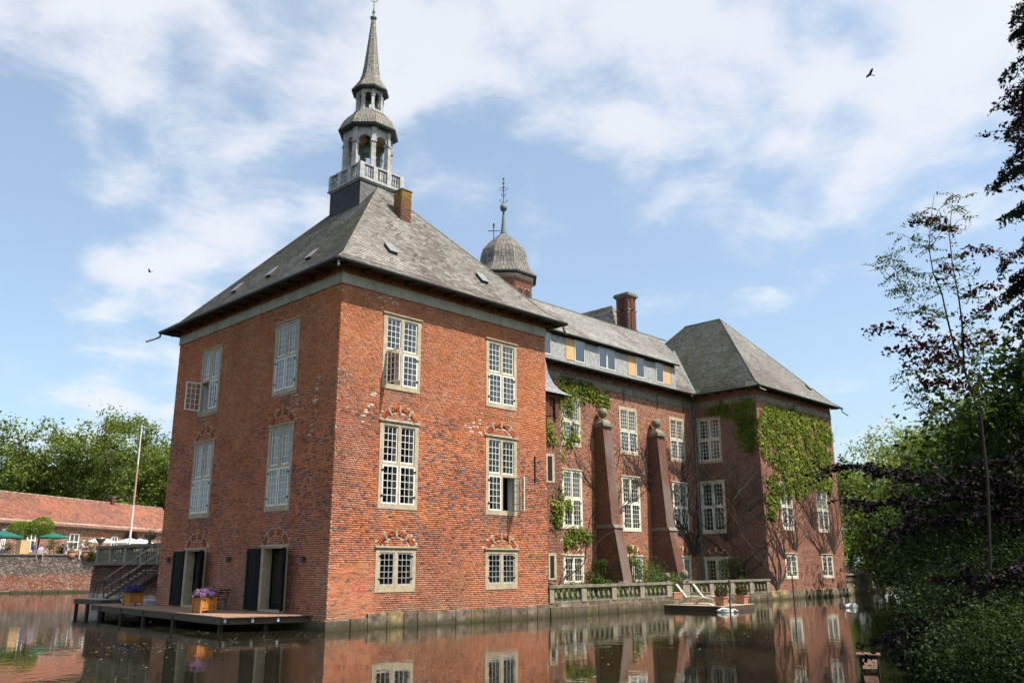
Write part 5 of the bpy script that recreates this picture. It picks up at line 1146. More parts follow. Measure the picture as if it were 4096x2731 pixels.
# swans
def swan(label, loc, rz, sleeping, s=1.0):
    t = thing('swan', label, 'swan', loc, rz, 'white swans on the moat')
    bm = bmesh.new(); prof = [(-.62, .02, .04, .17), (-.52, .10, .10, .16), (-.35, .20, .17, .14), (-.1, .25, .20, .13), (.15, .24, .19, .12), (.35, .17, .15, .12), (.47, .07, .08, .14)]
    rings = []
    for (x, w, h, z) in prof: rings.append([bm.verts.new((x*s, w*math.cos(a)*s, (z+h*math.sin(a))*s-.06)) for a in [2*math.pi*k/14 for k in range(14)]])
    for a, b in zip(rings[:-1], rings[1:]):
        for k in range(14): bm.faces.new((a[k], a[(k+1) % 14], b[(k+1) % 14], b[k]))
    bm.faces.new(rings[0]); bm.faces.new(list(reversed(rings[-1])))
    nk = [(.40, 0, .16), (.50, 0, .24), (.50, 0, .40), (.44, 0, .54), (.46, 0, .62), (.54, 0, .645), (.60, 0, .62)] if not sleeping else [(.40, 0, .14), (.50, 0, .17), (.60, .0, .13), (.70, .02, .07), (.78, .03, .05)]
    rr = [.085, .065, .045, .04, .045, .05, .028] if not sleeping else [.09, .07, .055, .05, .03]
    pts = [Vector(p) for p in nk]; prev = None
    for i, p in enumerate(pts):
        d = (pts[min(i+1, len(pts)-1)]-pts[max(i-1, 0)]).normalized(); a = Vector((0, 1, 0)); b = d.cross(a); ring = [bm.verts.new((p+(a*math.cos(q)+b*math.sin(q))*rr[i])*s) for q in [2*math.pi*k/10 for k in range(10)]]
        if prev:
            for k in range(10): bm.faces.new((prev[k], prev[(k+1) % 10], ring[(k+1) % 10], ring[k]))
        prev = ring
    bm.faces.new(prev); bmesh.ops.recalc_face_normals(bm, faces=bm.faces)
    me = bpy.data.meshes.new('body'); bm.to_mesh(me); bm.free(); me.polygons.foreach_set('use_smooth', [True]*len(me.polygons)); me.materials.append(MATS['feather']); o = bpy.data.objects.new('body', me); link(o, t); sb = o.modifiers.new('s', 'SUBSURF'); sb.levels = 1; sb.render_levels = 1
    for q in (-1, 1):
        m = MB(); m.lathe([(.01, -.36), (.07, -.26), (.11, -.05), (.10, .12), (.05, .24), (.01, .28)], 10); m.v = [((-.12-z)*s, (q*.19+y*.35)*s, (.18+x*.95)*s) for x, y, z in m.v]; m.build('wing', 'feather', t, smooth=True)
    if not sleeping:
        m = MB(); m.tube([(.60*s, 0, .62*s), (.67*s, 0, .595*s), (.72*s, 0, .58*s)], [.024*s, .018*s, .008*s], 8); m.build('beak', 'beak', t); m = MB(); m.lathe([(.02*s, 0), (.025*s, .012), (.01*s, .025)], 8, (.595*s, 0, .64*s)); m.build('beak_knob', 'crow', t)
    return t
swan('white swan feeding with lowered head in front of the landing deck', (21.0, -3.55, 0), math.radians(-46), True, .78); swan('white swan with raised neck swimming below the ivy pavilion', (29.95, -5.9, 0), math.radians(150), False, .82)
# duck house platform on the right bank
t = thing('duck_house', 'small wooden duck house on piles beside the bank bushes', 'duck house', (.95, -19.05, 0), math.radians(20))
for k in range(4): MB().box(-.28+k*.15, -.22, .30, -.28+k*.15+.14, .26, .325).build('roof_board', 'old_board', t)
m = MB(); m.box(-.22, -.18, .08, .27, .2, .30); m.build('box', 'dark_timber', t); MB().hexa([(-.55, -.16, .05), (-.26, -.16, .22), (-.26, .12, .22), (-.55, .12, .05), (-.55, -.16, .07), (-.26, -.16, .245), (-.26, .12, .245), (-.55, .12, .07)]).build('ramp', 'old_board', t)
for (x, y) in ((-.15, -.15), (.2, -.15), (-.15, .15), (.2, .15)): MB().box(x-.03, y-.03, -.6, x+.03, y+.03, .08).build('pile', 'old_board', t)
MB().box(.0, .1, .325, .05, .15, .72).build('upright', 'old_board', t)
# floating leaves and blossom on the water
r = np.random.default_rng(77); c = []
for (x, y, sx, sy, n) in ((14, -8.5, 3.5, 1.0, 900), (8, -11, 5, 1.2, 500), (19, -7.5, 2.5, .7, 200), (-6, -1.5, 3.0, 1.0, 600), (-8, -6, 4, 1.5, 160), (-9, 6, 2.5, 2, 120), (0, -13, 7, 2, 160), (-4, 2.2, 1.5, .5, 120), (17, 50, 6, 6, 160)): c.append(np.stack([r.normal(x, sx, n), r.normal(y, sy, n)], 1))
c = np.concatenate(c); c = np.c_[c, np.full(len(c), .006)]; n = len(c); a = r.random(n)*6.28; s = (.012+.03*r.random(n)**2)[:, None]; e1 = np.stack([np.cos(a), np.sin(a), 0*a], 1)*s; e2 = np.stack([-np.sin(a), np.cos(a), 0*a], 1)*s*.8
mesh_np('floating_leaves', np.stack([c-e1, c-e2, c+e1, c+e2], 1).reshape(-1, 3), np.arange(n*4).reshape(-1, 4), np.where(r.random((n, 1)) < .35, np.array([[.55, .52, .42]]), np.array([[.16, .16, .06]])), 'leaf', kind='stuff')
tag(bpy.data.objects['floating_leaves'], 'scattered pale petals and leaves floating on the dark moat', 'leaves')
# ------------------------------------------------------------------ climbers
def ivy(label, specs, seed, ca, cb, name='ivy', stems=(), DEN=1.2):
    """specs: (face, [(u, z, ru, rz, n)...], size)"""
    r = np.random.default_rng(seed); t = thing(name, label, 'climbing plant'); VV = []; CC = []
    for F, blobs, size in specs:
        for (u, z, ru, rz_, n) in blobs:
            n = int(n*DEN)
            k = max(3, n//45); q = r.normal(size=(k, 2)); q /= np.maximum(1, np.linalg.norm(q, axis=1)/1.1)[:, None]; cu, cz = u+q[:, 0]*ru, z+q[:, 1]*rz_; ci = r.integers(0, k, n); cs = r.random(k)
            pu = cu[ci]+r.normal(size=n)*.22; pz = cz[ci]+r.normal(size=n)*.20; pd = .03+np.abs(r.normal(size=n))*.055
            c = F.pts(pu, pd, pz); V, _ = leaf_quads(c, np.full(n, size), r, up=.55, aspect=.85, nrm=np.tile(F.n*.9, (n, 1))); VV.append(V); CC.append(leaf_cols(n, r, ca, cb, cs[ci], .5))
    V = np.concatenate(VV); C = np.concatenate(CC); mesh_np('foliage', V, np.arange(len(V)).reshape(-1, 4), C, 'leaf', t)
    if stems:
        s = MB()
        for F, (u0, z0), n, spread, zmax, rad in stems:
            for i in range(n):
                u = u0+r.normal()*.1; z = z0; a = r.uniform(-1, 1)*spread; p = []; w = rad*r.uniform(.4, 1)
                while z < zmax*r.uniform(.7, 1.0)+.0 and len(p) < 60:
                    p.append(F.p(u, .03, z)); a = np.clip(a+r.normal()*.28, -1.15, 1.15)*.985; st_ = .28; u += math.sin(a)*st_; z += math.cos(a)*st_*.9
                if len(p) > 3: s.tube(p, np.linspace(w, .006, len(p)), 4, cap=False)
        s.build('vine_stem', 'vine', t)
    return t
GA, GB = (.075, .115, .014), (.26, .29, .045)
pf = [(1.6, 12.6, 1.3, .8, 420), (4.0, 12.9, 2.0, .6, 500), (8.0, 12.9, 2.4, .6, 520), (10.6, 12.4, 1.0, 1.0, 320), (1.3, 10.9, 1.0, 1.2, 420), (4.2, 11.0, 1.8, 1.4, 950), (7.6, 11.0, 1.9, 1.5, 1000), (10.2, 11.0, 1.0, 1.3, 420),
      (6.0, 9.2, 1.9, 1.0, 750), (8.8, 9.2, 1.4, .8, 450), (3.0, 9.4, 1.0, .9, 260), (5.2, 8.0, 1.4, .6, 340), (2.2, 8.0, .8, .6, 180), (1.2, 7.2, .6, 1.0, 260), (.8, 6.0, .35, .8, 110), (9.8, 8.4, 1.2, .35, 170), (6.2, 10.3, 3.2, 2.0, 900), (2.6, 12.2, 1.6, 1.0, 420), (9.4, 10.2, 1.4, 1.4, 380), (6.0, 13.4, 4.5, .3, 420), (4.0, 8.4, .5, .5, 90)]
pl_ = [(.6, 12.5, .6, 1.2, 420), (1.6, 13.3, 1.0, .35, 330), (3.0, 13.5, .9, .22, 190), (1.0, 11.2, .35, 1.0, 200)]
ivy('sunlit green ivy draped over the upper pavilion front', [(F_pf, pf, .17), (F_pl, pl_, .16)], 1, GA, GB, DEN=2.05, stems=[(F_pf, (1.0, .7), 12, 1.0, 13.5, .05), (F_pf, (2.4, 2.8), 12, 1.0, 12, .035), (F_pf, (7.5, 5.0), 26, .9, 12.5, .022), (F_pf, (10.5, 3.2), 40, .5, 13, .022), (F_pf, (4.0, 3.4), 30, 1.1, 10, .02), (F_pf, (8.8, 3.0), 26, 1.1, 9, .02), (F_pl, (3.2, 4.0), 22, 1.1, 13, .02), (F_pl, (1.2, 6.0), 18, 1.0, 13.5, .02), (F_pl, (2.6, .6), 9, .6, 13.5, .04)])
mb_ = lambda x: x-MX0
mn_ = [(mb_(24.4), 13.75, 1.6, .3, 620), (mb_(25.4), 13.2, 1.5, .35, 620), (mb_(27.3), 13.15, 1.0, .16, 220), (mb_(23.3), 12.7, .5, .35, 240), (mb_(22.6), 11.2, .25, 1.0, 160), (mb_(23.9), 11.6, .12, .9, 90), (mb_(23.9), 10.1, .6, .18, 110), (mb_(22.75), 9.2, .2, .4, 60), (mb_(22.3), 7.4, .25, 1.2, 230), (mb_(22.4), 5.6, .25, 1.0, 230), (mb_(22.2), 3.9, .25, .9, 200), (mb_(24.3), 4.0, .85, .30, 420), (mb_(23.2), 3.6, .45, .3, 180), (mb_(23.6), 6.1, .25, .25, 50)]
ivy('green ivy growing round the left windows of the main wing', [(F_main, mn_, .17)], 2, GA, GB, stems=[(F_main, (mb_(22.3), .6), 8, .25, 13.6, .05)])
ivy('thin ivy tendril on the slim stair turret beside the tower', [(F_st, [(4.6, 10.2, .18, .5, 90), (4.9, 9.4, .16, .35, 70), (5.4, 6.2, .2, .8, 190), (5.2, 5.0, .2, .5, 130)], .15)], 9, GA, GB, stems=[(F_st, (5.3, .6), 4, .15, 10, .03)])
ivy('bare brown creeper spreading over the main wing above the buttresses', [(F_main, [(mb_(37.9), 3.0, .1, .3, 20)], .12)], 3, GA, GB, name='creeper',
    stems=[(F_main, (mb_(28.3), 5.5), 22, 1.0, 13.8, .03), (F_main, (mb_(30.9), 7.6), 26, 1.0, 13.9, .03), (F_main, (mb_(34.2), 6.5), 30, 1.0, 13.9, .035), (F_main, (mb_(37.4), 3.0), 26, .9, 14.2, .06), (F_main, (mb_(36.0), 8.6), 20, 1.0, 14.2, .03), (F_main, (mb_(26.0), 10.5), 14, 1.1, 13.9, .02)])
# terrace planting
shrub('rose_bush', 'climbing rose bush between the left garden window and first buttress', 'bush', (25.3, 7.9, .46), .65, .45, 2.4, 1700, .13, (.03, .06, .015), (.11, .17, .05), 11)
shrub('garden_shrub', 'low leafy plant in front of the left garden window', 'bush', (23.0, 7.9, .46), .55, .4, 1.0, 700, .11, (.04, .08, .015), (.12, .18, .04), 12)
shrub('garden_shrub', 'loose grey green shrub against the middle garden window', 'bush', (29.7, 7.3, .46), 1.25, .7, 2.3, 3200, .11, (.035, .075, .025), (.13, .20, .07), 13)
shrub('climbing_plant', 'yellow green climber running up the first buttress edge', 'climbing plant', (27.75, 7.2, .46), .35, .3, 3.3, 1500, .10, (.07, .12, .02), (.20, .25, .04), 14)
shrub('garden_shrub', 'white flowering bush beside the second buttress', 'bush', (31.6, 6.5, .46), .9, .6, 1.5, 1700, .11, (.03, .07, .02), (.16, .20, .10), 15)
shrub('garden_shrub', 'tall dark leaved bush beside the garden door of the pavilion', 'bush', (37.3, 5.6, .46), .8, .8, 2.6, 2400, .12, (.015, .035, .01), (.10, .13, .05), 16)
shrub('garden_shrub', 'small leafy plant behind the balustrade near the pavilion corner', 'bush', (36.5, 4.6, .46), 1.4, .5, .9, 1100, .09, (.03, .06, .015), (.12, .14, .04), 17)
shrub('garden_shrub', 'low border plants along the balustrade between tower and first buttress', 'bush', (19.0, 3.2, .46), 4.5, .6, .7, 3200, .10, (.06, .11, .015), (.17, .24, .04), 18, stems=14)
shrub('garden_shrub', 'leafy plant by the gate ball post in front of the second buttress', 'bush', (26.3, 3.6, .46), .5, .5, 1.4, 900, .10, (.03, .07, .015), (.13, .18, .05), 19)
shrub('garden_shrub', 'flowering border behind the right hand balustrade', 'bush', (31.5, 4.6, .46), 3.4, .5, .75, 2200, .09, (.04, .08, .015), (.13, .17, .04), 20, stems=12)
tpz = thing('terracotta_bowl', 'wide shallow plant bowl behind the rail near the second buttress', 'pot', (29.9, 4.6, .46), 0); MB().lathe([(.25, 0), (.3, .5), (.42, .78), (.46, .86), (.42, .9)], 16).build('body', 'weathered_or_shaded_stone', tpz, smooth=True)
hydrangea('two pink hydrangea heads showing above the garden balustrade', (21.4, 3.0, 1.0), .3, 4, (.45, .20, .40), (.50, .30, .45), 21, hr=.14, leafn=140)
hy = hydrangea('row of pink hydrangeas behind the far balustrade', tuple(F_e.p(7.0, -1.0, 1.0)), 2.6, 26, (.60, .26, .42), (.66, .40, .60), 22, hr=.30, leafn=900, h=1.2); hy.scale = (1.6, .6, 1.0); hy.rotation_euler = (0, 0, .2)
shrub('garden_shrub', 'sunlit light green shrub behind the far hydrangeas', 'bush', tuple(F_e.p(6.5, -5.0, .7)), 5.5, 3.0, 6.6, 6500, .28, (.06, .12, .02), (.17, .27, .05), 23, stems=10)
# ------------------------------------------------------------------ left: stair terrace behind the tower
ab = thing('brick_abutment', 'dark battered brick abutment carrying a balustrade behind the tower', 'wall')
AX, AY0, AY1 = .85, 14.1, 24.3
m = MB(); m.hexa([(AX-.1, AY0, -.6), (9, AY0, -.6), (9, AY1+.45, -.6), (AX-.1, AY1+.45, -.6), (AX+.1, AY0, 2.38), (9, AY0, 2.38), (9, AY1, 2.38), (AX+.1, AY1, 2.38)]); m.build('core', 'mortar', ab)
F_a = Face((AX-.0, AY0, 0), (0, 1, 0), (-1, 0, 0)); brick_wall(F_a, AY1-AY0+.1, -.1, 2.38, [], [], wing_col(301, np.array([.12, .062, .05]), np.array([.09, .06, .05]), .35), ab, 41)
m = MB(); m.box(AX-.22, AY0, 2.38, 9, AY1+.25, 2.50); m.build('cornice', 'weathered_or_shaded_stone', ab)
F_ab = Face((AX+.1, AY0, 0), (0, 1, 0), (-1, 0, 0))
balustrade('stair_balustrade', 'long dark stone balustrade on the abutment behind the tower', F_ab, [(2.0, 2.35), (4.0, 4.3), (6.0, 6.3), (8.0, 8.3), (9.7, 10.05)], 2.5, 3.42, 7, sc=.72)
for (y, s, lab, mt_) in ((24.0, 1.0, 'stone urn with red flowers on the abutment balustrade end', (.5, .03, .05)), (17.6, 1.3, 'stone urn with pale plants on the balustrade near the tower', (.45, .38, .36))):
    t = thing('stone_urn', lab, 'urn', (AX+.15, y, 3.42)); MB().lathe([(.14, 0), (.08, .06), (.07, .14), (.2, .26), (.26, .36), (.30, .42), (.28, .44)], 14).build('bowl', 'weathered_or_shaded_stone', t, smooth=True)
    r = np.random.default_rng(int(y)); p = r.normal(size=(260, 3))*np.array([.17, .17, .12])*s+np.array([0, 0, .58]); V, Q_ = leaf_quads(p, np.full(260, .07), r); mesh_np('flowers', V, Q_, np.where(r.random((260, 1)) < .45, np.array([mt_]), np.array([[.07, .12, .03]])), 'petal', t, kind='stuff')
stt = thing('garden_stairs', 'wooden open stairs with slender rails descending to the jetty', 'stairs')
for k in range(10):
    y = 15.2+k*.46; z = 2.12-k*.135; o = MB().box(-.12, y, z-.035, .74, y+.32, z).build('step', 'deck_wood', stt); o.color = (.42, .38, .32, 1)
for x in (-.1, .72): MB().bar((x, 15.1, 2.02), (x, 20.0, .62), .05, .12).build('stringer', 'dark_timber', stt)
for x in (-.1, .72):
    MB().tube([(x, 14.6, 3.2), (x, 20.0, 1.68)], .028, 6).build('handrail', 'teak', stt); MB().tube([(x, 14.6, 2.7), (x, 20.0, 1.18)], .014, 5).build('handrail', 'teak', stt)
    for k in range(6): y = 15.2+k*.95; MB().tube([(x, y, 2.08-k*.275), (x, y, 3.03-k*.267)], .016, 5).build('rail_post', 'iron', stt)
deck('jetty', 'low timber jetty at the foot of the garden stairs', [(-.85, 18.3), (-.85, 21.8), (.80, 21.8), (.80, 18.3)], .72, .15, 'deck_wood', (.34, .29, .23), 5, posts=[(-.75, 18.5), (-.75, 21.6), (-.75, 20.1), (.65, 21.6)])
t = thing('high_stool', 'spindly dark stand on the jetty against the abutment', 'stand', (.25, 21.2, .72)); MB().box(-.28, -.28, .78, .28, .28, .82).build('top', 'iron', t)
for sx in (-1, 1):
    for sy in (-1, 1): MB().tube([(sx*.3, sy*.3, 0), (sx*.16, sy*.16, .78)], .018, 5).build('leg', 'iron', t)
t = thing('rowing_boat', 'white flat boat moored behind the long deck', 'boat', (.38, 16.3, .28), math.radians(90)); m = MB(); ring0 = [(-1.6, -.3), (1.3, -.3), (1.75, 0), (1.3, .3), (-1.6, .3)]; ring1 = [(-1.7, -.48), (1.4, -.48), (2.0, 0), (1.4, .48), (-1.7, .48)]
m.add([(x, y, -.1) for x, y in ring0]+[(x, y, .42) for x, y in ring1], [(4, 3, 2, 1, 0)]+[(i, (i+1) % 5, 5+(i+1) % 5, 5+i) for i in range(5)]); m.build('hull', 'boat_white', t); m = MB()
for i in range(5): a, b = ring1[i], ring1[(i+1) % 5]; m.bar((*a, .43), (*b, .43), .07, .05)
m.build('gunwale', 'boat_white', t); MB().box(-.3, -.45, .28, .0, .45, .32).build('thwart', 'teak', t)
# ------------------------------------------------------------------ courtyard, moat wall, farm range
WL, WR = P(-500, 2213, 100), P(900, 2222, 104)
wu = WR-WL; wu[2] = 0; WW = np.linalg.norm(wu); wu /= WW; wn = np.array([wu[1], -wu[0], 0]); wn *= -1 if np.dot(wn, CP-WL) < 0 else 1
F_w = Face((WL[0], WL[1], 0), wu, wn); CZ = 3.2
mw = thing('moat_wall', 'old weathered brick moat wall with stone coping below the courtyard', 'wall')
m = MB(); F_w.box(m, 0, WW, -.6, -.02, -.5, 3.62); m.build('core', 'mortar', mw)
nA, nB = VNoise(401), VNoise(402)
def wall_col(u, z, r):
    k = len(u); t = sstep(-.35, .35, z-(1.75+.9*(nA(u*.10, z*.1)-.5))); c = lerp(np.array([.34, .12, .07]), np.array([.155, .12, .10]), t); c = lerp(c, np.array([.36, .30, .25]), (r.random(k) < .16+.3*nB(u*.3, z*.6))*.75); return np.clip(c*(.7+.55*r.random((k, 1))), .01, .8)
brick_wall(F_w, WW, .25, 3.62, [], [], wall_col, mw, 51, course=.105, jit=2.)
u = 0; rr = random.Random(4)
while u < WW: w = min(rr.uniform(1.6, 2.6), WW-u); m = MB(); F_w.box(m, u+.01, u+w-.01, -.65, .09, 3.62, 3.74); m.build('coping_stone', 'weathered_or_shaded_stone', mw); u += w
for k in range(int(WW/1.4)): m = MB(); F_w.box(m, k*1.4+.03, k*1.4+1.36, -.1, .35+rr.uniform(-.08, .08), -.4, .22+rr.uniform(-.05, .04)); o = m.build('footing_stone', 'quay_piece', mw); o.color = (.15, .12, .085, 1)
m = MB(); m.add([F_w.p(0, -.3, CZ), F_w.p(WW, -.3, CZ), F_w.p(WW+30, -90, CZ), F_w.p(-30, -90, CZ)], [(0, 1, 2, 3)]); m.build('courtyard', 'gravel', kind='structure')
EL, ER = P(-400, 2090, 106), P(760, 2146, 144)
EL[2] = ER[2] = 7.55; bu = ER-EL; BW = np.linalg.norm(bu); bu /= BW; bn = np.array([bu[1], -bu[0], 0]); bn *= -1 if np.dot(bn, CP-EL) < 0 else 1
F_b = Face((EL[0], EL[1], 0), bu, bn)
fb = thing('farm_range', 'long low brick farm building with red pantile roof behind the courtyard', 'building')
def u_of(px_u): 
    d = _fw+_rt*(px_u-2048)/FPX-_up*(2180-1365.5)/FPX; A_ = np.array([[d[0], -bu[0]], [d[1], -bu[1]]]); s = np.linalg.solve(A_, (EL-CP)[:2]); return s[1]
wins = [(u_of(274), u_of(312), 4.6, 6.6), (u_of(104), u_of(138), 4.3, 6.9), (u_of(0), u_of(18), 4.3, 6.7), (u_of(443), u_of(467), 4.9, 6.5), (u_of(578), u_of(602), 4.8, 6.3)]
op = [w for w in wins]; aw = (u_of(490), u_of(548), CZ, 5.6); op.append(aw)
fw_ = wall_sheet(F_b, BW, CZ-.3, 7.9, [(a+.01, b-.01, c+.01, d-.01) for a, b, c, d in op], -.012, 'mortar', fb, 'wall')
nC2 = VNoise(411)
def fcol(u, z, r): k = len(u); c = lerp(np.array([.30, .13, .085]), np.array([.22, .12, .09]), nC2(u*.3, z*.6)); c = lerp(c, np.array([.40, .33, .27]), (r.random(k) < .22)*.8); return np.clip(c*(.7+.5*r.random((k, 1))), .01, .8)
brick_wall(F_b, BW, CZ-.3, 7.6, op, [(sum(aw[:2])/2, 5.6, .0, (aw[1]-aw[0])/2, 5.6)], fcol, fw_, 52, course=.12, jit=1.5)
K = 12; h = (aw[1]-aw[0])/2; c = sum(aw[:2])/2; m = MB(); m.add([F_b.p(c+h*math.cos(math.pi*k/K), -.005, 5.6+h*math.sin(math.pi*k/K)) for k in range(K+1)], [tuple(range(K+1))]); F_b.box(m, aw[0], aw[1], -1.2, -1.1, CZ, 5.7); m.build('archway', 'dark_room', fb)
m = MB()
for k in range(K): t0, t1 = math.pi*k/K, math.pi*(k+1)/K; m.hexa([F_b.p(c+r_*math.cos(t), d, 5.6+r_*math.sin(t)) for d in (-.02, .05) for (r_, t) in ((h, t0), (h, t1), (h+.35, t1), (h+.35, t0))])
m.build('arch_ring', 'plain_brick', fb)
for (a, b, c0, d0) in wins:
    m = MB(); fwd = .12; F_b.box(m, a, a+fwd, -.08, .04, c0, d0); F_b.box(m, b-fwd, b, -.08, .04, c0, d0); F_b.box(m, a+fwd, b-fwd, -.08, .04, d0-fwd, d0); F_b.box(m, a+fwd, b-fwd, -.08, .04, c0, c0+fwd); F_b.box(m, (a+b)/2-.05, (a+b)/2+.05, -.06, .02, c0+fwd, d0-fwd); F_b.box(m, a+fwd, b-fwd, -.06, .018, (c0+d0)/2-.05, (c0+d0)/2+.05); o = m.build('window', 'white_paint', fb)
    g = MB(); F_b.box(g, a+fwd, b-fwd, -.05, -.04, c0+fwd, d0-fwd); g.build('pane', 'old_glass', o); g = MB(); F_b.box(g, a, b, -1.2, -1.15, c0, d0); g.build('room', 'dark_room', o)
RH, RT = 11.35, 5.6
def tilecol(u, t, r): k = len(u); c = lerp(np.array([.37, .145, .085]), np.array([.26, .115, .08]), np.clip(nA(u*.12, t*.2)*1.5-.25, 0, 1)); c = lerp(c, np.array([.17, .10, .075]), (nB(u*.5, t*.9) > .60)*.55); return np.clip(c*(.72+.5*r.random((k, 1))), .01, .8)
# pantiles: rows of rolled tiles
r = np.random.default_rng(60); sl = math.hypot(RT+.5, RH-7.35); nr = int(sl/.33); tw = .30; nu = int((BW+1)/tw); VV = []; CC = []
a3 = bu; w3_ = -bn; E0 = EL-bu*.5+bn*.5; E0[2] = 7.35; b3 = (w3_*(RT+.5)+np.array([0, 0, RH-7.35]))/sl; n3_ = np.cross(a3, b3); n3_ *= np.sign(n3_[2])
for k in range(nr):
    s0, s1 = k*sl/nr, min(sl, (k+1.12)*sl/nr); uu = np.arange(nu)*tw+r.normal(0, .01, nu); col = tilecol(uu, np.full(nu, s0), r)
    pts = []
    for (du, hh) in ((0, .0), (.10, .055), (.2, .0), (.29, -.015)):
        lo = E0+np.outer(uu+du, a3)+b3*s0+n3_*(hh+.045); hi = E0+np.outer(uu+du, a3)+b3*s1+n3_*(hh+.0); pts.append((lo, hi))
    for (l0, h0), (l1, h1) in zip(pts[:-1], pts[1:]): VV.append(np.stack([l0, l1, h1, h0], 1)); CC.append(col)
    VV.append(np.stack([pts[0][0]-n3_*.06, pts[2][0]-n3_*.06, pts[2][0], pts[1][0]], 1)); CC.append(col*.8)
V = np.concatenate(VV); m = MB(); q = lambda u, s, o: E0+a3*u+b3*s+n3_*o
m.add([q(0, 0, -.02), q(BW+1, 0, -.02), q(BW+1, sl, -.02), q(0, sl, -.02)], [(0, 1, 2, 3)]); top = q(0, sl, 0); back = -bn*2*(RT+.5); m.add([q(0, sl, -.02), q(BW+1, sl, -.02), q(BW+1, 0, -.02)+back, q(0, 0, -.02)+back], [(0, 1, 2, 3)]); rf = m.build('roof', 'tile_under', fb)
mesh_np('roof_tile', V.reshape(-1, 3), np.arange(len(V)*4).reshape(-1, 4), np.concatenate(CC), 'red_tile', rf, kind='stuff')
for k in range(int((BW+1)/.42)): m = MB().tube([q(k*.42, sl, .04), q(k*.42+.43, sl, .07)], .13, 8); m.build('ridge_tile', 'weathered_or_shaded_stone' if k % 3 else 'terracotta', rf)
uc = u_of(563); m = MB(); F_b.box(m, uc-.35, uc+.35, -RT-.2, -RT+.5, RH-.9, RH+.85); m.build('chimney', 'plain_brick', fb); m = MB(); F_b.box(m, uc-.4, uc+.4, -RT-.25, -RT+.55, RH+.85, RH+.95); m.build('chimney_cap', 'weathered_or_shaded_stone', fb)
m = MB(); m.tube([q(-.0, -.06, -.02), q(BW+1, -.06, -.02)], .07, 6); m.build('gutter', 'dark_metal', fb)
# flagpole
B_ = P(518, 2170, 62); T_ = P(553, 1709, 62); t = thing('flagpole', 'tall white flagpole with faded red middle behind the stair balustrade', 'flagpole', (B_[0], B_[1], 2.5)); hgt = T_[2]-2.5
mat('pole_white', (.74, .70, .64), .5, noise=.05); mat('pole_red', (.52, .30, .21), .6, noise=.1)
MB().tube([(0, 0, 0), (0, 0, hgt*.42)], [.075, .065], 10).build('lower_pole', 'pole_white', t); MB().tube([(0, 0, hgt*.42), (0, 0, hgt*.72)], [.064, .052], 10).build('middle_pole', 'pole_red', t); MB().tube([(0, 0, hgt*.72), (0, 0, hgt)], [.051, .035], 10).build('upper_pole', 'pole_white', t); MB().lathe([(.02, 0), (.07, .04), (.07, .1), (.02, .14)], 10, (0, 0, hgt)).build('knob', 'pole_white', t)
# parasols
def parasol(label, loc, r_, h, m_, n=8, group='parasols in the courtyard'):
    t = thing('parasol', label, 'parasol', loc, .2, group); m = MB(); top = (0, 0, h); ring = [(r_*math.cos(2*math.pi*k/n), r_*math.sin(2*math.pi*k/n), h-.32*r_) for k in range(n)]; low = [(x, y, z-.14) for x, y, z in ring]
    m.add([top]+ring+low, [(0, 1+k, 1+(k+1) % n) for k in range(n)]+[(1+k, 1+n+k, 1+n+(k+1) % n, 1+(k+1) % n) for k in range(n)]); m.build('canopy', m_, t); MB().tube([(0, 0, 0), (0, 0, h+.12)], .03, 8).build('pole', 'teak', t)
    ribs = MB()
    for k in range(n): ribs.bar((0, 0, h-.05), (ring[k][0]*.98, ring[k][1]*.98, ring[k][2]-.02), .02)
    ribs.build('ribs', 'teak', t); MB().lathe([(.3, 0), (.3, .08), (.08, .12)], 12).build('foot', 'weathered_or_shaded_stone', t)
def G(u, D): p = P(u, 2200, D); return (p[0], p[1], CZ)
parasol('large dark green parasol at the far left of the courtyard', G(2, 104), 2.0, 2.9, 'green_canvas'); parasol('dark green parasol behind the leafy potted bush', G(205, 105), 1.55, 2.8, 'green_canvas')
parasol('cream parasol left of the flagpole behind the balustrade end', G(398, 108), 1.7, 2.5, 'cream_canvas'); parasol('large cream parasol right of the flagpole', G(556, 108), 1.9, 2.36, 'cream_canvas'); parasol('small cream parasol close behind the flagpole', G(515, 104), 1.5, 2.3, 'cream_canvas')
# display board, pots, round trees
t = thing('wooden_board', 'pale plywood display stand at the courtyard edge', 'board', G(92, 101.2), math.radians(20)); MB().box(-.55, -.3, 0, .0, .3, 1.85).build('panel', 'board_wood', t); MB().box(.0, -.22, 0, .5, .22, 1.83).build('panel', 'board_wood', t); MB().box(-.6, -.33, 0, .55, .33, .06).build('base', 'dark_timber', t)
def ball_tree(label, loc, r_, h, seed, ca, cb): 
    t = thing('round_tree', label, 'tree', loc, 0, 'clipped round trees in the courtyard'); r = np.random.default_rng(seed); n = 2600; d = r.normal(size=(n, 3)); d /= np.linalg.norm(d, axis=1)[:, None]; k = VNoise(seed); p = d*r_*(.72+.4*k(d[:, 0:1]*2+5, d[:, 2:3]*2+5))*(.8+.25*r.random((n, 1)))*np.array([1.1, 1.1, .95])+np.array([0, 0, h]); V, Q_ = leaf_quads(p, np.full(n, .17), r, up=.4); mesh_np('crown', V, Q_, leaf_cols(n, r, ca, cb), 'leaf', t); MB().tube([(0, 0, 0), (0, 0, h)], [.1, .07], 7).build('trunk', 'bark', t)
ball_tree('bright green clipped round tree beside the large green parasol', G(66, 106), 1.15, 3.0, 1, (.08, .14, .015), (.17, .26, .03)); ball_tree('bright green clipped round tree right of the display board', G(150, 106), 1.2, 3.3, 2, (.08, .14, .015), (.18, .27, .03))
def gshrub(label, u, D, rx, h, ca, cb, seed, n=900, size=.12): return shrub('potted_shrub', label, 'shrub', G(u, D), rx, rx, h, n, size, ca, cb, seed, group=None)
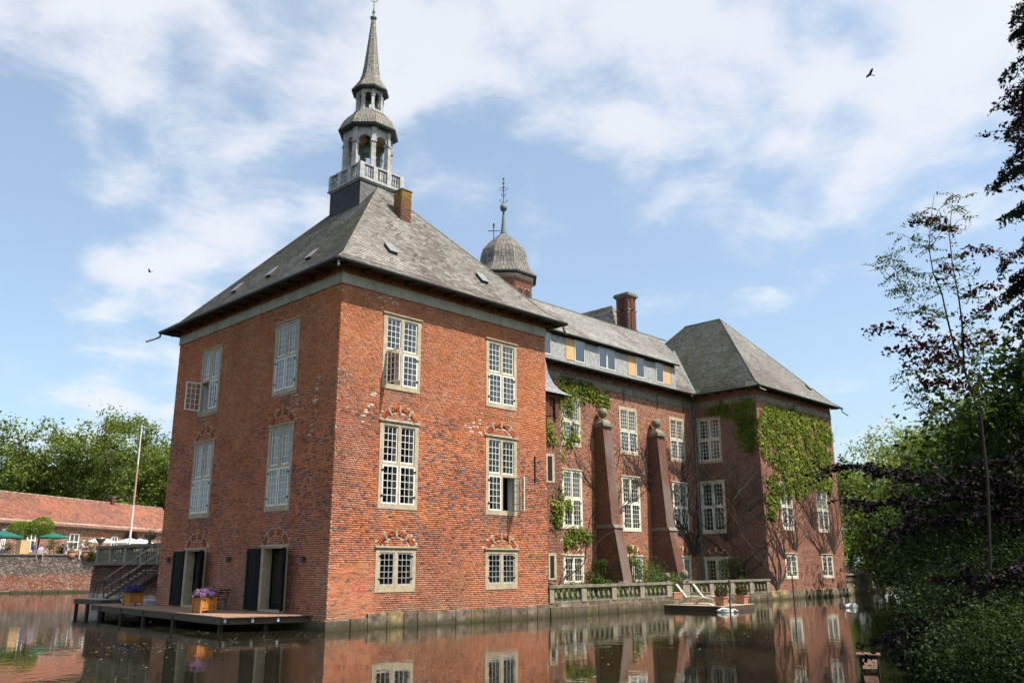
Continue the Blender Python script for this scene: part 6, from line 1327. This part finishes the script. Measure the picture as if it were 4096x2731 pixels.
gshrub('dark loose bush under the large green parasol', 48, 102.5, .75, 1.7, (.02, .04, .012), (.07, .09, .03), 31); gshrub('tall dark green potted bush in the middle of the courtyard edge', 218, 101.5, .75, 2.3, (.03, .06, .012), (.10, .14, .03), 32, 1300)
gshrub('grey green olive bush left of the farm window', 270, 103, .65, 2.0, (.07, .09, .05), (.17, .18, .12), 33); gshrub('grey green olive bush in front of the farm gable end', 345, 102, .65, 2.0, (.07, .09, .05), (.17, .18, .12), 34); gshrub('dark clipped ball bush at the balustrade end', 371, 101, .5, 1.0, (.025, .05, .012), (.07, .11, .02), 35); gshrub('yellow green bush between the cream parasols', 470, 106, .8, 2.1, (.09, .12, .02), (.17, .20, .05), 36)
for (u, lab) in ((288, 'big terracotta pot by the bald man'), (347, 'tall terracotta jar by the pink shirted man')):
    t = thing('terracotta_jar', lab, 'pot', G(u, 101)); MB().lathe([(.22, 0), (.34, .3), (.38, .55), (.3, .72), (.34, .78)], 14).build('body', 'terracotta', t, smooth=True); MB().lathe([(.36, .78), (.4, .82), (.36, .86), (.3, .84)], 14).build('rim', 'terracotta', t, smooth=True)
# people on the courtyard
def person(label, loc, rz, top, low, hair, sit=False, h=1.72, bend=0., arm=.25, hold=None):
    t = thing('person', label, 'person', loc, rz, 'visitors at the courtyard edge'); s = h/1.72; me = bpy.data.meshes.new('body'); zp = .92 if not sit else .50
    b = bend; ch = (0, -b*.25, zp+.40); nk = (0, -b*.42, zp+.58); hd = (0, -b*.5-.02, zp+.70); ht = (0, -b*.5-.03, zp+.80)
    V = [(0, 0, zp), (0, -b*.1, zp+.2), ch, nk, hd, ht]; E = [(0, 1), (1, 2), (2, 3), (3, 4), (4, 5)]; R_ = [.15, .14, .155, .06, .085, .06]
    for sx in (-1, 1):
        i = len(V); V += [(sx*.19, ch[1], ch[2]+.06), (sx*.25, ch[1]-.03-arm*.3, ch[2]-.2), (sx*.22, ch[1]-.12-arm*.9, ch[2]-.38+arm*.45)]; R_ += [.07, .052, .04]; E += [(2, i), (i, i+1), (i+1, i+2)]
        i = len(V)
        if sit: V += [(sx*.1, -.02, zp-.02), (sx*.11, -.42, zp), (sx*.11, -.45, .06), (sx*.11, -.58, .04)]
        else: V += [(sx*.1, 0, zp-.08), (sx*.11, -.02, .48), (sx*.11, .02, .07), (sx*.11, -.13, .04)]
        R_ += [.095, .07, .05, .04]; E += [(0, i), (i, i+1), (i+1, i+2), (i+2, i+3)]
    me.from_pydata([(x*s, y*s, z*s) for x, y, z in V], E, []); o = bpy.data.objects.new('body', me); link(o, t); md = o.modifiers.new('skin', 'SKIN'); sk = me.skin_vertices[0].data
    for i, q in enumerate(R_): sk[i].radius = (q*s, q*s*.85)
    sk[0].use_root = True; o.modifiers.new('sub', 'SUBSURF').render_levels = 1
    m = bpy.data.materials.new('person_colours'); m.use_nodes = True; nt_ = m.node_tree; bs = nt_.nodes['Principled BSDF']; tcn = nt_.nodes.new('ShaderNodeTexCoord'); sp = nt_.nodes.new('ShaderNodeSeparateXYZ'); nt_.links.new(tcn.outputs['Object'], sp.inputs[0]); mr_ = nt_.nodes.new('ShaderNodeMath'); mr_.operation = 'DIVIDE'; mr_.inputs[1].default_value = 2.0; nt_.links.new(sp.outputs[2], mr_.inputs[0])
    cr_ = nt_.nodes.new('ShaderNodeValToRGB'); cr_.color_ramp.interpolation = 'CONSTANT'; el = cr_.color_ramp.elements; el[0].color = (*low, 1); el[1].position = (zp+.02)*s/2; el[1].color = (*top, 1); e2 = el.new((zp+.56)*s/2); e2.color = (.50, .29, .20, 1)
    nt_.links.new(mr_.outputs[0], cr_.inputs[0]); nt_.links.new(cr_.outputs[0], bs.inputs['Base Color']); bs.inputs['Roughness'].default_value = .8; me.materials.append(m)
    mh = bpy.data.materials.new('hair'); mh.use_nodes = True; mh.node_tree.nodes['Principled BSDF'].inputs['Base Color'].default_value = (*hair, 1); MATS['hair_tmp'] = mh
    hm_ = MB().lathe([(.088*s, -.03), (.098*s, .03), (.085*s, .09), (.04*s, .125), (.005, .13)], 12, (ht[0]*s, (ht[1]+.025)*s, (ht[2]-.035)*s)); hm_.build('hair', 'hair_tmp', t, smooth=True)
    return t
def face_to(u, D, k=0.): p = P(u, 2200, D); return math.atan2(CP[1]-p[1], CP[0]-p[0])+math.pi/2+k
person('seated person in white and blue shirt left of the display stand', G(68, 101.2), face_to(68, 101, 1.8), (.55, .58, .72), (.3, .3, .35), (.6, .58, .55), True)
person('person in dark grey jacket seated under the large green parasol', G(10, 101.4), face_to(10, 101, 2.6), (.09, .085, .10), (.05, .05, .05), (.08, .05, .03), True)
person('grey haired person in dark blue shirt walking right of the display stand', G(134, 101.3), face_to(134, 101, 1.2), (.045, .06, .20), (.25, .24, .26), (.6, .58, .55))
person('person in lavender shirt seated on a slatted chair, seen from behind', G(163, 101.0), face_to(163, 101, 3.0), (.50, .44, .66), (.3, .28, .25), (.10, .08, .07), True, h=1.9)
person('brown haired person in white and pink top seated right of the lavender shirt', G(187, 101.2), face_to(187, 101, -1.5), (.70, .52, .50), (.5, .45, .4), (.16, .07, .03), True)
person('bald man in black shirt carrying a red tray', G(249, 101.4), face_to(249, 101, 1.4), (.02, .018, .022), (.02, .02, .02), (.45, .27, .19), h=1.85, arm=.55)
person('white haired person in black and white patterned blouse', G(266, 101.0), face_to(266, 101, 1.4), (.30, .28, .31), (.65, .62, .6), (.75, .73, .70))
person('bent man in pale pink shirt and white trousers by the terracotta jar', G(321, 101.0), face_to(321, 101, 1.3), (.52, .36, .37), (.70, .66, .60), (.62, .58, .55), h=1.85, bend=.45, arm=.5)
person('person mostly hidden behind the dark clipped ball bush', G(366, 102.2), face_to(366, 102, .5), (.35, .16, .12), (.3, .3, .3), (.5, .45, .4))
t = thing('tray', 'red tray carried by the bald man in black', 'tray', (*G(247, 100.8)[:2], CZ+1.22), .3); MB().box(-.3, -.22, 0, .3, .22, .02).build('plate', 'terracotta', t); MB().box(-.32, -.24, .0, .32, -.22, .05).build('rim', 'terracotta', t)
t = thing('garden_chair', 'slatted wooden chair under the lavender shirted person', 'chair', G(163, 100.6), face_to(163, 100.6, 3.0))
MB().box(-.3, -.3, .44, .3, .3, .48).build('seat', 'teak', t)
for k in range(5): MB().box(-.28+k*.12, .28, .5, -.20+k*.12, .31, .95).build('back_slat', 'teak', t)
for sx in (-1, 1):
    for sy in (-1, 1): MB().box(sx*.28-.03, sy*.28-.03, 0, sx*.28+.03, sy*.28+.03, .44).build('leg', 'teak', t)
# birds
def bird(label, loc, rz, s, roll):
    t = thing('flying_bird', label, 'bird', loc, rz); m = MB().lathe([(.01, -.30), (.05, -.22), (.075, -.05), (.08, .08), (.055, .2), (.05, .26), (.015, .34)], 10); m.v = [(z*s, x*s, y*s) for x, y, z in m.v]; m.build('body', 'crow', t, smooth=True)
    for sg in (-1, 1):
        a = roll*sg; pts = [(.14, 0), (.18, .28), (.06, .62), (-.12, .72), (-.16, .45), (-.14, .2), (-.12, 0)]; m = MB(); k = len(pts)
        P3 = [(x*s, sg*y*math.cos(a+.5)*s, (y*math.sin(a+.5))*s) for x, y in pts]; m.add([(x, y, z+.012*s) for x, y, z in P3]+[(x, y, z-.012*s) for x, y, z in P3], [tuple(range(k)), tuple(range(2*k-1, k-1, -1))]+[(i, (i+1) % k, k+(i+1) % k, k+i) for i in range(k)]); m.build('wing', 'crow', t)
    m = MB().hexa([(-.25*s, -.04*s, -.01*s), (-.25*s, .04*s, -.01*s), (-.55*s, .09*s, -.01*s), (-.55*s, -.09*s, -.01*s), (-.25*s, -.04*s, .01*s), (-.25*s, .04*s, .01*s), (-.55*s, .09*s, .005*s), (-.55*s, -.09*s, .005*s)]); m.build('tail', 'crow', t); return t
bird('black bird flying high over the right trees', tuple(P(3480, 300, 45)), 2.6, .5, .35); bird('tiny dark bird in the sky left of the tower', tuple(P(600, 1088, 90)), 2.2, .6, .1)
# ------------------------------------------------------------------ trees
def tree(name, label, base, h, crown, n, size, ca, cb, seed, m='leaf', trunk=.3, clump=.9, part='crown', limbs=9, hollow=.55, lean=(0, 0), group=None, k=None, bark='bark', up=.35, droop=0.):
    """crown = list of (dx, dy, z, rx, ry, rz) ellipsoids"""
    r = np.random.default_rng(seed); t = thing(name, label, 'tree', base, 0, group)
    vol = np.array([c[3]*c[4]*c[5] for c in crown])**.75; vol /= vol.sum(); k = k or max(20, n//70)
    ce = r.choice(len(crown), k, p=vol); d = r.normal(size=(k, 3)); d /= np.linalg.norm(d, axis=1)[:, None]; rad = hollow+(1-hollow)*r.random((k, 1))
    C_ = np.array(crown)[ce]; cc = C_[:, :3]+d*rad*C_[:, 3:]; cs = np.clip(.5+.35*d[:, 2]+.4*(r.random(k)-.5), 0, 1)
    ci = r.integers(0, k, n); cr = clump*(.6+.8*r.random(k))
    p = cc[ci]+r.normal(size=(n, 3))*cr[ci][:, None]*np.array([.62, .62, .42])
    if droop: p[:, 2] -= droop*np.abs(r.normal(size=n))
    V, Q_ = leaf_quads(p, np.full(n, size), r, up=up); mesh_np(part, V, Q_, leaf_cols(n, r, ca, cb, cs[ci], .4), m, t)
    b = MB(); top = np.array([lean[0], lean[1], h*.72]); pts = [np.array([0, 0, -.3])]+[top*f+r.normal(size=3)*trunk*.5*f for f in (.3, .6, 1.0)]; b.tube(pts, [trunk*1.15, trunk*.9, trunk*.6, trunk*.2], 8)
    for i in range(limbs):
        e = cc[r.integers(0, k)]; f = r.uniform(.3, .85); s = top*f; b.tube([s, s*.45+e*.55+np.array([0, 0, h*.03]), e], [trunk*.38*(1.1-f), trunk*.2, .02], 5)
    b.build('trunk', bark, t); return t
def TB(u, D, z=.6): p = P(u, 2200, D); return (p[0], p[1], z)
LG = ((.045, .076, .015), (.155, .205, .045)); LO = ((.08, .12, .03), (.23, .28, .09))
# trees beyond the farm range
far = [(-150, 150, 21, 8, 1, 'tall broad lime tree at the far left above the farm roof'), (60, 162, 19, 7.5, 2, 'rounded green tree behind the left end of the farm roof'), (215, 152, 22, 7.5, 3, 'light green tree left of the tallest crown behind the farm'), (385, 148, 25.5, 9.0, 4, 'tallest green tree rising above the farm roof ridge'),
       (535, 166, 23.0, 7.5, 5, 'green tree directly behind the flagpole top'), (650, 160, 22.0, 7.0, 6, 'bushy tree touching the tower edge behind the farm'), (760, 172, 22, 7.5, 7, 'tree half hidden behind the shaded tower wall'), (300, 178, 20, 9, 8, 'darker tree in the gap behind the farm roof'), (130, 185, 19, 9, 9, 'dark distant tree behind the left farm trees'), (480, 190, 21, 9, 10, 'dark distant tree behind the tallest crown')]
for (u, D, h, rr_, sd_, lab) in far:
    r = random.Random(sd_); cr = [(0, 0, h*.55, rr_, rr_, h*.36)]+[(r.uniform(-.6, .6)*rr_, r.uniform(-.6, .6)*rr_, h*r.uniform(.45, .86), rr_*.5, rr_*.5, h*.15) for _ in range(6)]+[(r.uniform(-.5, .5)*rr_, r.uniform(-.5, .5)*rr_, h*.26, rr_*.7, rr_*.7, h*.14) for _ in range(3)]
    tree('broadleaf_tree', lab, TB(u, D, CZ), h, cr, 13000, .52, *LG, 500+sd_, clump=1.3, trunk=.45, limbs=10, k=230, hollow=.6)
# pale trees behind the ivy pavilion
bgt = [(3400, 95, 13.0, 4.5, 1, 'yellow green willow touching the ivy pavilion corner', ((.06, .11, .015), (.17, .24, .04))), (3590, 100, 17.0, 5.5, 2, 'tall feathery pale tree right of the ivy pavilion', LO), (3760, 92, 16.5, 5.0, 3, 'feathery pale tree behind the slim ash sapling', LO), (3900, 84, 15.0, 5.0, 4, 'green tree behind the lower ash trunk', LG), (3480, 112, 14.5, 5.5, 5, 'dark green tree between pavilion and feathery trees', LG), (4060, 75, 15, 5.0, 6, 'dark tree at the right edge behind the conifer', LG), (3545, 92, 7.5, 4.0, 9, 'low dark green tree behind the far hydrangeas', LG), (3620, 84, 8.0, 3.8, 10, 'low dark tree closing the moat behind the far quay', LG), (3660, 70, 8.5, 4.2, 7, 'low spreading green tree over the far bank', LG), (3840, 62, 8.5, 4.2, 8, 'low dark green tree on the bank right of the moat end', LG)]
for (u, D, h, rr_, sd_, lab, cl) in bgt:
    r = random.Random(sd_+40); cr = [(0, 0, h*.55, rr_, rr_, h*.38)]+[(r.uniform(-.6, .6)*rr_, r.uniform(-.6, .6)*rr_, h*r.uniform(.4, .88), rr_*.45, rr_*.45, h*.13) for _ in range(6)]+[(0, 0, h*.2, rr_*.8, rr_*.8, h*.18)]
    tree('broadleaf_tree', lab, TB(u, D, .7), h, cr, 8000, .34, *cl, 560+sd_, clump=.95, trunk=.3, limbs=14, k=150, hollow=.55)
# dark bank wood on the right: one tree after another along the moat
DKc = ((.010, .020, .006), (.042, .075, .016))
bank = [(3690, 60, 5.0, 2.6, 1, 'dark bush overhanging the end of the moat'), (3745, 50, 6.0, 2.7, 2, 'dark leafy tree leaning over the moat'), (3800, 42, 6.5, 2.6, 3, 'dark green bank tree left of the copper beech'), (3920, 35, 7.0, 2.7, 4, 'dark green bank tree under the copper beech boughs'), (4050, 30, 7.5, 2.8, 5, 'dark green tree below the conifer'), (4140, 42, 10, 3.6, 6, 'tall dark tree at the right picture edge'), (3960, 52, 9.0, 3.6, 7, 'dark tree in the middle of the bank wood'), (4220, 26, 9, 3.0, 8, 'dark tree just outside the right edge')]
for (u, D, h, rr_, sd_, lab) in bank:
    r = random.Random(sd_+80); cr = [(0, 0, h*.5, rr_, rr_, h*.42)]+[(r.uniform(-.7, .7)*rr_, r.uniform(-.7, .7)*rr_, h*r.uniform(.2, .85), rr_*.5, rr_*.5, h*.14) for _ in range(6)]
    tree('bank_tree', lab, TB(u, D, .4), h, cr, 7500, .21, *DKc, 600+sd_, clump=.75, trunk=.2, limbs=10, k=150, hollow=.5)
for i, (x, y, h) in enumerate(((11.5, -25.8, 13), (21, -22.8, 14.5), (31.5, -19.5, 15), (43, -15.8, 15))):  # unseen row of trees added to throw shade over the near bushes
    cr = [(0, 0, h*.55, 4.2, 4.2, h*.42), (1.5, -1, h*.7, 3, 3, 3), (-1.5, 1, h*.35, 3, 3, 3)]
    tree('bank_tree', ('nearest', 'second', 'third', 'farthest')[i]+' tall unseen tree added outside the right edge to shade the bank', (x, y, .7), h, cr, 7000, .30, *DKc, 640+i, clump=.9, trunk=.3, limbs=8, k=150, hollow=.4)
# bushes at the water's edge, near right
near = [(3790, 25.5, 1.15, 1.9, 1, 'leafy elder bush at the waterline right of the duck house'), (3930, 22.5, 1.5, 2.3, 2, 'broad green bush in the lower right corner'), (4090, 20, 1.6, 2.7, 3, 'green bush at the right edge of the near bank'), (4020, 28, 1.7, 3.4, 4, 'dark bush behind the lower right bushes'), (3780, 33, 1.3, 2.2, 5, 'green bush hanging over the moat further along the bank'), (3690, 19.5, .55, .6, 6, 'low green spray of leaves behind the duck house'), (3880, 17.5, .9, 1.0, 7, 'dark low bush in the bottom right corner'), (4080, 15.5, 1.2, 1.5, 8, 'dark bush cut by the bottom right corner')]
for (u, D, rr_, h, sd_, lab) in near:
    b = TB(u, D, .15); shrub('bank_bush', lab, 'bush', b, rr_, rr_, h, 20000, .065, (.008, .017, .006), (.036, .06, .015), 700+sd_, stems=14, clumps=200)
# conifer at the right edge
CB = TB(4570, 27, .6); r = np.random.default_rng(9); cf_ = thing('conifer', 'tall dark conifer with drooping sprays at the right edge', 'tree', CB); wd = MB(); wd.tube([(0, 0, -.3), (.1, 0, 8), (0, .1, 15), (0, 0, 21)], [.36, .28, .17, .04], 9); NP = []; NT = []
for k in range(300):
    z = 2.0+18.6*r.random()**.9; R_ = (3.5*(1-(z-2)/21)+.25)*r.uniform(.62, 1.12); a = r.uniform(0, 6.283); d = np.array([math.cos(a), math.sin(a), 0]); sd_ = np.array([-d[1], d[0], 0])
    pts = [np.array([0, 0, z])+d*R_*f+np.array([0, 0, .35*f-1.0*f*f])*R_*.42 for f in (0, .35, .7, 1)]; wd.tube(pts, [.045, .03, .018, .005], 4, cap=False)
    m_ = int(85+70*R_); f = r.random(m_)**.7; base = np.stack([np.interp(f, (0, .35, .7, 1), [p_[i] for p_ in pts]) for i in range(3)], 1)
    lat = r.normal(size=m_)*.34*(1.15-f)*min(1, R_*.6); NP.append(base+np.outer(lat, sd_)+np.outer(np.abs(lat)*.35, d)+np.stack([0*f, 0*f, -np.abs(r.normal(size=m_))*.13-np.abs(lat)*.35], 1))
NP = np.concatenate(NP); V, Q_ = leaf_quads(NP, np.full(len(NP), .17), r, up=.1, aspect=.34); mesh_np('crown', V, Q_, leaf_cols(len(NP), r, (.008, .016, .007), (.034, .05, .018)), 'needle_leaf', cf_); wd.build('trunk', 'dark_bark', cf_)
# large copper beech standing outside the right edge, its boughs reaching in
BB = P(4850, 2200, 18); bb = thing('copper_beech', 'dark purple copper beech boughs reaching in from the right edge', 'tree', (BB[0], BB[1], .5)); B0 = np.array([BB[0], BB[1], .5])
limbs = MB(); limbs.tube([(0, 0, -.3), (.1, 0, 3), (.0, .1, 7), (0, 0, 12)], [.5, .42, .32, .12], 10); pts_l = []
r = np.random.default_rng(31)
boughs = [([(4420, 2120), (4200, 1990), (3900, 1930), (3600, 1900), (3420, 1860), (3290, 1885)], 19, 1.0), ([(4420, 2100), (4150, 1960), (3850, 1990), (3600, 2020), (3400, 2010)], 19.5, 1.0), ([(4420, 2200), (4200, 2080), (3950, 2060), (3700, 2080), (3560, 2150)], 18.5, 1.0), ([(4420, 2300), (4100, 2260), (3850, 2400), (3650, 2530), (3480, 2570)], 17, .8), ([(4420, 1900), (4250, 1750), (4100, 1800), (3950, 1860)], 19, .9), ([(4420, 1300), (4200, 700), (4080, 450), (4010, 390)], 19, .8), ([(4420, 1500), (4200, 900), (4100, 560), (4040, 520)], 18.5, .6), ([(4420, 2350), (4200, 2350), (4000, 2300), (3800, 2330)], 18, .9)]
for (pp, D, w) in boughs:
    q = [P(u, v, D+i*.15)-B0 for i, (u, v) in enumerate(pp)]; limbs.tube(q, np.linspace(.032, .006, len(q)), 6)
    for a, b in zip(q[:-1], q[1:]):
        Ls = np.linalg.norm(b-a); nt_ = int(Ls*26*w)
        for i in range(nt_):                     # leafy twigs leaving the bough
            f0 = r.random(); s = a*(1-f0)+b*f0; dr = r.normal(size=3)*np.array([1, 1, .35]); dr += (b-a)/Ls*.7; dr /= np.linalg.norm(dr); ln = r.uniform(.25, .62); e = s+dr*ln-np.array([0, 0, .10*ln]); limbs.tube([s, (s+e)/2+np.array([0, 0, .03]), e], [.008, .005, .002], 4, cap=False)
            m_ = int(7+14*ln); ff = np.linspace(.15, 1.05, m_)[:, None]; pts_l.append(s*(1-ff)+e*ff+r.normal(size=(m_, 3))*np.array([.045, .045, .03]))
# the rest of its crown, above and outside
n = 9000; d = r.normal(size=(n//30, 3)); d /= np.linalg.norm(d, axis=1)[:, None]; c = d*np.array([3.6, 3.6, 4.2])*(.6+.4*r.random((len(d), 1)))+np.array([3.5, -6.0, 8.0]); ci = r.integers(0, len(c), n); pts_l.append(c[ci]+r.normal(size=(n, 3))*.55)
limbs.build('trunk', 'dark_bark', bb); p = np.concatenate(pts_l); V, Q_ = leaf_quads(p, np.full(len(p), .105), r, up=.5, aspect=.6); mesh_np('crown', V, Q_, leaf_cols(len(p), r, (.006, .004, .0055), (.022, .012, .016), None, .6), 'purple_leaf', bb)
# slim ash sapling mixed with a young copper beech, against the sky
zq = lambda x, y: (3200+.7016*x, 700+.7016*y)
SD = 15.5; base = P(*zq(1075, 2300), SD); sp = thing('ash_sapling', 'slim ash sapling with airy leaflets against the sky', 'tree', (base[0], base[1], .3)); S0 = np.array([base[0], base[1], .3]); r = np.random.default_rng(41)
def sq(pts, dd=0.): return [P(*zq(*p), SD+dd)-S0 for p in pts]
wood = MB(); main = [(1085, 2250), (1070, 1750), (1030, 1380), (960, 1180), (930, 1080), (880, 980), (840, 820), (810, 680), (760, 560), (735, 420), (745, 250), (765, 110)]
second = [(935, 1085), (925, 850), (905, 700), (870, 520), (850, 330), (865, 200), (870, 100)]
wood.tube(sq(main), [.024, .023, .022, .020, .018, .016, .014, .012, .010, .008, .005, .003], 7); wood.tube(sq(second, .1), [.017, .014, .012, .009, .007, .005, .003], 6)
gl = [[(840, 820), (700, 750), (600, 680), (520, 580), (430, 510)], [(600, 690), (560, 590), (500, 400)], [(760, 560), (640, 560), (560, 500), (500, 470)], [(735, 430), (650, 370), (560, 330)], [(745, 250), (680, 230), (610, 230)], [(850, 330), (900, 260), (960, 240)], [(865, 200), (930, 180), (970, 170)], [(870, 110), (910, 130), (960, 125)], [(870, 520), (960, 560), (1010, 600)], [(905, 700), (990, 690), (1040, 700)], [(810, 680), (720, 640), (650, 640), (580, 650)], [(900, 980), (980, 900), (1100, 880)], [(760, 560), (830, 480), (880, 430)], [(925, 850), (1000, 820), (1060, 790)], [(700, 750), (640, 790), (580, 750)], [(735, 430), (800, 330), (840, 280)], [(840, 820), (760, 800), (710, 840)], [(930, 1080), (820, 1120), (700, 1120), (600, 1150)], [(1000, 1300), (850, 1420), (700, 1330), (620, 1200), (555, 1100)], [(1030, 1380), (1010, 1180), (1040, 980)], [(760, 1180), (690, 1260), (640, 1180)], [(800, 620), (870, 640), (930, 620)], [(745, 300), (790, 200), (830, 160)]]
pu = [[(900, 1040), (780, 1000), (640, 930), (500, 870), (380, 905)], [(860, 940), (740, 960), (620, 1010), (500, 1000)], [(920, 700), (1010, 640), (1080, 640), (1150, 640)], [(880, 480), (980, 430), (1080, 430), (1190, 490)], [(850, 330), (780, 260), (690, 250), (640, 280)], [(930, 850), (1010, 790), (1080, 740)], [(840, 520), (830, 580), (850, 620)], [(860, 300), (900, 310), (915, 320)], [(930, 1080), (800, 1060), (700, 1060), (610, 1090)], [(925, 900), (950, 960), (1010, 960)], [(980, 1220), (880, 1200), (780, 1180), (690, 1190)], [(1040, 1000), (1080, 930), (1110, 890)], [(760, 830), (730, 880), (700, 830)]]
GP = []; GN = []
for br in gl:
    q = sq(br, r.normal()*.25); wood.tube(q, np.linspace(.007, .0025, len(q)), 5, cap=False)
    for a, b in zip(q[:-1], q[1:]):
        n = max(2, int(np.linalg.norm(b-a)*24))
        for i in range(n):                       # compound leaves: pairs of leaflets on a drooping stalk
            s = a+(b-a)*r.random(); dr = r.normal(size=3)*np.array([1, 1, .45]); dr /= np.linalg.norm(dr); ln = .20+.10*r.random(); side = np.cross(dr, [0, 0, 1]); side /= np.linalg.norm(side)+1e-6
            for j in range(5):
                c0 = s+dr*ln*(j+1)/5-np.array([0, 0, .03*(j/5)**2]); GP += [c0+side*.035, c0-side*.035]
PPp = []
for br in pu:
    q = sq(br, r.normal()*.25); wood.tube(q, np.linspace(.009, .003, len(q)), 5, cap=False)
    for a, b in zip(q[:-1], q[1:]):
        n = int(np.linalg.norm(b-a)*150); f = r.random((n, 1)); PPp.append(a*(1-f)+b*f+r.normal(size=(n, 3))*np.array([.07, .07, .055]))
wood.build('trunk', 'dark_bark', sp); GP = np.array(GP); V, Q_ = leaf_quads(GP, np.full(len(GP), .068), r, up=.5, aspect=.38); mesh_np('crown', V, Q_, leaf_cols(len(GP), r, (.03, .055, .012), (.085, .13, .03)), 'leaf', sp)
PPp = np.concatenate(PPp); V, Q_ = leaf_quads(PPp, np.full(len(PPp), .085), r, up=.4, aspect=.6); mesh_np('purple_leaves', V, Q_, leaf_cols(len(PPp), r, (.020, .006, .010), (.10, .018, .016), None, .6), 'purple_leaf', sp)
